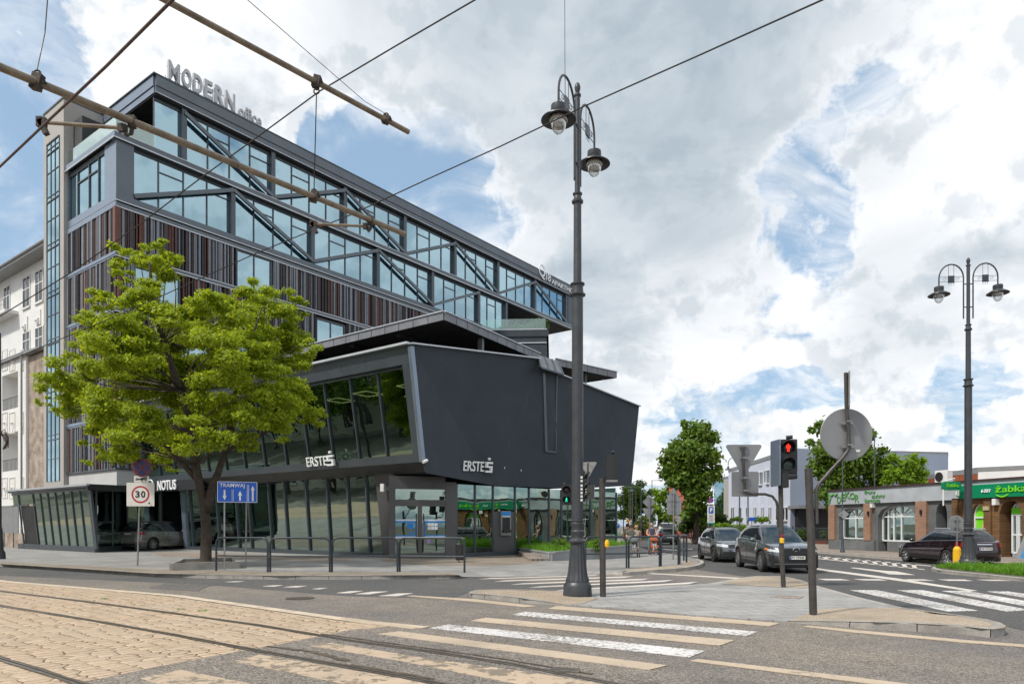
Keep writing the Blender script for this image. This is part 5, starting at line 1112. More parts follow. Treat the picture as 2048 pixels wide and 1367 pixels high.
for k in range(7):
    px = 1472+k*15.2; a, _ = fpl(px, 1000); g = MB(); g.bar(a+nl_*.1+V(0, 0, 1), a+nl_*.1+V(0, 0, 6.2), .5, .2, up=tuple(nl_)); g.build('pilaster', M['bluewhite'], nb_)
a = XY(1595, 65.4); b = MB(); b.box(a.x-.5, a.x+6, a.y-1.5, a.y+1, 3.2, 3.5); b.mi = 1; b.box(a.x, a.x+6, a.y-.1, a.y+.9, .1, 3.2); b.build('porch', [M['signback'], M['black']], nb_)
# glazed stair and grey wing left of it
q0, q1 = XY(1455, 92), XY(1428, 100)
gb = block('glass_building', 'pale glass fronted building left of the blue block', 'building', [(q1.x, q1.y), (q0.x+1, q0.y), (q0.x+4, q0.y+10), (q1.x+4, q1.y+12)], 8.2, M['glass_u'], M['signback'])
b = MB(); b.prism([(q1.x+.4, q1.y+.4), (q0.x+.6, q0.y+.5), (q0.x+3, q0.y+8), (q1.x+3, q1.y+9)], 0, 7.8); b.build('core', M['concrete'], gb)
r0_, r1_ = XY(1338, 118), XY(1402, 105)
rb = block('red_building', 'orange red rendered building half hidden behind the big maple', 'building', [(r0_.x, r0_.y), (r1_.x, r1_.y), (r1_.x+4, r1_.y+14), (r0_.x+4, r0_.y+14)], 8.6, pm('orange_render', (.40, .10, .05), .8, var=.12, vs=.5))
b = MB(); a = r0_.lerp(r1_, .22); c = r0_.lerp(r1_, .42); n_ = V(-.4, -.9, 0); b.slab([a+n_*.1+V(0, 0, 1), c+n_*.1+V(0, 0, 1), c+n_*.1+V(0, 0, 5.5), a+n_*.1+V(0, 0, 5.5)], n_, .05); b.build('window', M['signback'], rb)
b = MB(); a = r0_.lerp(r1_, .55); b.bar(a+V(-.2, -.3, .5), a+V(-.2, -.3, 6.8), .5, .1, up=(0, 1, 0)); b.build('stain_strip', pm('pale_red', (.5, .25, .2), .8), rb)
s0, s1 = XY(1898, 62), XY(1956, 60)
wd = block('timber_house', 'rust red timber clad roof storey behind the shop row', 'building', [(s0.x, s0.y), (s1.x, s1.y), (s1.x+2, s1.y+10), (s0.x+2, s0.y+10)], 6.35, brickmat('timber', (.30, .085, .035), (.26, .07, .03), (.12, .03, .02), 6, .22, .01, R(90), 'xz', bump=.3), M['signback'])
s0, s1 = XY(1954, 66), XY(2120, 62)
wh = block('white_house', 'low white modern building with dark ribbon windows beyond the shop row', 'building', [(s0.x, s0.y), (s1.x, s1.y), (s1.x+2, s1.y+12), (s0.x+2, s0.y+12)], 7.0, M['cream'], M['signback'])
b = MB(); d_ = (s1-s0).normalized(); n_ = V(d_.y, -d_.x, 0)
for t0_, t1_, z0, z1 in ((.03, .12, 4.9, 5.8), (.16, .5, 4.9, 6.0), (.55, .62, 5.2, 6.0)):
    g = MB(); a, c = s0.lerp(s1, t0_), s0.lerp(s1, t1_); g.slab([a+n_*.03+V(0, 0, z0), c+n_*.03+V(0, 0, z0), c+n_*.03+V(0, 0, z1), a+n_*.03+V(0, 0, z1)], n_, .05); g.build('window', M['carglass'], wh)
# building across the main street: it only shows as a reflection in the shop fronts
H2 = Fr(-6.24-.6013*45, 34.07-.799*45, BA)
mirror = thing('facing_house', 'cream stuccoed tenement across the street, seen mirrored in the green shopfront glass', 'house', H2)
b = MB(H2); b.box(-14, 0, 5, 112, 0, 15); b.mi = 1; b.box(-14, .5, 4.5, 112.5, 15, 15.4); b.mi = 2; b.box(0, .35, 5, 112, 4.6, 4.9); b.box(0, .35, 5, 112, 9.4, 9.6); b.build('wall', [pm('stucco', (.50, .46, .38), .85, var=.1), M['signback'], M['lightwall']], mirror)
for i in range(26):
    y = 7+i*4.1
    for z in (1.2, 5.8, 10.4):
        g = MB(H2); g.box(.01, .05, y, y+1.5, z, z+2.6); g.mi = 1; g.box(.02, .3, y-.2, y+1.7, z-.25, z); g.box(.02, .3, y-.2, y+1.7, z+2.6, z+2.9); g.box(.02, .12, y-.15, y, z, z+2.6); g.box(.02, .12, y+1.5, y+1.65, z, z+2.6); g.box(.04, .1, y+.7, y+.8, z, z+2.6); g.build('window', [M['carglass'], M['lightwall']], mirror)
# ================================================================ trees and planting
import numpy as np
rng = np.random.default_rng(5)
def leaves(name, clumps, per, size, m, parent, up=.5, droop=.25, flat=.75, asp=.5, extra=None):
    "clumps: (x, y, z, r); leaf blades scattered mostly through the outer shell of each clump"
    P_, = [np.concatenate([np.array([c[:3]]*int(per*(c[3]**2)), float) for c in clumps])]
    Rr = np.concatenate([np.full(int(per*(c[3]**2)), c[3]) for c in clumps]); n = len(P_)
    d = rng.normal(size=(n, 3)); d /= np.linalg.norm(d, axis=1)[:, None]
    rad = rng.random(n)**.42; lump = 1+.22*np.sin(d[:, 0]*5+P_[:, 0]*3)*np.cos(d[:, 1]*4+P_[:, 2]*2)+.16*rng.normal(size=n)
    pos = P_+d*(Rr*rad*lump)[:, None]*np.array([1, 1, flat])
    nv = d*.55+rng.normal(size=(n, 3))*.55+np.array([0, 0, up]); nv /= np.linalg.norm(nv, axis=1)[:, None]
    a = np.cross(nv, rng.normal(size=(n, 3))); a /= np.linalg.norm(a, axis=1)[:, None]; a[:, 2] -= droop; b_ = np.cross(nv, a); b_ /= np.linalg.norm(b_, axis=1)[:, None]
    s = size*(.6+.8*rng.random(n))[:, None]
    v = np.stack([pos-a*s, pos+b_*s*asp, pos+a*s, pos-b_*s*asp], 1).reshape(-1, 3)
    fr = ROOT[parent]; dx, dy = v[:, 0]-fr.o.x, v[:, 1]-fr.o.y
    v = np.stack([dx*fr.c+dy*fr.s, -dx*fr.s+dy*fr.c, v[:, 2]-fr.o.z], 1)
    me = bpy.data.meshes.new(name); me.vertices.add(4*n); me.vertices.foreach_set('co', v.ravel()); me.loops.add(4*n); me.loops.foreach_set('vertex_index', np.arange(4*n)); me.polygons.add(n)
    me.polygons.foreach_set('loop_start', np.arange(n)*4); me.polygons.foreach_set('loop_total', np.full(n, 4)); me.update(calc_edges=True); me.materials.append(m)
    o = bpy.data.objects.new(name, me); C.objects.link(o); o.parent = parent; ROOT[o] = fr; return o
def limb(mb_, p, q, r0, r1, n=7, wig=.12, steps=6):
    p, q = Vector(p), Vector(q); L = (q-p).length; pts = []; rs = []
    o1 = Vector((random.uniform(-1, 1), random.uniform(-1, 1), random.uniform(-.3, .8)))*L*wig
    for k in range(steps+1):
        t = k/steps; pts.append(p.lerp(q, t)+o1*math.sin(math.pi*t)+Vector((random.uniform(-1, 1), random.uniform(-1, 1), 0))*L*.012); rs.append(r0+(r1-r0)*t)
    mb_.tube(pts, rs, n)
def tree(label, base, clumps, trunk, m, per, size, cat='tree', name='street_tree', rt=.2, group=None, **k):
    t = thing(name, label, cat, Fr(base.x, base.y, 0, base.z), group); b = MB()
    top = Vector(trunk[-1]); pts = [Vector(q) for q in trunk]; n = len(pts)
    b.tube([pts[0]]+[pts[0].lerp(pts[1], .06)]+pts[1:], [rt*1.5, rt*1.08]+[rt*(1-.45*i/(n-1)) for i in range(1, n)], 12)
    for c in (clumps if len(clumps) < 150 else clumps[::7]):
        c_ = Vector(c[:3]); ref = min(pts[1:], key=lambda q: (q-c_).length+max(0, q.z-c_.z)*1.5); limb(b, ref, c_, rt*.17, rt*.05)
    b.build('trunk', M['bark'], t, smooth=True)
    leaves('crown', clumps, per, size, m, t, **k); return t
random.seed(21)
base = G(411, 1130, .12); YT = base.y
CL = [(298, 505, 24), (318, 495, 18), (300, 540, 34), (245, 512, 20), (232, 540, 18), (262, 520, 20), (245, 560, 18), (350, 515, 18), (340, 530, 16), (300, 590, 38), (330, 620, 34), (270, 630, 34),
      (185, 605, 20), (210, 600, 22), (185, 650, 30), (240, 655, 38), (160, 690, 26), (205, 705, 44), (270, 700, 50), (335, 690, 48), (400, 615, 30), (395, 660, 42), (445, 605, 26), (455, 650, 44), (500, 600, 26), (515, 580, 24), (560, 600, 30), (590, 612, 18),
      (520, 640, 40), (575, 660, 34), (615, 690, 20), (600, 700, 28), (550, 710, 42), (490, 710, 46), (430, 720, 52), (350, 760, 56), (275, 770, 52), (200, 770, 46), (130, 755, 34), (95, 765, 22), (105, 735, 14), (150, 800, 36), (215, 830, 48), (290, 840, 48), (185, 870, 24), (240, 890, 34), (215, 912, 18), (260, 900, 22), (180, 925, 12),
      (370, 830, 50), (450, 790, 50), (530, 760, 42), (590, 790, 36), (620, 830, 20), (640, 828, 12), (555, 825, 40), (490, 845, 40), (410, 870, 40), (340, 890, 34), (310, 925, 16), (500, 885, 22), (560, 860, 22), (340, 930, 12), (120, 800, 22), (80, 800, 14), (560, 745, 20), (600, 745, 22)]
cl = []
for i, (px, py, r) in enumerate(CL):
    ex = abs(px-360)/290; dep = math.sqrt(max(.05, 1-ex*ex))*3.6*(.5 if py < 600 else 1)
    Yc = YT+random.uniform(-1, 1)*dep; p_ = D(px, py, Yc); cl.append((p_.x, p_.y, p_.z, r/F*Yc*1.12))
    if r > 38: Yc = YT-random.choice((-1, 1))*dep*.8; p_ = D(px+random.uniform(-20, 20), py+random.uniform(-15, 15), Yc); cl.append((p_.x, p_.y, p_.z, r/F*Yc*.8))
cl0 = cl; cl = []
for (x, y, z, r) in cl0:
    n_ = max(3, int(2+r*8))
    for k in range(n_):
        a_ = random.uniform(0, 6.28); d_ = random.uniform(.15, .95)*r; cl.append((x+math.cos(a_)*d_, y+math.sin(a_)*d_, z+random.uniform(-.8, .8)*r, r*random.uniform(.40, .62)))
tk = [base+V(0, 0, -.05), D(413, 1060, YT), D(409, 1015, YT), D(400, 975, YT), D(392, 930, YT-.2), D(385, 860, YT), D(360, 780, YT+.2), D(330, 690, YT), D(312, 600, YT), D(300, 520, YT)]
mt = tree('broad lime green street tree growing in a raised box by the kerb', base, cl, tk[:8], M['leaf'], 1750, .066, rt=.20, up=.8, droop=.4, flat=.5)
b = MB(); 
limb(b, D(411, 1025, YT), D(452, 900, YT+.3), .17, .11, 10, .05); limb(b, D(452, 900, YT+.3), D(470, 790, YT), .10, .05); limb(b, D(452, 900, YT+.3), D(560, 840, YT+.6), .10, .04); limb(b, D(395, 960, YT), D(300, 850, YT-.5), .13, .05); limb(b, D(330, 700, YT), D(300, 500, YT), .11, .03); limb(b, D(455, 880, YT), D(520, 620, YT), .10, .03)
b.build('branch', M['bark'], mt, smooth=True)
b = MB(); q = gp((343, 1140.5), (477, 1136), (465, 1127), (365, 1130), z=.12); qc = sum(q, Vector())/4
for i in range(4): a, c = q[i], q[(i+1) % 4]; b.bar(a+V(0, 0, .12), c+V(0, 0, .12), .12, .26)
b.mi = 1; b.poly([p_+V(0, 0, .16) for p_ in q]); b.build('planting_box', [M['kerb'], M['dirt']], label='low stone edging box round the foot of the lime green tree', cat='planting box', origin=Fr(qc.x, qc.y, 0, .12))
b = MB()
for py in (1015, 1022): c_ = D(412, py+25, YT); b.lathe(c_, [(.36, 0), (.37, .01), (.36, .02)], 14, cap=False)
def round_tree(label, px, pyb, Y, crown, m, per, size, rt, name='tree', tpx=None, z0=0.0, up=.5, shape=None, group=None, depth=1.0, asp=.55):
    cl_ = []
    for (cx, cy, r) in crown:
        for s_ in (-1, 0, 1):
            Yc = Y+s_*r/F*Y*.8*depth+random.uniform(-.5, .5); p_ = D(cx+random.uniform(-2, 2), cy+random.uniform(-2, 2), Yc); cl_.append((p_.x, p_.y, p_.z, r/F*Yc*(1 if s_ == 0 else .8)))
    bs = XY(px, Y, z0); t0_ = D(tpx or px, crown[0][1], Y)
    return tree(label, bs, cl_, [bs, bs.lerp(t0_, .4)+V(.1, 0, 0), t0_], m, per, size, 'tree', name, rt, group, up=up, droop=.2, flat=.85, asp=asp)
round_tree('tall full maple standing before the red building', 1392, 1075, 62, [(1385, 900, 40), (1395, 862, 26), (1375, 870, 22), (1420, 875, 22), (1350, 905, 24), (1345, 930, 26), (1330, 920, 12), (1328, 945, 14), (1425, 915, 22), (1425, 945, 22), (1400, 960, 34), (1365, 955, 28), (1385, 985, 24), (1408, 990, 20), (1350, 890, 14), (1370, 845, 10), (1415, 850, 8), (1438, 935, 8), (1385, 1010, 22), (1412, 1020, 18), (1372, 1028, 14), (1400, 1042, 16), (1350, 960, 22), (1380, 930, 30), (1410, 900, 22)], M['leaf2'], 240, .19, .3)
round_tree('dense green tree with yellow tips rising behind the curtain shop', 1705, 1075, 57, [(1690, 900, 38), (1660, 860, 24), (1640, 850, 14), (1700, 850, 26), (1735, 870, 22), (1725, 910, 34), (1650, 900, 30), (1640, 940, 26), (1670, 950, 32), (1740, 940, 26), (1765, 900, 12), (1760, 925, 18), (1625, 860, 10), (1620, 885, 10), (1628, 930, 14), (1650, 985, 24), (1700, 975, 30), (1660, 1010, 14), (1750, 965, 18), (1680, 835, 14), (1775, 930, 16), (1700, 930, 34), (1690, 960, 30), (1760, 950, 20), (1720, 985, 22), (1655, 930, 30)], M['leaf2'], 240, .17, .26)
round_tree('lighter green tree behind the grey shop fascia', 1810, 1075, 55, [(1810, 930, 24), (1790, 945, 22), (1830, 935, 20), (1845, 920, 10), (1848, 945, 12), (1815, 955, 24), (1785, 915, 12), (1828, 912, 9), (1775, 960, 16), (1840, 960, 14)], M['leaf4'], 240, .16, .3)
round_tree('dark leafy tree just right of the bank corner, in the distance', 1268, 1060, 100, [(1268, 985, 22), (1282, 968, 10), (1255, 975, 14), (1250, 1000, 20), (1285, 1000, 18), (1300, 985, 7), (1265, 1020, 24), (1245, 1030, 14), (1295, 1015, 14), (1300, 1035, 14)], M['leaf2'], 130, .25, .5)
round_tree('second distant tree behind the diamond sign backs', 1318, 1062, 108, [(1318, 995, 14), (1310, 983, 10), (1330, 985, 10), (1335, 1005, 14), (1310, 1015, 16), (1330, 1030, 16), (1345, 1020, 12), (1338, 1040, 14)], M['leaf4'], 130, .25, .4)
round_tree('pale silvery willow bush in the far distance', 1285, 1070, 88, [(1278, 1045, 10), (1288, 1035, 8), (1295, 1048, 9), (1270, 1052, 7), (1285, 1055, 10)], M['leaf5'], 90, .22, .15, name='bush')
def shrub(label, px, Y, blobs, m, per, size, name='shrub', group=None):
    bs = XY(px, Y, .1); t = thing(name, label, 'shrub', Fr(bs.x, bs.y, 0, bs.z), group); cl_ = []
    for cx, cy, r in blobs:
        for s_ in (-1, 1): Yc = Y+s_*r/F*Y*.5; p_ = D(cx, cy, Yc); cl_.append((p_.x, p_.y, p_.z, r/F*Yc))
    b = MB(); 
    for c in cl_: b.tube([bs, bs.lerp(Vector(c[:3]), .7)], [.04, .015], 5)
    b.build('stem', M['bark'], t); leaves('foliage', cl_, per, size, m, t, flat=.9); return t
shrub('big dark yew like shrub behind the park fence under the maple', 1385, 64, [(1380, 1045, 16), (1400, 1035, 14), (1420, 1040, 16), (1440, 1038, 14), (1450, 1048, 12), (1400, 1055, 16), (1430, 1055, 16), (1368, 1055, 12), (1415, 1024, 10), (1390, 1022, 10)], M['leaf3'], 700, .15)
shrub('clipped bright hedge behind the fence right of the parking sign', 1440, 61, [(1428+k*9, 1055-(3 if k in (1, 2, 3) else 0), 7.5) for k in range(8)], M['leaf4'], 1800, .09)
for px, r, lb in ((1474, 8, 'smaller ball headed sapling before the pale blue block'), (1522, 9, 'larger flat topped sapling before the pale blue block')):
    Yb = 62; bs = XY(px, Yb, .1); t = thing('young_tree', lb, 'tree', Fr(bs.x, bs.y, 0, bs.z), 'ball headed saplings'); cl_ = []
    for dx in (-r*.8, 0, r*.8) if r < 9 else (-r*1.1, -4, 4, r*1.1): p_ = D(px+dx, 1038-(0 if dx else 2), Yb); cl_.append((p_.x, p_.y, p_.z, r*.8/F*Yb))
    b = MB(); b.tube([bs, D(px, 1040, Yb)], [.06, .04], 6); b.build('trunk', M['bark'], t); leaves('crown', cl_, 1500, .10, M['leaf4'], t)
for px, r, lb in ((1605, 12, 'dark bush by the grey porch wall'), (1648, 9, 'small bush at the corner of the curtain shop')):
    shrub(lb, px, 60, [(px, 1067, r), (px+r*.6, 1070, r*.7)], M['leaf3'], 900, .11)
# planter by the bank
pl_ = thing('stone_planter', 'long grey granite planter with grass along the bank windows', 'planter')
A1, A2, A0 = G(1099.5, 1121, .12), G(1265, 1114.6, .12), G(1032, 1107, .12)
ROOT[pl_] = Fr(A1.x, A1.y, 0, .12); pl_.location = (A1.x, A1.y, .12)
A3 = A2+(A0-A1)*.6
zt1, zt2 = .50, .74
b = MB()
def slabs(a, c, za, zc_, n):
    for k in range(n):
        p_, q_ = a.lerp(c, (k+.004)/n), a.lerp(c, (k+.996)/n); h0, h1 = za+(zc_-za)*k/n, za+(zc_-za)*(k+1)/n; d_ = (q_-p_).normalized(); n_ = V(-d_.y, d_.x, 0)*.08
        b.poly([(p_.x, p_.y, .1), (q_.x, q_.y, .1), (q_.x, q_.y, h1-.06), (p_.x, p_.y, h0-.06)])
    d_ = (c-a).normalized(); n_ = V(-d_.y, d_.x, 0)
    b.slab([V(a.x, a.y, za-.058)-n_*.03, V(c.x, c.y, zc_-.058)-n_*.03, V(c.x, c.y, zc_-.058)+n_*.25, V(a.x, a.y, za-.058)+n_*.25], (0, 0, 1), .06)
    b.slab([V(a.x, a.y, .1)+n_*.02, V(c.x, c.y, .1)+n_*.02, V(c.x, c.y, zc_-.07)+n_*.02, V(a.x, a.y, za-.07)+n_*.02], n_, .1)
slabs(A0, A1, .48, zt1, 2); slabs(A1, A2, zt1, zt2, 7); slabs(A2, A3, zt2, zt2, 2); b.build('granite_wall', M['planter'], pl_)
b = MB(); b.poly([(A0.x, A0.y, .40), (A1.x, A1.y, .42), (A2.x, A2.y, .64), (A3.x, A3.y, .64)]); b.build('soil', M['dirt'], pl_)
st = MB(); s0, s1, s2, s3 = G(1060, 1121.5, .12), G(1098, 1121, .12), A0.lerp(A1, .5), A0
st.prism([(s0.x, s0.y), (s1.x, s1.y), (s2.x, s2.y), (s3.x, s3.y)], .1, .22); s0b, s1b = s0.lerp(s3, .3), s1.lerp(s2, .45); st.prism([(s0b.x, s0b.y), (s1b.x, s1b.y), (s2.x, s2.y), (s3.x, s3.y)], .2, .33)
st.build('stone_step', M['beigepave'], label='two low stone steps at the left end of the planter', cat='step', origin=Fr(s0.x, s0.y, 0, .1))
def blades(name, pts, n, h, m, parent=None, wd=.012, lean=.35, **k):
    "tufts of grass blades over a polygon given as triangle fan"
    P0 = [Vector(p_) for p_ in pts]; tri = [(P0[0], P0[i], P0[i+1]) for i in range(1, len(P0)-1)]
    ar = np.array([((t[1]-t[0]).cross(t[2]-t[0])).length for t in tri]); idx = rng.choice(len(tri), n, p=ar/ar.sum())
    T = np.array([[list(v) for v in t] for t in tri]); u = rng.random((n, 2)); fl_ = u.sum(1) > 1; u[fl_] = 1-u[fl_]
    tt = T[idx]; p_ = tt[:, 0]+(tt[:, 1]-tt[:, 0])*u[:, :1]+(tt[:, 2]-tt[:, 0])*u[:, 1:]
    hh = h*(.4+rng.random(n)*.8)*(1+.35*np.sin(p_[:, 0]*3.1)*np.cos(p_[:, 1]*2.7)); an = rng.random(n)*6.283; s = np.stack([np.cos(an), np.sin(an), an*0], 1)*wd
    ln = np.stack([rng.normal(size=n), rng.normal(size=n), np.zeros(n)], 1)*(lean*hh)[:, None]; up_ = np.stack([np.zeros(n), np.zeros(n), hh], 1)
    v = np.stack([p_-s, p_+s, p_+ln*.4+up_*.6+s*.7, p_+ln*.4+up_*.6-s*.7, p_+ln+up_], 1)
    fr = ROOT[parent] if parent else ID; v = v.reshape(-1, 3); dx, dy = v[:, 0]-fr.o.x, v[:, 1]-fr.o.y; v = np.stack([dx*fr.c+dy*fr.s, -dx*fr.s+dy*fr.c, v[:, 2]-fr.o.z], 1)
    F_ = []
    for i in range(n): q = 5*i; F_.append((q, q+1, q+2, q+3)); F_.append((q+3, q+2, q+4))
    me = bpy.data.meshes.new(name); me.from_pydata(v.tolist(), [], F_); me.materials.append(m); o = bpy.data.objects.new(name, me); C.objects.link(o)
    if parent: o.parent = parent; ROOT[o] = fr
    props(o, **k); return o
zq = lambda p_, z: V(p_.x, p_.y, z)
blades('planter_grass', [zq(A0, .42), zq(A1, .44), zq(A2, .66), zq(A3, .66)], 5200, .30, M['grass'], None, .014, .5, kind='stuff', label='long green grass filling the granite planter', cat='grass')
for px, h_, lb in ((1118, .8, 'leafy weed rising from the planter grass left of the big lamp post'), (1196, .7, 'low leafy shrub in the planter right of the big lamp post')):
    q = G(px, 1103, .45); t = thing('planter_shrub', lb, 'plant', Fr(q.x, q.y, 0, .45)); leaves('foliage', [(q.x, q.y, .6, .28), (q.x+.1, q.y+.1, .85, .3), (q.x-.15, q.y, 1.05*h_+.1, .2)], 1500, .06, M['leaf2'], t); b = MB(); b.tube([q, q+V(0, 0, h_)], [.02, .01], 5); b.build('stem', M['bark'], t)
# grass on the median, with daisies
gpts = [p_+V(0, 0, .0) for p_ in gp((1870, 1134), (2300, 1176), (2300, 1140), (2048, 1134.5), (1950, 1132.5), (1890, 1132), z=.12)]
blades('median_grass', gpts, 17000, .20, M['grass'], None, .012, .5, kind='stuff', label='shaggy green grass on the median round the lamp post', cat='grass')
b = MB(); b.keep = True
for k in range(170):
    i = random.randrange(1, len(gpts)-1); u_, v_ = random.random(), random.random()
    if u_+v_ > 1: u_, v_ = 1-u_, 1-v_
    q = gpts[0]+(gpts[i]-gpts[0])*u_+(gpts[i+1]-gpts[0])*v_; b.lathe(q+V(0, 0, random.uniform(.16, .24)), [(.004, 0), (.018, .008), (.004, .012)], 6)
b.build('daisies', M['signwhite'], kind='stuff', label='tiny white daisies scattered in the median grass', cat='flowers')
b = MB(); b.keep = True
for k in range(9):
    q = G(random.choice((1952, 1948, 1960, 1966, 1990))+random.uniform(-4, 4), 1134+random.uniform(0, 3), .12); b.ball(q+V(0, 0, random.uniform(.2, .36)), .009, 6)
b.build('yellow_flowers', M['yellow'], kind='stuff', label='yellow flowering weeds on the median beside the iron lamp base', cat='flowers')
# tufts between the cobbles
for px, py in ((208, 1197), (362, 1218), (404, 1221)):
    q = G(px, py, .01); blades('weed_tuft', [q+V(-.08, -.03, 0), q+V(.08, -.03, 0), q+V(.08, .03, 0), q+V(-.08, .03, 0)], 40, .035, M['grass'], None, .005, .9, kind='stuff', label='small green weeds growing between the tram cobbles', cat='weeds')
# hedge on the terrace of the office building
h0 = B(V(41.5, -3.5, 22.2)); t = thing('terrace_hedge', 'dark hedge behind the glass balustrade of the high terrace', 'hedge', Fr(h0.x, h0.y, 0, 22.2)); cl_ = []
for k in range(9):
    q = D(985+k*12.5, 648-k*1.6, 75.5); cl_.append((q.x, q.y, 22.15+.09*k+.3, .55+.05*k))
leaves('foliage', cl_, 300, .13, M['leaf3'], t); b = MB()
for c in cl_: b.tube([(c[0], c[1], 22.1), (c[0], c[1], c[2])], [.05, .03], 5)
b.build('stem', M['bark'], t)
# street trees on the near side of the main road, seen mirrored in the glass
for i, y in enumerate((35, 43, 50, 60, 78)):
    q = H2((7.5, y, .12)); cl_ = [(q.x+random.uniform(-3, 3), q.y+random.uniform(-3, 3), random.uniform(4.5, 11.5), random.uniform(1.4, 2.1)) for k in range(20)]
    tree(['mirrored street tree opposite the bank door', 'mirrored street tree opposite the right end of the leaning window', 'mirrored street tree opposite the middle of the leaning window', 'mirrored street tree opposite the lime green tree', 'mirrored street tree opposite the glass pavilion'][i], q, cl_, [q, q+V(.1, 0, 3), q+V(0, .2, 8)], M['leaf2'], 90, .26, rt=.24, group='street trees across the road, seen in reflections')
# ================================================================ street furniture
def disc_axes(d):
    "axes for a disc facing direction d (horizontal)"
    d = Vector(d).normalized(); r = Vector((-d.y, d.x, 0)); return (r, Vector((0, 0, 1)), d)
def lamp_post(label, x, y, rot, z=0.0, box=False, group='cast iron double lamp posts'):
    L = Fr(x, y, rot, z); t = thing('lamp_post', label, 'lamp post', L, group)
    b = MB(L); fl = lambda th, i: 1+.035*math.cos(th*16)
    b.lathe((0, 0, 0), [(.32, 0), (.325, .04), (.315, .09), (.31, .22), (.285, .27), (.265, .30)], 32)
    b.lathe((0, 0, 0), [(.255, .30), (.25, .36), (.222, .42), (.20, .55), (.185, .72), (.168, .90), (.155, 1.06), (.15, 1.14)], 96, flute=lambda th, i: 1+.04*math.cos(th*16)*(0 < i < 7))
    b.build('base', M['castiron'], t, smooth=35)
    b = MB(L); b.lathe((0, 0, 0), [(.15, 1.14), (.20, 1.18), (.205, 1.21), (.17, 1.235), (.135, 1.27), (.13, 1.33), (.15, 1.38), (.152, 1.42), (.128, 1.45), (.125, 1.50), (.15, 1.56), (.155, 1.60), (.135, 1.625), (.155, 1.65), (.155, 1.67), (.13, 1.68)], 32)
    b.lathe((0, 0, 0), [(.13, 1.66), (.128, 3.5), (.124, 6.5), (.124, 6.62), (.175, 6.64), (.18, 6.67), (.135, 6.70), (.125, 6.80), (.128, 6.86), (.16, 6.88), (.16, 6.91), (.09, 6.93)], 24)
    b.lathe((0, 0, 0), [(.09, 6.9), (.085, 8.68), (.125, 8.70), (.13, 8.74), (.09, 8.78), (.08, 8.86), (.105, 8.88), (.105, 8.91), (.06, 8.93)], 20)
    b.lathe((0, 0, 0), [(.062, 8.9), (.058, 11.05), (.078, 11.06), (.078, 11.1), (.04, 11.13), (.06, 11.2), (.068, 11.26), (.05, 11.33), (.01, 11.37)], 16)
    b.build('column', M['castiron'], t, smooth=35)
    if box: b = MB(L); b.box(.14, .24, -.12, .12, .55, 1.05); b.lathe((.19, 0, .55), [(.12, -.1), (.12, .0)], 12); b.build('service_box', M['castiron'], t, bevel=.02)
    for s in (-1, 1):
        b = MB(L); o = .165*s; h = 1.02*s; m_ = (o+h)/2; rr = abs(h-o)/2
        pts = [(o, 0, 9.18), (o, 0, 9.6), (o, 0, 10.2), (o, 0, 10.62)]+[(m_-s*rr*math.cos(a_), 0, 10.62+.52*math.sin(a_)) for a_ in [math.pi*k/14 for k in range(1, 14)]]+[(h, 0, 10.62), (h, 0, 10.32)]
        b.tube(pts, .026, 8); b.ball((o, 0, 9.15), .03, 6)
        for z_ in (10.40, 9.55): b.tube([(0, 0, z_), (o, 0, z_)], .02, 6)
        b.tube([(o, 0, 10.50), (h, 0, 10.50)], .008, 5); b.tube([(o, 0, 10.68), (h, 0, 10.68)], .008, 5)
        for c in (.25, .75):
            cx = o+(h-o)*c; b.tube([(cx+.085*math.cos(k*.7)*(1-k*.07), 0, 10.59+.07*math.sin(k*.7)*(1-k*.07)) for k in range(12)], .006, 4)
        for c in (-.09, .09): b.tube([(m_+c, 0, 10.68), (m_+c, 0, 11.12)], .008, 4)
        b.box(m_-.11, m_+.11, -.015, .015, 10.46, 10.72)
        for c in (-.08, 0, .08): b.tube([(m_+c, 0, 10.46), (m_+c, 0, 10.40)], .006, 4); b.ball((m_+c, 0, 10.38), .014, 5)
        ar = b.build('arm', M['castiron'], t, smooth=40)
        b = MB(L); b.lathe((h, 0, 0), [(.05, 10.34), (.16, 10.32), (.165, 10.22), (.15, 10.17), (.17, 10.15), (.26, 10.10), (.365, 10.03), (.37, 10.01), (.36, 10.005), (.25, 10.06), (.18, 10.08)], 28, cap=False); b.build('lamp_shade', M['castiron'], ar, smooth=40)
        b = MB(L); b.lathe((h, 0, 0), [(.02, 10.12), (.16, 10.085), (.19, 10.02), (.19, 9.985), (.15, 9.99), (.1, 10.02), (.01, 10.03)], 20); b.build('reflector', M['lightwall'], ar, smooth=True)
        b = MB(L); b.lathe((h, 0, 0), [(.175, 10.0), (.17, 9.95), (.15, 9.87), (.11, 9.79), (.055, 9.735), (.01, 9.725)], 20, cap=False); b.build('glass_bowl', M['bowl'], ar, smooth=True)
    return t
lp0 = G(1155, 1190, .035)
big = lamp_post('tall iron double lamp post on the crossing island, nearest the camera', lp0.x+.0, lp0.y, R(62), .035, True)
lamp_post('iron double lamp post in the grass of the median at the right', XY(1936.5, 25.8).x, 25.8, R(-6), .12, True)
b = MB(); 
for i, z in enumerate((2.62, 2.54, 2.44, 2.36, 2.28, 2.20, 2.12)): b.box(lp0.x+.045+.01, lp0.x+.10, lp0.y-.129, lp0.y-.124, z, z+.05)
b.build('sticker', M['signwhite'], big); big.scale = (1.04, 1.04, 1.04)
lq = XY(-3, 32, .12); L = Fr(lq.x, lq.y, 0, .12); t = thing('lamp_post', 'dark lamp post cut off by the left edge of the photo', 'lamp post', L)
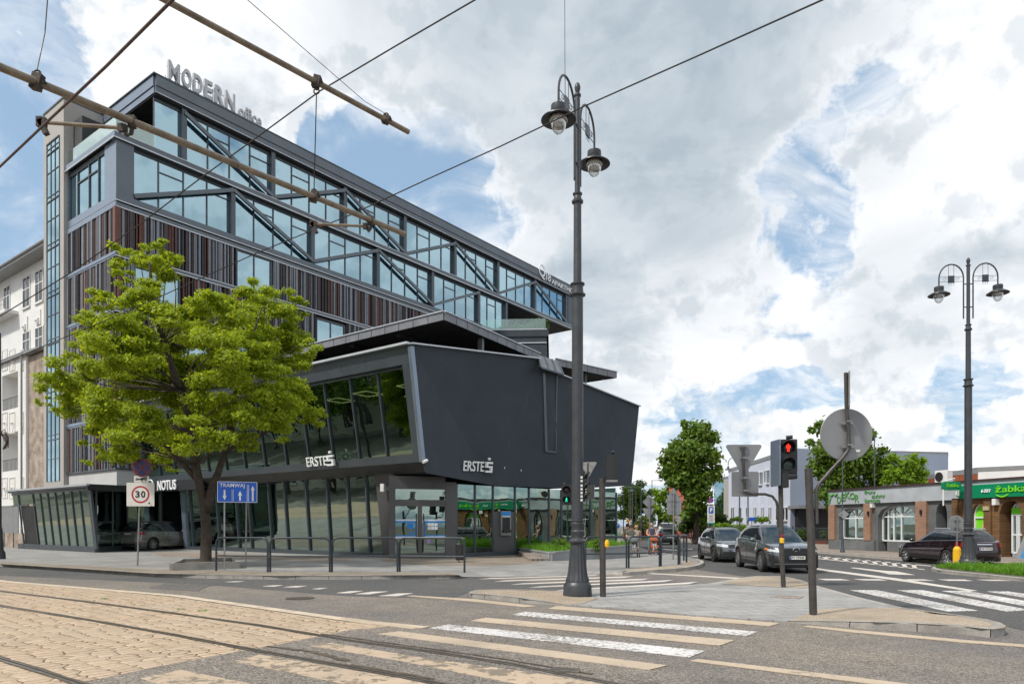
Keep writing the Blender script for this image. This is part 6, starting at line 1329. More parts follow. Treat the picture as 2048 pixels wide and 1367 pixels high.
b = MB(L); b.lathe((0, 0, 0), [(.28, 0), (.26, .3), (.2, .4), (.16, 1.1), (.17, 1.2), (.12, 1.5), (.11, 6), (.10, 10.3), (.03, 10.35)], 20); b.build('column', M['castiron'], t, smooth=35)
b = MB(L)
for k in range(5): b.tube([(0, -.1, 5.6+k*.1), (.35, -.1, 5.9-k*.12), (.5, -.05, 5.5-k*.1), (.2, 0, 5.0)], .02, 5)
b.build('cable_loop', M['copper'], t)
# slender street lamps and flag poles further off
def slim_lamp(label, px, Y, h, pxh=None, kind='arm', z=.12, r=.06, name='street_lamp'):
    p_ = XY(px, Y, z); t = thing(name, label, 'street lamp' if kind != 'flag' else 'flag pole', Fr(p_.x, p_.y, 0, z)); b = MB()
    b.tube([p_, p_+V(0, 0, .9), p_+V(0, 0, .95), p_+V(0, 0, h)], [r*1.7, r*1.4, r, r*.7], 8); b.lathe(p_, [(r*3, 0), (r*2.6, .12), (r*1.8, .3)], 10); b.build('pole', M['steel'] if kind != 'flag' else M['galv'], t)
    if kind == 'arm': b = MB(); e = p_+V(pxh or 1, 0, h); b.bar(p_+V(0, 0, h-.03), e, .07, .06); b.bar(e-V(.5 if (pxh or 1) > 0 else -.5, 0, 0), e, .2, .08); b.build('lamp_head', M['galv'], t)
    if kind == 'hook':
        s = 1 if (pxh or 1) > 0 else -1; b = MB(); b.tube([p_+V(0, 0, h-1.2), p_+V(0, 0, h-.5)]+[p_+V(s*(.45-.45*math.cos(a)), 0, h-.5+.45*math.sin(a)) for a in [math.pi*k/8 for k in range(1, 9)]]+[p_+V(s*.9, 0, h-.8)], .03, 6); b.lathe(p_+V(s*.9, 0, h-1.05), [(.3, 0), (.28, .04), (.1, .14), (.08, .26)], 12); b.build('lamp_head', M['steel'], t)
    return t
slim_lamp('slender grey street lamp before the curtain shop', 1685, 39.8, 5.5, None, 'none', r=.045)
slim_lamp('thin lamp pole rising behind the curtain shop roof', 1749, 50, 7.9, None, 'none', r=.05)
slim_lamp('square armed street lamp far down the side road, left of the flag poles', 1247, 84, 6.1, 1.1)
slim_lamp('square armed street lamp behind the diamond sign back', 1272, 80, 6.3, 1.3)
slim_lamp('double armed pale street lamp pole right of the diamond sign back', 1304, 82, 6.8, 1.2)
slim_lamp('hook armed dark street lamp behind the pedestrians', 1282, 70, 6.0, -1, 'hook')
slim_lamp('tall hook armed street lamp under the maple', 1337, 78, 7.8, -1, 'hook')
slim_lamp('hook armed lamp before the pale blue block, behind the triangle sign back', 1479, 56, 7.0, -1, 'hook')
slim_lamp('thin grey pole before the pale blue block, right of the triangle sign back', 1496, 58, 8.0, None, 'none', r=.06)
slim_lamp('left flag pole far down the side road', 1258, 90, 6.2, None, 'flag', r=.05, name='flag_pole')
slim_lamp('middle flag pole far down the side road', 1261.5, 92, 6.3, None, 'flag', r=.05, name='flag_pole')
slim_lamp('right flag pole far down the side road', 1264.8, 94, 6.4, None, 'flag', r=.05, name='flag_pole')
# guard rails
def guard(label, a, c, h=1.12, r=.034, mid=.52):
    t = thing('guard_rail', label, 'guard rail', Fr(a.x, a.y, 0, a.z), 'grey tube guard rails along the kerb'); d = (c-a); L_ = d.length; d.normalize(); k = min(.2, L_*.3)
    pts = [a, a+V(0, 0, h-k)]+[a+d*(k-k*math.cos(q))+V(0, 0, h-k+k*math.sin(q)) for q in (R(22), R(45), R(68), R(90))]
    pts += [c-d*(k-k*math.cos(q))+V(0, 0, h-k+k*math.sin(q)) for q in (R(90), R(68), R(45), R(22))]+[c+V(0, 0, h-k), c]
    b = MB(); b.tube(pts, r, 10); b.build('frame', M['railpaint'], t, smooth=40)
    b = MB(); b.tube([a+V(0, 0, mid), c+V(0, 0, mid)], r*.8, 8); b.build('crossbar', M['railpaint'], t, smooth=40)
GL = [((432.5, 1141), (535.5, 1143.5)), ((540.5, 1143.3), (659.5, 1143.4)), ((664, 1143.2), (795, 1142.6)), ((799.5, 1142.4), (929, 1144.4))]
for (a, c), lb in zip(GL, ('guard rail in front of the blue tram sign posts', 'guard rail between the blue tram sign and the bank door, the left one', 'guard rail before the right end of the leaning shopfront glass', 'guard rail in front of the bank entrance door')): guard(lb, G(*a, .12), G(*c, .12))
GRt = [((1171, 1136.5), (1253, 1134.8)), ((1257.5, 1134.6), (1319, 1132)), ((1322, 1131.6), (1356.5, 1128.3)), ((1359.5, 1127.5), (1373.3, 1124.2)), ((1372.6, 1122.8), (1367.5, 1120.4))]
for (a, c), lb in zip(GRt, ('guard rail behind the big lamp post beside the granite planter', 'guard rail in front of the woman with the pushchair', 'guard rail in front of the tall triangle sign post', 'short guard rail turning the corner at the right kerb', 'last narrow guard rail along the side road kerb')): guard(lb, G(*a, .12), G(*c, .12))
# ---- signs
def plate(mb_, c, axes, pts, th=.004):
    r, u, n = axes; mb_.slab([c+r*x+u*y-n*th/2 for x, y in pts], n, th)
def rrect(w, h, r=.05, n=4):
    o = []
    for cx, cy, a0 in ((w/2-r, h/2-r, 0), (-w/2+r, h/2-r, 90), (-w/2+r, -h/2+r, 180), (w/2-r, -h/2+r, 270)):
        for k in range(n+1): a = R(a0+90*k/n); o.append((cx+r*math.cos(a), cy+r*math.sin(a)))
    return o
def rtri(s, r=.05, up_=True):
    o = []; R_ = s/math.sqrt(3)
    for k in range(3):
        a = R(90+120*k) if up_ else R(-90+120*k); cx, cy = (R_-2*r)*math.cos(a), (R_-2*r)*math.sin(a)
        for j in range(5): q = a+R(-60+120*j/4); o.append((cx+r*math.cos(q), cy+r*math.sin(q)))
    return o
def circ(r, n=28): return [(r*math.cos(2*math.pi*k/n), r*math.sin(2*math.pi*k/n)) for k in range(n)]
# round no stopping sign, tow-away plate and speed limit board
g0 = G(275, 1131, .12); t = thing('road_sign', 'leaning sign post with no stopping disc and white 30 board near the pavilion', 'road sign', Fr(g0.x, g0.y, 0, .12)); YS = g0.y
b = MB(); b.tube([g0, D(279, 1010, YS), D(284, 920, YS)], .031, 10); b.build('post', M['galv'], t, smooth=40)
ax = disc_axes((.10, -1, 0)); c0 = D(281, 988, YS-.06); hwp, hhp = 26.5/F*YS, 23.5/F*YS
b = MB(); plate(b, c0, ax, rrect(2*hwp, 2*hhp, .03)); b.mi = 1
n_ = ax[2]; b.lathe(c0+n_*.003, [(.325, 0), (.325, .004), (.265, .004), (.265, 0)], 32, ax=ax, cap=False)
b.mi = 2
for s, dx in (('3', -.185), ('0', .02)): b.text(s, c0+ax[0]*dx-ax[1]*.12+n_*.003, ax[0], ax[1], .155, .255, .006, .03)
b.box(c0.x+.30, c0.x+.36, c0.y-.01, c0.y-.006, c0.z-.36, c0.z-.30); b.build('limit_board', [M['signwhite'], M['red'], M['signblack']], t)
c1 = D(283, 957.5, YS-.05); b = MB(); plate(b, c1, ax, rrect(.54, .24, .02)); b.mi = 1
b.bar(c1+n_*.006-ax[0]*.22-ax[1]*.02, c1+n_*.006+ax[0]*.2+ax[1]*.0, .01, .03); b.bar(c1+n_*.006-ax[0]*.05-ax[1]*.0, c1+n_*.006+ax[0]*.2+ax[1]*.07, .01, .05); b.bar(c1+n_*.006-ax[0]*.2+ax[1]*.04, c1+n_*.006-ax[0]*.04-ax[1]*.02, .01, .025)
b.lathe(c1+n_*.004+ax[0]*.02-ax[1]*.05, [(.03, 0), (.03, .004)], 10, ax=ax); b.lathe(c1+n_*.004+ax[0]*.15-ax[1]*.03, [(.03, 0), (.03, .004)], 10, ax=ax); b.build('tow_away_plate', [M['signwhite'], M['signblack']], t)
def nostop(mb_, c, ax, r):
    n = ax[2]; mb_.mi = 0; mb_.lathe(c, [(r, 0), (r, .006)], 32, ax=ax); mb_.mi = 1; mb_.lathe(c+n*.007, [(r, 0), (r, .004), (r*.8, .004), (r*.8, 0)], 32, ax=ax, cap=False)
    for s in (-1, 1): mb_.bar(c+n*.009+(ax[0]+ax[1]*s)*r*.6, c+n*.009-(ax[0]+ax[1]*s)*r*.6, r*.15, .004, up=tuple(n))
M['redd'] = pm('sign_dark_red', (.16, .012, .02), .4, var=.1); M['blued'] = pm('sign_dark_blue', (.012, .02, .12), .4, var=.1)
b = MB(); nostop(b, D(284.5, 934.5, YS-.05), disc_axes((.1, -1, 0)), 18.5/F*YS); b.build('no_stopping_disc', [M['blued'], M['redd']], t)
# blue tram lane board
ga, gb2 = G(449, 1139.5, .12), G(491.5, 1135, .12); t = thing('lane_board', 'blue TRAMWAJ lane board with white arrows on two posts behind the guard rail', 'road sign', Fr(ga.x, ga.y, 0, .12))
Yb = (ga.y+gb2.y)/2; pA, pB = D(434.5, 1005, Yb-.4), D(514.5, 1005.5, Yb+.1); pA.z = pB.z = D(474, 1004.5, Yb).z; tp = D(474, 963, Yb).z
rx = (pB-pA); wd_ = rx.length; rx.normalize(); nn = V(rx.y, -rx.x, 0); nn = nn if nn.y < 0 else -nn; hh = tp-pA.z; ax = (rx, V(0, 0, 1), nn)
for g_ in (ga, gb2): b = MB(); k = (g_-pA).dot(rx); b.tube([g_, V((pA+rx*k).x, (pA+rx*k).y, pA.z)-nn*.04, V((pA+rx*k).x, (pA+rx*k).y, tp-.1)-nn*.04], .028, 8); b.build('post', M['galv'], t, smooth=40)
cB = pA+rx*wd_/2+V(0, 0, hh/2); b = MB(); plate(b, cB, ax, rrect(wd_, hh, .03)); b.mi = 1; cc = cB+nn*.004
for s in (-1, 1): b.bar(cc+rx*wd_/2*.985*s-V(0, 0, hh/2*.95), cc+rx*wd_/2*.985*s+V(0, 0, hh/2*.95), .015, .004, up=tuple(nn)); b.bar(cc-rx*wd_/2*.98+V(0, 0, hh/2*.965*s), cc+rx*wd_/2*.98+V(0, 0, hh/2*.965*s), .015, .004, up=tuple(nn))
b.text('TRAMWAJ', pA+nn*.003+rx*wd_*.06+V(0, 0, hh*.675), rx, (0, 0, 1), wd_*.62, hh*.235, .006, .010)
def arrow(u, z0, z1, w=.055, hd=.13):
    c = pA+nn*.004+rx*wd_*u; up_ = 1 if z1 > z0 else -1; za, zb_ = hh*z0, hh*z1
    b.slab([c+rx*x+V(0, 0, z) for x, z in ((-w/2, za), (w/2, za), (w/2, zb_-up_*.14), (-w/2, zb_-up_*.14))], nn, .004)
    b.slab([c+rx*x+V(0, 0, z) for x, z in ((-hd/2, zb_-up_*.16), (hd/2, zb_-up_*.16), (0, zb_))], nn, .004)
arrow(.18, .60, .10); arrow(.565, .09, .56); arrow(.885, .08, .82)
for u in (.365, .395): b.bar(pA+nn*.005+rx*wd_*u+V(0, 0, hh*.06), pA+nn*.005+rx*wd_*u+V(0, 0, hh*.62), .012, .004, up=tuple(nn))
for u in (.745, .78): b.bar(pA+nn*.005+rx*wd_*u+V(0, 0, hh*.06), pA+nn*.005+rx*wd_*u+V(0, 0, hh*.86), .016, .004, up=tuple(nn))
b.build('panel', [M['blue'], M['signwhite']], t)
# backs of signs
def back_sign(mb_, c, shape, ax, post_off=.045, clamps=()):
    plate(mb_, c, ax, shape)
def clampset(b, c, ax, w=.10):
    for dz in (-.28, .28):
        pass
g0 = G(1301, 1104.6, .12); Y = g0.y; t = thing('road_sign', 'grey backs of a diamond sign above an inverted triangle on one post, seen from behind', 'road sign', Fr(g0.x, g0.y, 0, .12)); ax = disc_axes((0, 1, 0))
b = MB(); b.tube([g0, D(1298, 988, Y)], .035, 8); b.build('post', M['galv'], t)
s_ = 13/F*Y; b = MB(); plate(b, D(1298, 1003.5, Y+.08), ax, [(s_, 0), (0, s_), (-s_, 0), (0, -s_)], .02); b.build('diamond_sign', M['signback'], t)
b = MB(); plate(b, D(1297, 1023, Y+.08), ax, rtri(26/F*Y, .03, False), .02); b.build('triangle_sign', M['signback'], t)
g0 = G(1346.5, 1118.5, .12); Y = g0.y; t = thing('road_sign', 'grey backs of an upright triangle sign over a square plate behind the corner guard rail', 'road sign', Fr(g0.x, g0.y, 0, .12))
b = MB(); b.tube([g0, D(1347, 985, Y)], .032, 8); b.build('post', M['galv'], t)
b = MB(); plate(b, D(1347, 994, Y+.07), ax, rtri(36/F*Y, .03, True), .02); b.build('triangle_sign', M['signback'], t)
b = MB(); plate(b, D(1347, 1016, Y+.07), ax, rrect(26.5/F*Y, 25/F*Y, .03), .02)
b.build('square_plate', M['signback'], t)
for py in (986, 999, 1009, 1021): b = MB(); c = D(1347, py, Y+.03); b.bar(c-V(.1, 0, 0), c+V(.1, 0, 0), .03, .03); b.build('clamp', M['galv'], t)
# parking sign
Y = 56.0; g0 = XY(1422, Y, .12); t = thing('parking_sign', 'white parking board with blue P under a small no stopping disc, by the park fence', 'road sign', Fr(g0.x, g0.y, 0, .12)); ax = disc_axes((-.05, -1, 0))
for px in (1417, 1426): b = MB(); b.tube([XY(px, Y, .12), D(px, 1015, Y)], .04, 6); b.build('post', M['galv'], t)
c = D(1422, 1029, Y-.07); k = Y/F; b = MB(); plate(b, c, ax, rrect(14.5*k, 36*k, .04), .02); n_ = ax[2]; b.mi = 1; plate(b, c+V(0, 0, 9.5*k)+n_*.02, ax, rrect(9.5*k, 13*k, .05), .01)
b.mi = 2; b.text('P', c+V(-2.2*k, 0, 5.5*k)+n_*.03, ax[0], ax[1], 5*k, 8.4*k, .01, .05); b.mi = 3; plate(b, c-V(0, 0, 16.6*k)+n_*.02, ax, rrect(14*k, 3*k, .02), .01)
b.mi = 4
for j in range(8):
    if j != 4: plate(b, c+V(0, 0, (-.5-j*1.7)*k)+n_*.02, ax, rrect((10-(j % 3)*1.6)*k, .45*k, .005, 1), .01)
    else: plate(b, c+V(0, 0, (-.5-j*1.7)*k)+n_*.02, ax, rrect(14*k, .25*k, .002, 1), .01)
b.build('parking_board', [M['signwhite'], M['blue'], M['signwhite'], pm('teal', (.03, .22, .22)), M['signback']], t)
b = MB(); nostop(b, D(1422, 1000, Y-.08), ax, 5.2*k); b.build('no_stopping_disc', [M['blue'], M['red']], t)
b = MB(); c = D(1422, 1008.8, Y-.08); plate(b, c, ax, rrect(9.5*k, 5*k, .03), .02); b.mi = 1; b.text('7-17', c+V(-3.4*k, 0, -1.2*k)+n_*.015, ax[0], ax[1], 6.8*k, 2.4*k, .01, .02) if False else b.bar(c+V(-3.4*k, -.03, -.3*k), c+V(3.4*k, -.03, .2*k), .02, 1.6*k); b.build('tow_away_plate', [M['signwhite'], M['signblack']], t)
# yellow warning triangle far off
Y = 72; g0 = XY(1256, Y, .12); t = thing('road_sign', 'yellow warning triangle above a white round limit sign far down the left kerb', 'road sign', Fr(g0.x, g0.y, 0, .12)); k = Y/F
b = MB(); b.tube([g0, D(1256, 1042, Y)], .04, 6); b.build('post', M['galv'], t)
b = MB(); plate(b, D(1255.5, 1040.5, Y-.08), ax, rtri(9.4*k, .03), .02); b.mi = 1; c = D(1255.5, 1041.5, Y-.11); b.bar(c+V(-.07, 0, -.05), c+V(0, 0, .14), .03, .03); b.bar(c+V(.07, 0, -.05), c+V(0, 0, .14), .03, .03); b.build('warning_triangle', [pm('amber', (.8, .36, .01), .5), M['signblack']], t)
b = MB(); c = D(1255, 1049.5, Y-.08); b.lathe(c, [(4*k, 0), (4*k, .02)], 20, ax=ax); b.mi = 1; b.lathe(c+ax[2]*.02, [(4*k, 0), (4*k, .01), (3.3*k, .01), (3.3*k, 0)], 20, ax=ax, cap=False); b.mi = 2; b.text('20t', c+V(-2.2*k, 0, -1*k)+ax[2]*.02, ax[0], ax[1], 4.2*k, 2*k, .01, .02); b.build('limit_disc', [M['signwhite'], M['red'], M['signblack']], t)
Y = 60; g0 = XY(1233.5, Y, .12); t = thing('road_sign', 'blue round arrow sign just beside the bank corner glass', 'road sign', Fr(g0.x, g0.y, 0, .12)); b = MB(); b.tube([g0, D(1233.5, 1048, Y)], .035, 6); b.build('post', M['galv'], t); b = MB(); b.lathe(D(1234, 1050.5, Y-.08), [(.24, 0), (.24, .02)], 20, ax=ax); b.mi = 1; c = D(1234, 1050.5, Y-.12); b.bar(c+V(.12, 0, .12), c-V(.12, 0, .12), .05, .02, up=(0, 1, 0)); b.build('disc', [M['blue'], M['signwhite']], t)
# street name plate
Y = 60; g0 = XY(1503.5, Y, .12); t = thing('street_name_sign', 'small blue street name plate on a post before the pale blue block', 'street sign', Fr(g0.x, g0.y, 0, .12)); b = MB(); b.tube([g0, D(1503.5, 1034, Y)], .04, 6); b.build('post', M['galv'], t); b = MB(); c = D(1505, 1036, Y-.05); b.box(c.x-.3, c.x+.35, c.y-.02, c.y+.02, c.z-.09, c.z+.09); c = D(1501, 1039.5, Y-.05); b.box(c.x-.3, c.x+.35, c.y-.02, c.y+.02, c.z-.08, c.z+.06); b.build('name_plate', M['blue'], t)
b = MB(); c = D(1687.5, 1028, 39.6); r_ = 9.5/F*39.6; L = disc_axes((.75, 1, 0)); t = thing('road_sign', 'small diamond sign seen from behind on the slender lamp before the curtain shop', 'road sign', Fr(c.x, c.y, 0, c.z)); plate(b, c, L, [(r_, 0), (0, r_), (-r_, 0), (0, -r_)], .02); b.build('plate', M['signback'], t); b = MB(); b.box(c.x-.14, c.x+.02, c.y+.02, c.y+.08, c.z-.03, c.z+.03); b.build('clamp', M['galv'], t)
# median: yellow bollard with round sign back
Y = 27.8; g0 = XY(1914, Y, .12); t = thing('bollard', 'yellow plastic bollard on the median carrying a post with a round sign back', 'bollard', Fr(g0.x, g0.y, 0, .12)); b = MB(); b.lathe(g0, [(.15, 0), (.15, .45), (.14, .5), (.145, .55), (.14, .6), (.08, .68), (.05, .7)], 8); b.build('housing', M['yellow'], t, smooth=30)
b = MB(); b.tube([g0+V(0, 0, .68), D(1914.5, 1032, Y)], .025, 8); b.build('post', M['galv'], t)
b = MB(); b.lathe(D(1913, 1045, Y+.05), [(.30, -.01), (.305, .0), (.30, .01)], 28, ax=ax); c = D(1913, 1038, Y); b.bar(c-V(.13, 0, 0), c+V(.13, 0, 0), .03, .03); c = D(1913, 1053, Y); b.bar(c-V(.13, 0, 0), c+V(.13, 0, 0), .03, .03); b.build('round_sign', M['signback'], t)
# ---- traffic signals
SB = M['plastic']
def signal(name, parent, c, d, lens, lit=None, r=.10, hood=True, depth=.16, back=None):
    "housing with stacked lenses facing d"
    ax = disc_axes(d); n = ax[2]; hgt = len(lens)*r*2.75
    b = MB(); w = r*1.45; b.slab([c+ax[0]*x+ax[1]*y-n*depth for x, y in rrect(2*w, hgt, .03)], n, depth); o = b.build(name, SB, parent)
    for i, m in enumerate(lens):
        cc = c+ax[1]*(hgt/2-r*1.375*(2*i+1)/1.0)
        b = MB(); b.lathe(cc+n*.001, [(r*.98, 0), (r*.9, .015), (r*.4, .03), (.005, .034)], 20, ax=ax); b.build('lens', m, o, smooth=True)
        b = MB(); hd = r*1.7; m_ = 14; P0, P1 = [], []
        for k in range(m_+1):
            a = R(-35+250*k/m_); e = ax[0]*math.cos(a)*r*1.08+ax[1]*math.sin(a)*r*1.08; dep = hd*(.35+.65*max(0, math.sin(a)) if math.sin(a) > 0 else .35)
            P0.append(cc+e); P1.append(cc+e*1.0+n*dep)
        b.grid([P0, P1]); h_ = b.build('visor', SB, o, smooth=True); sm = h_.modifiers.new('solid', 'SOLIDIFY'); sm.thickness = .006
    return o, ax
OFFG = pm('lens_off_green', (.03, .05, .045), .2, var=.2); OFFR = pm('lens_off_dark', (.035, .01, .01), .2, var=.2); LR = emis('lit_red', (1, .03, .02), 2.2); LG = emis('lit_green', (.02, .85, .55), 1.6); LB = pm('lens_black', (.012, .01, .01), .3)
def figure_dots(parent, c, ax, s, m, walk=False):
    b = MB(); n = ax[2]
    def bit(x0, y0, x1, y1, w): b.bar(c+ax[0]*x0*s+ax[1]*y0*s+n*.04, c+ax[0]*x1*s+ax[1]*y1*s+n*.04, w*s, .006, up=tuple(n))
    b.lathe(c+ax[1]*.62*s+n*.038, [(.13*s, 0), (.13*s, .006)], 10, ax=ax)
    if walk: bit(.05, .45, -.02, -.05, .22); bit(-.02, -.05, -.32, -.6, .12); bit(-.02, -.05, .25, -.6, .12); bit(.05, .4, -.3, .05, .1); bit(.05, .4, .32, .1, .1)
    else: 
        bit(0, .42, 0, -.12, .22); bit(-.3, .40, -.3, -.12, .14); bit(.3, .40, .3, -.12, .14); bit(-.12, -.16, -.12, -.78, .14); bit(.12, -.16, .12, -.78, .14); bit(-.36, .38, .36, .38, .12)
    b.build('lit_figure', m, parent)
# pole B with the red figure
g0 = G(1567, 1173, .032); Y = g0.y; t = thing('traffic_light', 'brown pole with lit red pedestrian figure and sign backs on a bent arm', 'traffic light', Fr(g0.x, g0.y, 0, .03))
b = MB(); b.tube([g0, D(1563, 1100, Y), D(1561, 950, Y)], .062, 12); b.build('post', M['pole_br'], t, smooth=40)
hc = D(1576, 911.5, Y-.32); b = None
ax0 = disc_axes((-.16, -1, 0)); rL = 12.2/F*(Y-.3)
o, ax = signal('signal_head', t, hc, (-.18, -1, 0), [LB, OFFG], r=rL, depth=.2)
hgt = 2*rL*2.75; figure_dots(o, hc+ax[1]*(hgt/2-rL*1.375), ax, rL*.85, LR)
b = MB(); b.tube([hc+V(-.03, .05, hgt/2+.05), hc+V(.12, .0, hgt/2+.06)], .05, 10); b.tube([hc+V(.0, .1, hgt/2), hc+V(.03, .05, hgt/2+.06)], .02, 6); b.build('camera', SB, t, smooth=40)
bc = D(1551, 926, Y-.12); L2 = disc_axes((-.995, -.06, 0)); b = MB(); plate(b, bc, L2, rrect(.55, 1.20, .03), .03); b.build('backplate', M['clad_s'], t)
b = MB(); c = D(1567, 960, Y-.25); b.box(c.x-.09, c.x+.10, c.y-.1, c.y+.14, c.z-.19, c.z+.19); b.build('signal_housing', SB, t)
b = MB(); b.tube([c+V(.10, -.02, .1), c+V(.32, -.06, .12)], [.09, .085], 12); b.build('visor', SB, t)
b = MB(); c = D(1564, 1078, Y-.07); b.lathe(c-V(0, 0, .1), [(.045, 0), (.06, .02), (.06, .12), (.05, .14)], 10); b.mi = 1; b.lathe(c+V(0, 0, .045), [(.055, 0), (.06, .02), (.055, .07), (.03, .09)], 10); b.build('push_button', [M['yellow'], M['redd']], t)
b = MB(); Ya = Y+.1; b.tube([D(1556.5, 1054, Ya), D(1556, 1020, Ya), D(1553, 1003, Ya), D(1545, 992, Ya), D(1530, 987.5, Ya), D(1505, 987.5, Ya), D(1494, 985, Ya), D(1490, 975, Ya), D(1487.5, 940, Ya), D(1486, 895, Ya)], .036, 10)
for py in (1018, 1046): b.bar(D(1556, py, Ya), D(1562, py, Y), .03, .03)
b.build('arm', M['pole_br'], t, smooth=50)
k = Ya/F; ax = disc_axes((.03, 1, 0)); b = MB(); plate(b, D(1487.5, 910.5, Ya+.08), ax, rtri(76*k, .05, False), .025); b.build('triangle_sign', M['signback'], t)
b = MB(); plate(b, D(1490, 967.5, Ya+.08), ax, rrect(53*k, 50*k, .04), .025); b.build('square_plate', M['signback'], t)
for px, py in ((1486.5, 892), (1488, 916), (1489.5, 956), (1490, 981)): b = MB(); c = D(px, py, Ya+.03); b.bar(c-V(.11, 0, 0), c+V(.11, 0, 0), .04, .035); c = c-V(0, .06, -.01); b.bar(c-V(.05, 0, 0), c+V(.05, 0, 0), .02, .05); b.build('clamp', M['galv'], t)
# pole C with the round sign back
g0 = G(1626.5, 1227, .04); Y = g0.y; t = thing('sign_pole', 'thick brown leaning pole with a bent arm holding a big round grey sign back', 'sign pole', Fr(g0.x, g0.y, 0, .04))
b = MB(); b.tube([g0, D(1623, 1100, Y), D(1617, 936, Y)], .068, 14); b.build('post', M['pole_br'], t, smooth=40)
b = MB(); b.tube([D(1633.5, 1047, Y), D(1632.5, 1000, Y), D(1633, 978, Y), D(1639, 966, Y), D(1660, 942, Y), D(1686, 914, Y), D(1695, 902, Y), D(1697.5, 893, Y), D(1697, 860, Y), D(1693, 815, Y), D(1691.5, 745, Y)], .034, 10)
for py in (985, 1035): b.bar(D(1633, py, Y), D(1622, py, Y), .03, .03)
b.build('arm', M['pole_br'], t, smooth=50)
k = Y/F; ax = disc_axes((.0, 1, 0)); b = MB(); b.lathe(D(1692.5, 869, Y+.07), [(52*k, -.01), (53*k, .0), (52*k, .012)], 40, ax=ax); b.build('round_sign', M['signback'], t)
b = MB()
for px, py in ((1694, 846), (1695.5, 893)): c = D(px, py, Y+.02); b.bar(c-V(.12, 0, 0), c+V(.11, 0, 0), .04, .035); c = c+V(.02, -.06, .03); b.bar(c-V(.05, 0, 0), c+V(.05, 0, 0), .02, .03)
b.mi = 1; c = D(1716, 901, Y+.055); b.box(c.x-.035, c.x+.035, c.y-.003, c.y, c.z-.02, c.z+.02); b.build('clamp', [M['galv'], M['signwhite']], t)
L2 = disc_axes((.9, -.36, 0)); c = D(1696.5, 783, Y+.05); b = MB(); plate(b, c, L2, rrect(.62, 72*k, .03), .02); b.build('edge_on_sign', M['galv'], t)
# pole A beside the big lamp post
g0 = G(1206, 1192, .03); Y = g0.y; t = thing('traffic_light', 'brown pole with a black signal box seen from behind, beside the big lamp', 'traffic light', Fr(g0.x, g0.y, 0, .03))
b = MB(); b.tube([g0, D(1204, 956, Y)], .070, 14); b.build('post', M['pole_br'], t, smooth=40)
b = MB(); c = D(1222, 935, Y); b.box(c.x-.11, c.x+.06, c.y-.1, c.y+.12, c.z-.27, c.z+.29); b.mi = 1; b.box(c.x+.06, c.x+.14, c.y-.11, c.y+.13, c.z-.27, c.z+.29); b.mi = 2; b.box(c.x-.12, c.x+.14, c.y-.11, c.y+.1, c.z-.32, c.z-.28); b.build('signal_housing', [SB, M['signblack'], M['galv']], t)
b = MB(); b.ball(D(1226, 904, Y), .045, 10); b.tube([D(1226, 904, Y), D(1226, 910, Y)], .02, 6); b.build('camera', SB, t)
b = MB(); c = D(1213.5, 1086.5, Y-.02); b.lathe(c-V(0, 0, .09), [(.03, 0), (.055, .03), (.06, .1), (.045, .16), (.02, .18)], 10); b.build('push_button', M['yellow'], t)
# signal across the far crossing
g0 = G(1146, 1141, .12); Y = g0.y; t = thing('traffic_light', 'signals behind the big lamp post, one with a lit green walking figure', 'traffic light', Fr(g0.x, g0.y, 0, .12))
b = MB(); b.tube([g0, D(1146, 1000, Y)], .055, 10); b.tube([D(1146, 1018, Y), D(1165, 1018, Y), D(1172, 1012, Y), D(1175, 990, Y), D(1176, 925, Y)], .028, 8); b.build('post', M['pole_br'], t)
hc = D(1133, 989, Y-.15); rL = 7.2/F*Y; o, ax = signal('signal_head', t, hc, (-.1, -1, 0), [OFFR, LB], r=rL, depth=.16)
figure_dots(o, hc-ax[1]*(rL*1.375), ax, rL*.9, LG, True)
b = MB(); b.ball(D(1129, 967, Y-.1), .04, 8); b.tube([D(1129, 967, Y-.1), D(1129, 971, Y-.1)], .015, 5); b.build('camera', SB, t)
hc = D(1168, 972, Y+.1); signal('signal_head', t, hc, (.93, -.35, 0), [LB, LB, LB], r=.125, depth=.18)
b = MB(); ax = disc_axes((.35, 1, 0)); plate(b, D(1177, 934, Y+.35), ax, rtri(.62, .04, False), .02); b.build('triangle_sign', M['galv'], t)
b = MB(); c = D(1181, 984, Y+.3); plate(b, c, disc_axes((.9, .6, 0)), rrect(.4, .5, .03), .02); b.build('square_plate', M['galv'], t)
# litter bin
g0 = G(918, 1118, .12); g0 = G(920, 1124, .12); t = thing('litter_bin', 'dark slatted litter bin behind the guard rail at the bank entrance', 'litter bin', Fr(g0.x, g0.y, 0, .12))
b = MB(); b.lathe(g0, [(.17, .1), (.19, .15), (.2, .75), (.17, .8)], 14); b.build('basket', M['plastic'], t); b = MB(); b.tube([g0+V(-.05, 0, 0), g0+V(-.05, 0, 1.05)], .025, 6); b.lathe(g0+V(0, 0, .98), [(.22, 0), (.24, .03), (.05, .07)], 14); b.build('frame', M['galv'], t)
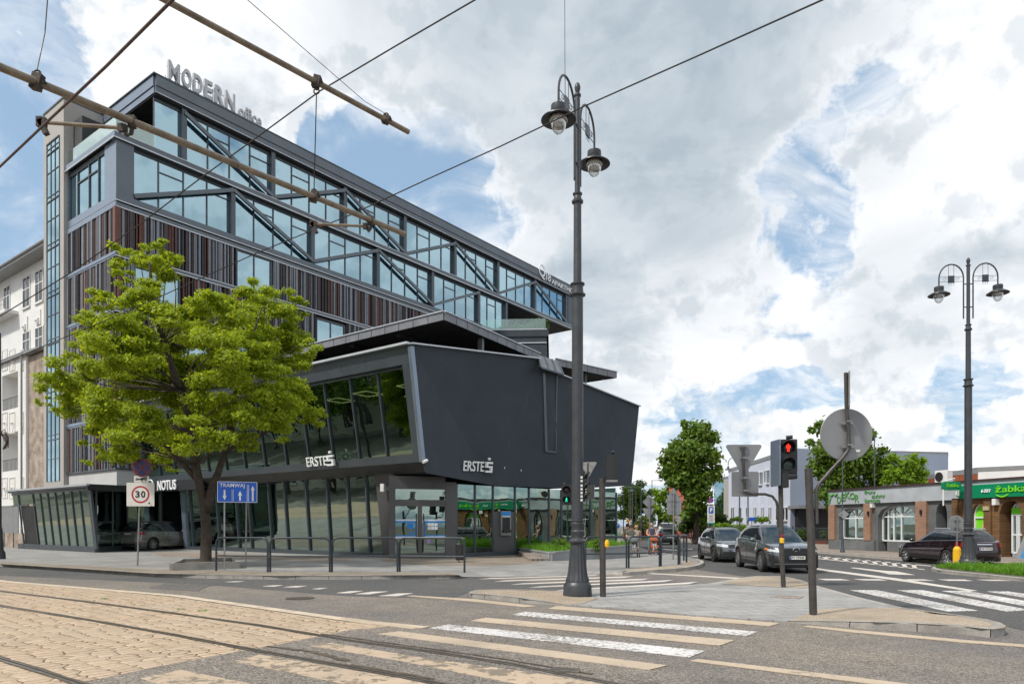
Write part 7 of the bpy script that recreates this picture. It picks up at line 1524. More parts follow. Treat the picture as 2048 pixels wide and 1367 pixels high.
# park fence
F0, F1 = XY(1296, 92, .12), XY(1655, 57.5, .12); F0 = G(1300, 1073.0, .12); F1 = G(1657, 1087.5, .12)
t = thing('park_fence', 'low dark railing fence on a brown plinth along the far pavement', 'fence', Fr(F0.x, F0.y, 0, .12)); d = (F1-F0); Ln = d.length; d.normalize(); np_ = int(Ln/2.4)
for k in range(np_+1): b = MB(); p_ = F0+d*(Ln*k/np_); b.tube([p_, p_+V(0, 0, 1.5)], .05, 6); b.build('post', M['steel'], t)
b = MB(); n = int(Ln/.16)
for k in range(n): p_ = F0+d*(k*.16); b.bar(p_+V(0, 0, .25), p_+V(0, 0, 1.38), .02, .02)
for z in (.35, 1.3): b.bar(F0+V(0, 0, z), F1+V(0, 0, z), .04, .05)
b.build('railing', M['steel'], t)
b = MB(); b.bar(F0+V(0, 0, .1), F1+V(0, 0, .1), .3, .35); b.build('plinth', M['slat_r'], t)
q0, q1 = F0+V(3, 8, 0), F1+V(10, 8, 0); b = MB(); b.poly([(q0.x-40, q0.y, .08), (q1.x, q1.y, .08), (q1.x+30, q1.y+80, .08), (q0.x-60, q0.y+80, .08)]); b.build('park_lawn', pm('lawn', (.045, .09, .02), .9, var=.3, vs=.6, bump=.4), kind='structure')
# ================================================================ overhead line
def clampb(b, p, r=.07):
    b.mi = 0; b.bar(p+V(-.02, 0, -r), p+V(.02, 0, r*1.1), .07, .09); b.bar(p+V(-.05, -.03, -.03), p+V(.06, .03, .03), .06, .06)
def eyebolt(b, p):
    b.lathe(p, [(.035, -.008), (.045, 0), (.035, .008), (.025, 0), (.035, -.008)], 12, ax=(V(1, 0, 0), V(0, 0, 1), V(0, 1, 0)), cap=False)
a, c = D(-260, 30, 5.55), D(809, 468, 11.0); a.z = 6.02; c.z = D(809, 468, 11.0).z
t1 = thing('support_tube', 'tan overhead support tube over the left, with a short side arm at each end', 'support tube', Fr(c.x, c.y, 0, c.z))
pA_, pB_ = D(0, 134, 6.5), D(809, 468, 11.0); dr = (pB_-pA_); b = MB(); b.tube([pA_-dr*.4, pA_, pB_], .038, 14); b.build('tube', M['frp'], t1, smooth=40)
def ontube(px): 
    lo, hi = -.4, 1
    for _ in range(40):
        m_ = (lo+hi)/2; q = pA_+dr*m_
        if PX+F*q.x/q.y < px: lo = m_
        else: hi = m_
    return pA_+dr*lo
def arm_(px0, py0, px1, py1, jx):
    j = ontube(jx); b = MB(); e = D(px0, py0, j.y-.15); s = D(px1, py1, j.y-.05); b.tube([e-(s-e)*.03, s], .020, 10); b.mi = 1
    for f_, sz in ((0.0, .05), (.04, .045), (1.0, .04), (1.03, .035)): q = e.lerp(s, f_); b.bar(q-V(0, 0, sz), q+V(0, 0, sz), .05, .06)
    b.bar(e+V(0, 0, .02), e+V(.07, 0, -.13), .05, .05); b.tube([s, s+V(.06, 0, -.08), j+V(-.01, 0, -.13), j+V(.01, 0, -.04)], .022, 7); b.bar(j-V(0, 0, .07), j+V(0, 0, .06), .05, .07); b.build('side_arm', [M['frp'], M['rust']], t1)
arm_(80, 244, 243, 256, 264); arm_(624, 448, 730, 452, 742)
b = MB(); p_ = ontube(74); eyebolt(b, p_+V(0, 0, .08)); clampb(b, p_); b.build('clamp', M['rust'], t1); b = MB(); p2 = ontube(628); clampb(b, p2); eyebolt(b, p2+V(0, 0, .07)); b.build('clamp', M['rust'], t1)
t2 = thing('support_tube', 'upper tan overhead support tube ending in the blue sky gap', 'support tube', Fr(D(817, 264, 10.2).x, 10.2, 0, 7.4))
uA, uB = D(330, 0, 7.75), D(817, 264, 10.2); du = uB-uA; b = MB(); b.tube([uA-du*.6, uA, uB], .036, 14); b.build('tube', M['frp'], t2, smooth=40)
def onu(px):
    lo, hi = -.6, 1
    for _ in range(40):
        m_ = (lo+hi)/2; q = uA+du*m_
        if PX+F*q.x/q.y < px: lo = m_
        else: hi = m_
    return uA+du*lo
b = MB(); q1 = onu(633); clampb(b, q1); eyebolt(b, q1+V(0, 0, -.12)); b.tube([q1-V(0, 0, .05), q1-V(0, 0, .1)], .02, 6); b.build('clamp', M['rust'], t2); b = MB(); q2 = onu(772); clampb(b, q2, .05); eyebolt(b, q2+V(0, 0, .06)); b.build('clamp', M['rust'], t2)
def wire(label, pts, r=.006, m='wire', name='wire'):
    b = MB(); 
    b.tube(pts, r, 6); P0 = pts[0]; return b.build(name, M[m], label=label, cat='wire', origin=Fr(P0.x, P0.y, 0, P0.z))
wire('thin drop wire between the two tan tubes', [p2+V(0, 0, .1), q1-V(0, 0, .16)], .007)
b = MB(); 
wire('suspension wire rising from the left tan tube', [p_+V(0, 0, .12), p_+V(.01, .1, .55), p_+V(.02, .2, 1.6)], .006)
wire('thin slanting stay wire to the end of the upper tan tube', [q2+V(0, 0, .08), q2.lerp(D(495, 0, 7.2), .2), D(495, 0, 7.2), D(300, -160, 6)], .004)
wire('reddish trolley wire crossing the top left corner', [D(-40, 372, 7.9), D(0, 333, 7.6), D(95, 243, 6.8), D(212, 133, 5.9), D(345, 0, 5.0), D(440, -95, 4.5)], .0115, 'copper', 'trolley_wire')
def wl2(pp, Y0, Y1, n=12):
    o = []; x0, x1 = pp[0][0], pp[-1][0]
    for px, py in pp: tt = (px-x0)/(x1-x0); o.append(D(px, py, Y0+(Y1-Y0)*tt))
    return o
wire('black span wire from lower left up past the upper tan tube', wl2([(-30, 648), (0, 632), (145, 543), (287, 443), (400, 357), (520, 270), (640, 182), (795, 90), (950, 0), (1000, -28)], 15, 9), .011)
wire('long black span wire rising across the picture to the top right', wl2([(-30, 741), (0, 728), (260, 620), (520, 503), (700, 430), (860, 356), (1000, 293), (1170, 212), (1400, 110), (1645, 0), (1700, -25)], 22, 9), .014)
wire('faint vertical wire above the big lamp post', [D(1130, 160, 15.3), D(1129.5, 0, 15.3), D(1129, -40, 15.3)], .006)
# ================================================================ vehicles
def spow(a, p): return math.copysign(abs(a)**p, a)
def carpaint(name, col, metal=.6):
    return pm(name, col, .25, metal, var=.03, vs=.8, coat=1.0, spec=.6)
def car(name, label, cat, fr, L, Wd, H, paint, deck, cabin, wheels, wr=.34, rimm='rim', front=None, rear=None, sill=.24, spokes=5, nfront=4.5, nrear=5.5, rails=False, clad=False, group=None, pillars=None, tint='carglass', cabm=None):
    t = thing(name, label, cat, fr, group); a, hb = L/2, Wd/2
    def dz(x):
        for (x0, z0), (x1, z1) in zip(deck, deck[1:]):
            if x <= x1: k = (x-x0)/(x1-x0); k = max(0, min(1, k)); return z0+(z1-z0)*k
        return deck[-1][1]
    def hw(x): n = nfront if x > 0 else nrear; return hb*(max(0, 1-abs(x/a)**n))**(1/n)
    def prof(t_): return .93+.07*math.sin(min(1, t_/.5)*math.pi/2)-.055*max(0, (t_-.55)/.45)**1.6
    def warp(x, y, z):
        if x > 0: x -= .16*(x/a)**6*max(0, (z-.5)/.45)**1.5+.06*(x/a)**6*max(0, (.4-z)/.25)
        else: x += (.10*max(0, (z-.6)/.5)**1.5+.08*max(0, (.4-z)/.2))*(x/a)**6
        return Vector((x, y, z))
    R2 = wr+.055
    def zb(x):
        for wx in wheels:
            d = abs(x-wx)
            if d < R2: return max(sill, wr+math.sqrt(R2*R2-d*d))
        return sill+.05*max(0, abs(x)/a-.8)*5*.3
    xs = sorted(set([a*spow(math.cos(math.pi*k/40), .35) for k in range(41)]+[wx+R2*q for wx in wheels for q in (-1.001, -.999, -.95, -.85, -.7, -.5, -.25, 0, .25, .5, .7, .85, .95, .999, 1.001)]+[x for x, _ in deck if abs(x) < a]+[-a*.5, 0, a*.3]))
    NT = 9; rowsR, rowsL = [], []
    for x in xs:
        z0, z1 = zb(x), dz(x); r = []
        for k in range(NT+1): q = k/NT; z = z0+(z1-z0)*q; q2 = (z-sill)/(z1-sill); r.append((x, hw(x)*prof(q2), z))
        rowsL.append([warp(*p_) for p_ in r]); rowsR.append([warp(p_[0], -p_[1], p_[2]) for p_ in r])
    b = MB(fr); b.grid(rowsL); b.grid(rowsR)
    deckrow = []
    for i, x in enumerate(xs):
        e = rowsL[i][-1]; deckrow.append([Vector((e.x, e.y*s_, e.z+.035*(1-s_**2)*(1 if x > 0 else .5))) for s_ in (1, .93, .8, .5, 0, -.5, -.8, -.93, -1)])
    b.grid(deckrow); body = b.build('body', paint, t, smooth=50)
    b = MB(fr); b.box(-a*.93, a*.93, -hb*.80, hb*.80, .2, .62)
    for s_ in (-1, 1):
        for wx in wheels: b.box(wx-R2*.98, wx+R2*.98, s_*hb*.55-.1, s_*hb*.55+.1, .25, wr+R2)
    b.build('underbody', M['signblack'], t)
    if clad:
        b = MB(fr)
        for s_ in (-1, 1):
            for wx in wheels:
                P0, P1 = [], []
                for k in range(17):
                    q = math.pi*k/16; x = wx-math.cos(q)*R2; z = wr+math.sin(q)*R2; x2 = wx-math.cos(q)*(R2+.05); z2 = wr+math.sin(q)*(R2+.05); y = s_*(hw(x)*prof((z-sill)/(dz(x)-sill))+.006); P0.append((x, y, z)); P1.append((x2, y, z2))
                b.grid([P0, P1])
            b.box(wheels[0]+R2, wheels[1]-R2, s_*hb*.955-.02, s_*hb*.955+.02, sill-.02, sill+.12)
        b.build('cladding', M['plastic'], t)
    # cabin
    (xr0, xf0), (xr1, xf1), wb0, wb1 = cabin
    def cab(phi, q, off=0.0):
        c, s_ = math.cos(phi), math.sin(phi); n = 5.0
        xa = (xr0+xf0)/2+(xf0-xr0)/2*spow(c, 2/n); ya = wb0*spow(s_, 2/n); xb2 = (xr1+xf1)/2+(xf1-xr1)/2*spow(c, 2/n); yb_ = wb1*spow(s_, 2/n)
        z0 = dz(min(max(xa, -a*.98), a*.98))-.03; z1 = H-.07
        bl = .05*math.sin(math.pi*q); x = xa+(xb2-xa)*q; y = ya+(yb_-ya)*q+spow(s_, 2/n)*bl; x += spow(c, 2/n)*bl
        k = Vector((spow(c, .6), spow(s_, .6), .25)).normalized()*off; return Vector((x, y, z0+(z1-z0)*q))+k
    NP = 72; b = MB(fr); rows = [[cab(2*math.pi*j/NP, q) for j in range(NP+1)] for q in [i/7 for i in range(8)]]
    for s_, dzr in ((.985, .035), (.93, .058), (.8, .07), (.5, .08), (0.0, .085)):
        rows.append([Vector(((p_.x-(xr1+xf1)/2)*s_+(xr1+xf1)/2, p_.y*s_, H-.085+dzr)) for p_ in rows[7]])
    b.grid(rows); b.build('cabin', cabm or paint, t, smooth=50)
    n = 5.0
    def phx(f): return math.acos(max(-1, min(1, spow(f, n/2))))
    def win(nm, ph0, ph1, q0=.10, q1=.90, m=tint, off=.008, parent=None):
        b = MB(fr); N_ = 12; b.grid([[cab(ph0+(ph1-ph0)*j/N_, q0+(q1-q0)*i/5, off) for j in range(N_+1)] for i in range(6)]); return b.build(nm, M[m], parent or t, smooth=True)
    wy = math.asin(.86**(n/2)); win('windscreen', -wy, wy, .06, .93); wy2 = math.asin(.84**(n/2)); win('rear_window', math.pi-wy2, math.pi+wy2, .12, .88)
    for f0, f1 in (pillars or ((-.86, -.5), (-.47, .08), (.12, .84))):
        for s_ in (-1, 1): win('side_window', s_*phx(f1), s_*phx(f0), .12, .88)
    # patches on the shell
    def shell(phi, z, off=.0, flat=None):
        nf = nfront if math.cos(phi) > 0 else nrear; x = a*spow(math.cos(phi), 2/nf); y = hb*spow(math.sin(phi), 2/nf)
        z1 = dz(x); y *= prof((z-sill)/(z1-sill)); p_ = warp(x, y, z); k = Vector((spow(math.cos(phi), .5), spow(math.sin(phi), .5), .0)).normalized(); return p_+k*off
    def yph(y): nf = nfront; return math.asin(max(-1, min(1, spow(y/hb, nf/2))))
    def patch(nm, y0, y1, z0, z1, m, off=.008, rearside=False, z0b=None, z1b=None, parent=None):
        p0, p1 = (y0 if isinstance(y0, tuple) else yph(y0)), (y1 if isinstance(y1, tuple) else yph(y1)); p0 = p0[0] if isinstance(p0, tuple) else p0; p1 = p1[0] if isinstance(p1, tuple) else p1
        b = MB(fr); N_ = 8; rows = []
        for i in range(5):
            row = []
            for j in range(N_+1):
                u = j/N_; za = z0+((z0b if z0b is not None else z0)-z0)*u; zc_ = z1+((z1b if z1b is not None else z1)-z1)*u; ph = p0+(p1-p0)*u; ph = math.pi-ph if rearside else ph; row.append(shell(ph, za+(zc_-za)*i/4, off))
            rows.append(row)
        b.grid(rows); return b.build(nm, m if not isinstance(m, str) else M[m], parent or body if parent else t, smooth=True)
    for args, kw in (front or []): patch(*args, **kw)
    for args, kw in (rear or []): patch(*args, rearside=True, **kw)
    # wheels
    for wx in wheels:
        for s_ in (-1, 1):
            ax = (V(1, 0, 0), V(0, 0, 1), V(0, s_, 0)); c = V(wx, s_*(hb-.215), wr); b = MB(fr)
            b.lathe(c, [(wr*.64, .0), (wr*.9, .0), (wr*.985, .02), (wr, .05), (wr, .16), (wr*.985, .19), (wr*.9, .21), (wr*.70, .205), (wr*.68, .19), (wr*.64, .0)], 36, ax=ax, cap=False); wh_ = b.build('wheel', M['tyre'], t, smooth=40)
            b = MB(fr); b.lathe(c, [(wr*.70, .205), (wr*.67, .17), (wr*.66, .10), (wr*.1, .09)], 28, ax=ax, cap=False)
            b.lathe(c, [(.001, .185), (.05, .185), (.06, .17), (.06, .10)], 14, ax=ax, cap=False)
            for k in range(spokes):
                for dd_ in (-.09, .09):
                    q = 2*math.pi*k/spokes+dd_*(1 if spokes < 8 else .3); e = V(math.cos(q), 0, math.sin(q)); e2 = V(math.cos(q+dd_*.8), 0, math.sin(q+dd_*.8)); b.bar(c+e*.04+V(0, s_*.165, 0), c+e2*wr*.67+V(0, s_*.18, 0), .032, .03, up=(0, 1, 0))
            b.build('rim', M[rimm], wh_, smooth=30)
            b = MB(fr); b.lathe(c, [(.001, .08), (wr*.5, .08), (wr*.5, .09)], 20, ax=ax, cap=False); b.build('brake_disc', M['rimd'], wh_)
    # mirrors, handles, rails, seams
    for s_ in (-1, 1):
        mx_ = xf0-.42; b = MB(fr); z = dz(mx_)+.06; b.ball((mx_, s_*(hb+.09), z+.02), .11, 12, .75); b.bar((mx_, s_*(hb-.06), z-.03), (mx_, s_*(hb+.06), z-.02), .06, .04); b.build('wing_mirror', paint, t, smooth=True)
        for hx in (xr0*.30, xf0*.30 if xf0 > .8 else .35):
            x = hx; z = dz(x)-.13; y = s_*(hw(x)*prof((z-sill)/(dz(x)-sill))+.015); b = MB(fr); b.bar((x-.1, y, z), (x+.1, y, z), .03, .03); b.build('door_handle', paint, t)
        b = MB(fr)
        for sx in ((xr0+xf0)/2*.5, xf0-.28, wheels[0]+R2*.55+.1):
            pts = [V(sx, s_*(hw(sx)*prof((z-sill)/(dz(sx)-sill))+.001), z) for z in [sill+.08+(dz(sx)-sill-.1)*k/6 for k in range(7)]]; b.tube(pts, .006, 4)
        b.build('door_seam', M['signblack'], t)
        b = MB(fr); N_ = 24; b.tube([cab(s_*(phx(.86)+(phx(-.88)-phx(.86))*j/N_), .10, .012) for j in range(N_+1)], .012, 5); b.tube([cab(s_*(phx(.86)+(phx(-.88)-phx(.86))*j/N_), .90, .012) for j in range(N_+1)], .010, 5); b.build('window_trim', M['chrome'], t)
        if rails: b = MB(fr); b.tube([(xr1+.15, s_*wb1*.93, H-.03), (xr1+.25, s_*wb1*.93, H+.03), (xf1-.25, s_*wb1*.93, H+.03), (xf1-.15, s_*wb1*.93, H-.03)], .018, 6); b.build('roof_rail', M['chrome'] if rails == 2 else M['plastic'], t)
    return t, shell, dz
def numberplate(t, fr, c, axd, txt, w=.52, h=.114):
    ax = disc_axes(axd); b = MB(); n = ax[2]; b.slab([c+ax[0]*x+ax[1]*y for x, y in rrect(w, h, .01, 1)], n, .012); b.mi = 1; b.slab([c+ax[0]*x+ax[1]*y+n*.012 for x, y in ((-w/2+.004, -h/2+.004), (-w/2+.045, -h/2+.004), (-w/2+.045, h/2-.004), (-w/2+.004, h/2-.004))], n, .002)
    b.mi = 2; b.text(txt, c+ax[0]*(-w/2+.06)-ax[1]*h*.33+n*.011, ax[0], ax[1], w*.82, h*.66, .004, .02); b.build('licence_plate', [M['signwhite'], M['blue'], M['signblack']], t)
MESHM = brickmat('grille_mesh', (.035, .036, .038), (.03, .03, .032), (.004, .004, .004), .07, .045, .012, 0, 'yz', rough=.35, bump=.8, off=.5, stain=.02, var=.05)
# --- large grey crossover at the stop line
CF = Fr(9.83, 26.35, R(-92.5)); pg = carpaint('paint_graphite', (.115, .122, .134))
fr_ = [(('grille', -.50, .50, .40, .86, MESHM, .010), dict(z0b=.40)), (('headlight', .50, .86, .72, .80, 'lamp_w', .012), dict(z0b=.76, z1b=.84)), (('headlight', -.50, -.86, .72, .80, 'lamp_w', .012), dict(z0b=.76, z1b=.84)),
       (('air_intake', .60, .84, .34, .60, 'plastic', .010), dict(z0b=.40, z1b=.66)), (('air_intake', -.60, -.84, .34, .60, 'plastic', .010), dict(z0b=.40, z1b=.66)), (('bumper_trim', -.78, .78, .25, .31, 'plastic', .014), {}), (('bumper_trim', -.74, .74, .315, .345, 'chrome', .020), {}),
       (('indicator', .855, .90, .80, .86, 'orange', .014), {}), (('indicator', -.855, -.90, .80, .86, 'orange', .014), {})]
t, sh, dz_ = car('parked_suv', 'large graphite crossover waiting at the give way line, with mesh grille', 'car', CF, 4.89, 1.92, 1.70, pg, [(-2.45, 1.02), (-2.1, 1.16), (-1.2, 1.14), (.2, 1.08), (1.0, 1.05), (1.7, 1.0), (2.25, .92), (2.45, .86)], ((-2.30, 1.32), (-1.75, .25), .83, .58), (-1.42, 1.43), .375, front=fr_, spokes=10, clad=True, rear=[(('tail_light', -.9, .9, .92, .98, 'lamp_r', .01), {})])
t.name = 'crossover_car'
numberplate(t, CF, CF((2.46, 0, .55)), (math.cos(CF.a), math.sin(CF.a), 0), 'PY 77949')
b = MB(CF); e = (V(0, 1, 0), V(0, 0, 1), V(1, 0, 0)); b.lathe((2.36, 0, .80), [(.095, 0), (.085, .015), (.075, 0)], 24, ax=(V(0, 1.35, 0), V(0, 0, 1), V(1, 0, 0)), cap=False); b.tube([(2.375, -.04, .84), (2.375, .03, .77), (2.375, -.06, .765)], .009, 5); b.build('badge', M['chrome'], t)
driver_seats = [(CF, V(.15, .38, 0))]
# --- grey compact wagon behind it
CF2 = Fr(10.02, 33.0, R(-92)); pg2 = carpaint('paint_grey', (.13, .135, .14))
fr_ = [(('grille', -.40, .40, .66, .82, 'plastic', .010), {}), (('headlight', .45, .84, .68, .80, 'lamp_w', .012), dict(z0b=.74, z1b=.85)), (('headlight', -.45, -.84, .68, .80, 'lamp_w', .012), dict(z0b=.74, z1b=.85)), (('air_intake', -.66, .66, .34, .50, 'plastic', .010), {}), (('bumper_trim', -.7, .7, .24, .30, 'plastic', .012), {}), (('grille_rim', -.42, .42, .82, .84, 'chrome', .014), {})]
t, sh, dz_ = car('compact_suv', 'smaller grey car with roof rails queueing behind the graphite crossover', 'car', CF2, 4.40, 1.84, 1.56, pg2, [(-2.2, .95), (-1.95, 1.08), (-1, 1.05), (.2, 1.0), (.9, .99), (1.55, .94), (2.0, .87), (2.2, .82)], ((-2.05, 1.20), (-1.6, .25), .79, .57), (-1.3, 1.33), .34, rimm='rimd', front=fr_, rails=1, clad=True)
t.name = 'compact_car'; numberplate(t, CF2, CF2((2.205, -.0, .56)), (math.cos(CF2.a), math.sin(CF2.a), 0), 'PY 8L')
b = MB(CF2); b.lathe((2.16, 0, .84), [(.045, 0), (.04, .012), (.01, .015)], 16, ax=e); b.build('badge', M['plastic'], t)
driver_seats.append((CF2, V(.1, .36, 0)))
# --- dark maroon estate by the median
CF3 = Fr(18.72, 30.25, R(91.5)); pm3 = carpaint('paint_maroon', (.022, .010, .014), .5)
rr_ = [(('tail_light', .52, .88, .78, .98, 'lamp_r', .012), dict(z0b=.74)), (('tail_light', -.52, -.88, .78, .98, 'lamp_r', .012), dict(z0b=.74)), (('bumper_trim', -.75, .75, .26, .36, 'plastic', .012), {}), (('boot_handle', -.25, .25, .88, .91, 'chrome', .014), {})]
t, sh, dz_ = car('estate_car', 'dark maroon estate car seen from behind beside the median, with silver roof rails', 'car', CF3, 4.83, 1.88, 1.50, pm3, [(-2.42, .95), (-2.2, 1.04), (-1, 1.0), (.2, .96), (.9, .93), (1.6, .86), (2.1, .77), (2.42, .68)], ((-2.28, 1.2), (-1.8, .1), .82, .60), (-1.38, 1.47), .33, rear=rr_, rails=2, front=[(('headlight', .5, .85, .62, .74, 'lamp_w', .012), {}), (('headlight', -.5, -.85, .62, .74, 'lamp_w', .012), {})])
numberplate(t, CF3, CF3((-2.44, 0, .72)), (-math.cos(CF3.a), -math.sin(CF3.a), 0), 'CB 7H4CJ')
# --- silver large car in the court entrance
CF4 = Fr(-22.45, 44.75, R(70), .12); pg4 = carpaint('paint_champagne', (.22, .205, .19), .55)
rr_ = [(('tail_light', .55, .90, .98, 1.12, 'lamp_r', .012), {}), (('tail_light', -.55, -.90, .98, 1.12, 'lamp_r', .012), {}), (('bumper_trim', -.8, .8, .30, .44, 'plastic', .012), {}), (('reflector', .62, .82, .50, .56, 'lamp_r', .014), {}), (('reflector', -.62, -.82, .50, .56, 'lamp_r', .014), {}), (('exhaust', .50, .64, .33, .40, 'chrome', .03), {}), (('exhaust', -.50, -.64, .33, .40, 'chrome', .03), {})]
t, sh, dz_ = car('large_suv', 'champagne grey off road car parked in the court beside the glass pavilion', 'car', CF4, 4.85, 1.98, 1.80, pg4, [(-2.42, 1.10), (-2.2, 1.18), (-1, 1.16), (.4, 1.12), (1.1, 1.1), (1.8, 1.06), (2.42, 1.0)], ((-2.25, 1.25), (-1.95, .55), .86, .68), (-1.42, 1.5), .39, rear=rr_, spokes=6, nrear=6, cabm=M['plastic'])  # cabin blackened: the shade of the court is put into its colour
numberplate(t, CF4, CF4((-2.44, 0, 1.02)), (-math.cos(CF4.a), -math.sin(CF4.a), 0), 'CB 518')
# --- small black hatch, van and red pickup in the distance
CF5 = Fr(13.2, 60.5, R(88)); rr_ = [(('tail_light', .5, .85, .85, .95, 'lamp_r', .012), {}), (('tail_light', -.5, -.85, .85, .95, 'lamp_r', .012), {}), (('bumper_trim', -.7, .7, .26, .36, 'plastic', .012), {})]
t, *_ = car('hatchback_car', 'small black hatchback driving away down the side road', 'car', CF5, 4.2, 1.78, 1.42, carpaint('paint_black', (.015, .016, .018), .3), [(-2.1, .92), (-1.9, 1.0), (0, .94), (.9, .9), (1.6, .82), (2.1, .7)], ((-2.0, 1.1), (-1.4, .1), .78, .58), (-1.25, 1.3), .32, rear=rr_)
numberplate(t, CF5, CF5((-2.12, 0, .68)), (-math.cos(CF5.a), -math.sin(CF5.a), 0), 'CB 2K')
CF6 = Fr(18.6, 84, R(-100))
car('van', 'silver van parked far down the side road by the fence', 'van', CF6, 5.2, 2.0, 2.0, carpaint('paint_silver', (.42, .44, .47), .6), [(-2.6, 1.1), (0, 1.1), (1.5, 1.08), (2.2, 1.0), (2.6, .85)], ((-2.5, 1.9), (-2.4, 1.0), .95, .82), (-1.6, 1.7), .34, front=[(('headlight', .55, .88, .7, .9, 'lamp_w', .012), {}), (('headlight', -.55, -.88, .7, .9, 'lamp_w', .012), {}), (('grille', -.5, .5, .55, .8, 'plastic', .012), {})])
CF7 = Fr(17.2, 93, R(176)); t, *_ = car('pickup_truck', 'bright red pickup truck crossing far behind the pedestrians', 'pickup truck', CF7, 5.3, 1.9, 1.75, pm('paint_red', (.55, .02, .015), .3, .1, coat=1), [(-2.65, 1.1), (-.3, 1.1), (1.2, 1.08), (2.2, 1.02), (2.65, .9)], ((-.5, 1.4), (-.25, .7), .85, .66), (-1.55, 1.75), .40, front=[(('headlight', .5, .85, .8, .92, 'lamp_w', .012), {}), (('headlight', -.5, -.85, .8, .92, 'lamp_w', .012), {})], pillars=((-.8, -.05), (.05, .8)))
b = MB(CF7); b.box(-2.5, -.7, -.8, .8, 1.09, 1.16); b.build('load_bed', M['signblack'], t)
# ================================================================ people
def person(label, fr, J, radii, cols, bones, H=1.7, hair=None, group=None, name='person'):
    t = thing(name, label, 'person', fr, group)
    me = bpy.data.meshes.new('body'); keys = list(J); me.from_pydata([fr(J[k]) if False else Vector(J[k]) for k in keys], [(keys.index(a), keys.index(c)) for a, c, _ in bones], [])
    tmp = bpy.data.objects.new('tmp', me); C.objects.link(tmp); sk = tmp.modifiers.new('skin', 'SKIN'); sk.use_smooth_shade = True
    if not me.skin_vertices: return t
    for i, k in enumerate(keys):
        r = radii.get(k, .05); me.skin_vertices[0].data[i].radius = r if isinstance(r, tuple) else (r, r); me.skin_vertices[0].data[i].use_root = (k == 'pelvis')
    sb = tmp.modifiers.new('sub', 'SUBSURF'); sb.levels = sb.render_levels = 2
    dg = bpy.context.evaluated_depsgraph_get(); m2 = bpy.data.meshes.new_from_object(tmp.evaluated_get(dg)); bpy.data.objects.remove(tmp)
    mats = []; seg = []
    for a, c, m in bones:
        if m not in mats: mats.append(m)
        seg.append((Vector(J[a]), Vector(J[c]), mats.index(m)))
    m2.materials.clear()
    for m in mats: m2.materials.append(m)
    for p_ in m2.polygons:
        best = 9e9
        for a, c, mi in seg:
            ab = c-a; k = max(0, min(1, (p_.center-a).dot(ab)/max(ab.length_squared, 1e-9))); d = (p_.center-a-ab*k).length
            if d < best: best = d; p_.material_index = mi
        p_.use_smooth = True
    o = bpy.data.objects.new('body', m2); C.objects.link(o); o.parent = t; ROOT[o] = fr
    if hair:
        hp = Vector(J['head']); b = MB(); fr0 = Fr(0, 0, 0); b.fr = lambda p_: fr(p_)
        b.ball(hp+V(-.02, 0, .035), .107, 12, 1.05)
        if hair[1] > 0: b.tube([hp+V(-.06, 0, .03), hp+V(-.09, 0, -hair[1])], [.08, .05], 8)
        b.build('hair', hair[0], t, smooth=True)
    b = MB(); b.fr = lambda p_: fr(p_); hp = Vector(J['head']); b.ball(hp+V(.105, 0, -.01), .018, 6); b.mi = 1
    for s_ in (-1, 1): b.ball(hp+V(.095, s_*.033, .02), .011, 6)
    b.mi = 2; b.bar(hp+V(.095, -.022, -.05), hp+V(.095, .022, -.05), .012, .01); b.mi = 0
    for s_ in (-1, 1): b.ball(hp+V(0, s_*.1, 0), .024, 6)
    b.build('face', [M['skin'], M['signblack'], M['redd']], t, smooth=True); return t
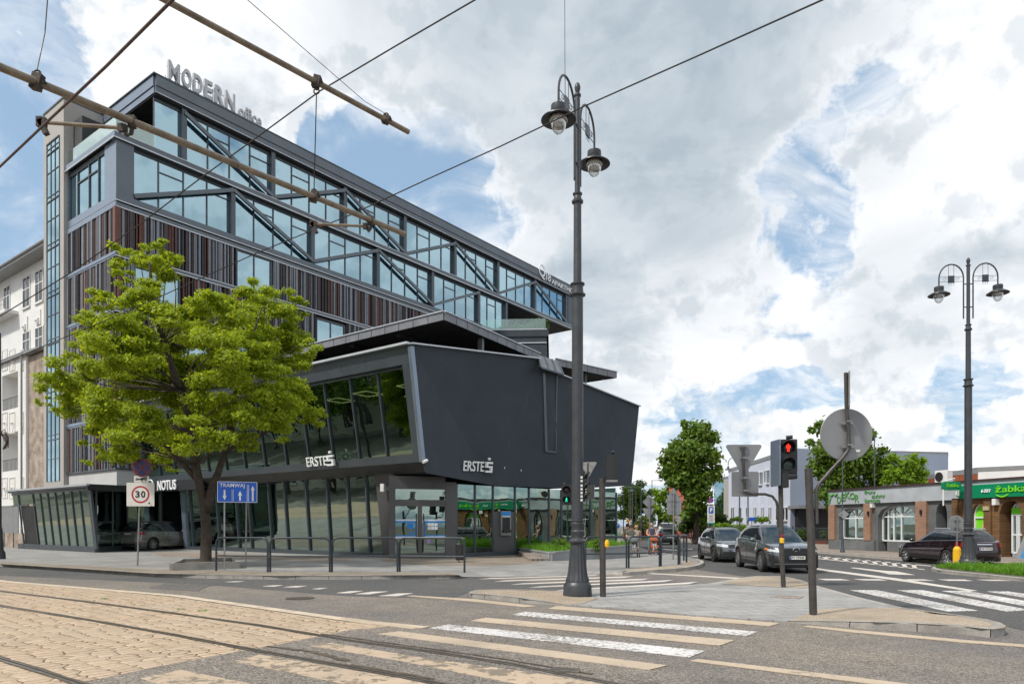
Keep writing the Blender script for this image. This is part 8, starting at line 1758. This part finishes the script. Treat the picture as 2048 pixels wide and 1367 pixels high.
def figure(label, fr, shirt, pants, hair, shorts=True, sleeve=False, push=True, H=1.72, wide=1.0, phase=1, shoes=None, sit=False):
    k = H/1.75; J = {}
    hip = .93*k if not sit else .52
    J['pelvis'] = (0, 0, hip); J['waist'] = (.01, 0, hip+.16*k); J['chest'] = (.02, 0, hip+.40*k); J['neck'] = (.03, 0, hip+.57*k); J['skull'] = (.05, 0, hip+.63*k); J['head'] = (.055, 0, hip+.72*k); J['crown'] = (.045, 0, hip+.80*k)
    bones = [('pelvis', 'waist', shirt), ('waist', 'chest', shirt), ('chest', 'neck', shirt), ('neck', 'skull', M['skin']), ('skull', 'head', M['skin']), ('head', 'crown', M['skin'])]
    rad = dict(pelvis=(.15*wide, .12*wide), waist=(.14*wide, .115*wide), chest=(.155*wide, .12*wide), neck=(.06, .06), skull=(.05, .055), head=(.085, .095), crown=(.06, .065))
    for s_, nm in ((1, 'l'), (-1, 'r')):
        ph = phase*s_
        J['hip'+nm] = (0, s_*.09*k, hip-.06*k)
        if sit: J['knee'+nm] = (.42, s_*.12, hip+.02); J['ankle'+nm] = (.5, s_*.12, .15); J['toe'+nm] = (.62, s_*.12, .10)
        else: J['knee'+nm] = (.10*ph+.04, s_*.095*k, .50*k); J['ankle'+nm] = (.20*ph-.04, s_*.09*k, .09*k); J['toe'+nm] = (.20*ph+.12, s_*.10*k, .035)
        bones += [('pelvis', 'hip'+nm, pants), ('hip'+nm, 'knee'+nm, pants), ('knee'+nm, 'ankle'+nm, M['skin'] if shorts else pants), ('ankle'+nm, 'toe'+nm, shoes or M['plastic'])]
        rad.update({'hip'+nm: .10*wide, 'knee'+nm: .062, 'ankle'+nm: .042, 'toe'+nm: .038})
        J['sh'+nm] = (.02, s_*.19*k*wide, hip+.50*k)
        if push: J['el'+nm] = (.08, s_*.25*k*wide, hip+.26*k); J['wr'+nm] = (.34, s_*.20*k, hip+.14*k)
        else: J['el'+nm] = (-.02-.05*ph, s_*.26*k*wide, hip+.22*k); J['wr'+nm] = (.05-.10*ph, s_*.26*k, hip-.03*k)
        d = (Vector(J['wr'+nm])-Vector(J['el'+nm])).normalized(); w_ = Vector(J['wr'+nm]); pr = w_+d*.07; J['palm'+nm] = tuple(pr)
        bones += [('chest', 'sh'+nm, shirt), ('sh'+nm, 'el'+nm, shirt if sleeve else M['skin']), ('el'+nm, 'wr'+nm, M['skin']), ('wr'+nm, 'palm'+nm, M['skin'])]
        rad.update({'sh'+nm: .058*wide, 'el'+nm: .043, 'wr'+nm: .028, 'palm'+nm: (.036, .018)})
        for q, (sp, ln) in enumerate(((-.03, .075), (-.01, .085), (.01, .08), (.03, .06), (.045, .05))):
            f0 = pr+V(0, sp, 0)+d*.02-(d*.05 if q == 4 else V(0, 0, 0)); f1 = f0+d*ln*.6; f2 = f1+(d*.4+V(0, 0, -.9)).normalized()*ln*.5
            for z_, p_ in enumerate((f0, f1, f2)): J['f%d%d%s' % (q, z_, nm)] = tuple(p_); rad['f%d%d%s' % (q, z_, nm)] = .0095-.001*z_
            bones += [('palm'+nm, 'f%d0%s' % (q, nm), M['skin']), ('f%d0%s' % (q, nm), 'f%d1%s' % (q, nm), M['skin']), ('f%d1%s' % (q, nm), 'f%d2%s' % (q, nm), M['skin'])]
    return person(label, fr, J, rad, None, bones, H, hair)
HB = pm('hair_brown', (.035, .02, .014), .7); HD = pm('hair_dark', (.015, .01, .009), .7); HBl = pm('hair_blond', (.32, .22, .12), .7); HS = pm('hair_shaved', (.30, .20, .15), .7)
navy = pm('navy_cloth', (.05, .06, .10), .9); olive = pm('olive_cloth', (.10, .11, .085), .9); grey_ = pm('grey_cloth', (.13, .14, .15), .9); turq = pm('turquoise_cloth', (.03, .35, .45), .9); beigec = pm('beige_cloth', (.36, .30, .23), .9)
def pushchair(label, fr, col, baby):
    t = thing('pushchair', label, 'pushchair', fr); b = MB(fr)
    for s_ in (-1, 1): b.tube([(-.62, s_*.2, 1.0), (-.2, s_*.22, .62), (.38, s_*.22, .14)], .016, 6); b.tube([(.0, s_*.22, .52), (-.34, s_*.24, .14)], .016, 6)
    b.tube([(-.62, -.2, 1.0), (-.62, .2, 1.0)], .018, 6); b.build('frame', M['plastic'], t)
    b = MB(fr); b.slab([(-.22, -.2, .5), (.16, -.2, .42), (.16, .2, .42), (-.22, .2, .5)], (0, 0, 1), .06); b.slab([(-.24, -.2, .5), (-.36, -.2, .95), (-.36, .2, .95), (-.24, .2, .5)], (1, 0, .2), .05); b.box(.14, .3, -.16, .16, .18, .24); b.build('seat', col, t)
    b = MB(fr); rows = []
    for i in range(7): q = R(-10+110*i/6); rows.append([(-.30+.30*math.sin(q), s_*.23, .78+.28*math.cos(q)) for s_ in (-1, -.5, 0, .5, 1)])
    b.grid(rows); o = b.build('hood', col, t, smooth=True); m = o.modifiers.new('s', 'SOLIDIFY'); m.thickness = .02
    for x, r in ((.38, .10), (-.34, .13)):
        for s_ in (-1, 1): b = MB(fr); b.lathe((x, s_*.24, r), [(r*.6, -.02), (r, -.015), (r, .015), (r*.6, .02)], 16, ax=(V(1, 0, 0), V(0, 0, 1), V(0, 1, 0))); b.build('wheel', M['tyre'], t)
    sf_ = Fr(*(fr((-.12, 0, 0)).xy), fr.a, fr.o.z-.02); k = .42
    J = dict(pelvis=(0, 0, .56), chest=(-.05, 0, .68), neck=(-.06, 0, .74), head=(-.05, 0, .82), crown=(-.05, 0, .86)); bn = [('pelvis', 'chest', baby), ('chest', 'neck', baby), ('neck', 'head', M['skin']), ('head', 'crown', M['skin'])]; rd = dict(pelvis=.07, chest=.075, neck=.03, head=.06, crown=.04)
    for s_, nm in ((1, 'l'), (-1, 'r')):
        J['k'+nm] = (.18, s_*.06, .56); J['a'+nm] = (.26, s_*.06, .42); J['t'+nm] = (.32, s_*.06, .42); J['s'+nm] = (-.04, s_*.09, .70); J['w'+nm] = (.08, s_*.1, .60); J['h'+nm] = (.12, s_*.09, .59)
        bn += [('pelvis', 'k'+nm, turq), ('k'+nm, 'a'+nm, M['skin']), ('a'+nm, 't'+nm, M['signwhite']), ('chest', 's'+nm, baby), ('s'+nm, 'w'+nm, M['skin']), ('w'+nm, 'h'+nm, M['skin'])]; rd.update({'k'+nm: .04, 'a'+nm: .03, 't'+nm: .025, 's'+nm: .035, 'w'+nm: .024, 'h'+nm: .022})
    person('small child sitting in the '+label.split(',')[0], sf_, J, rd, None, bn, .8, (HB, 0))
def pf(px, Y, a=-92): p_ = XY(px, Y, .12); return Fr(p_.x, p_.y, R(a), .08)
f_ = pf(1303, 37.6); figure('bald man in a navy vest pushing an orange pushchair along the kerb', f_, navy, turq, (HS, 0), H=1.66, wide=1.12)
c_ = f_((.96, 0, 0)); pushchair('orange pushchair, pushed by the man in the navy vest', Fr(c_.x, c_.y, f_.a, f_.o.z), pm('orange_cloth', (.34, .10, .05), .9), navy)
f_ = pf(1261.5, 35.2); figure('dark haired woman in an olive top pushing a dark pushchair beside the planter', f_, olive, grey_, (HB, .16), H=1.56, sleeve=True, phase=-1)
c_ = f_((.96, 0, 0)); pushchair('dark pushchair, pushed by the woman in the olive top', Fr(c_.x, c_.y, f_.a, f_.o.z), grey_, olive)
f_ = pf(1272.5, 37.5); figure('blond woman in grey shorts walking away behind the dark pushchair', f_, beigec, grey_, (HBl, .1), H=1.55, push=False)
f_ = pf(1255, 40.5); figure('brown haired man in a beige shirt half hidden behind the woman with the dark pushchair', f_, beigec, beigec, (HB, 0), H=1.62, push=False, shorts=False, sleeve=True)
f_ = pf(1321, 62); figure('cyclist in a white and navy top far down the side road', f_, M['signwhite'], navy, (HD, 0), H=1.7, push=False)
# drivers behind the windscreens
for (fr0, off), lb, sh_ in zip(driver_seats, ('driver in dark clothes behind the wheel of the graphite crossover', 'driver in grey clothes behind the wheel of the smaller grey car'), (navy, grey_)):
    q = fr0(off); f_ = Fr(q.x, q.y, fr0.a, .12); figure(lb, f_, sh_, sh_, (HD, 0), H=1.66, shorts=False, sleeve=True, sit=True)
M['carglass2'] = glassmat('windscreen_glass', (.26, .31, .33), .10, (.20, .24, .25))
for o in bpy.data.objects:
    if o.name.startswith(('windscreen', 'side_window')) and o.parent and o.parent.name in ('crossover_car', 'compact_car') and o.name.startswith('windscreen'): o.data.materials[0] = M['carglass2']
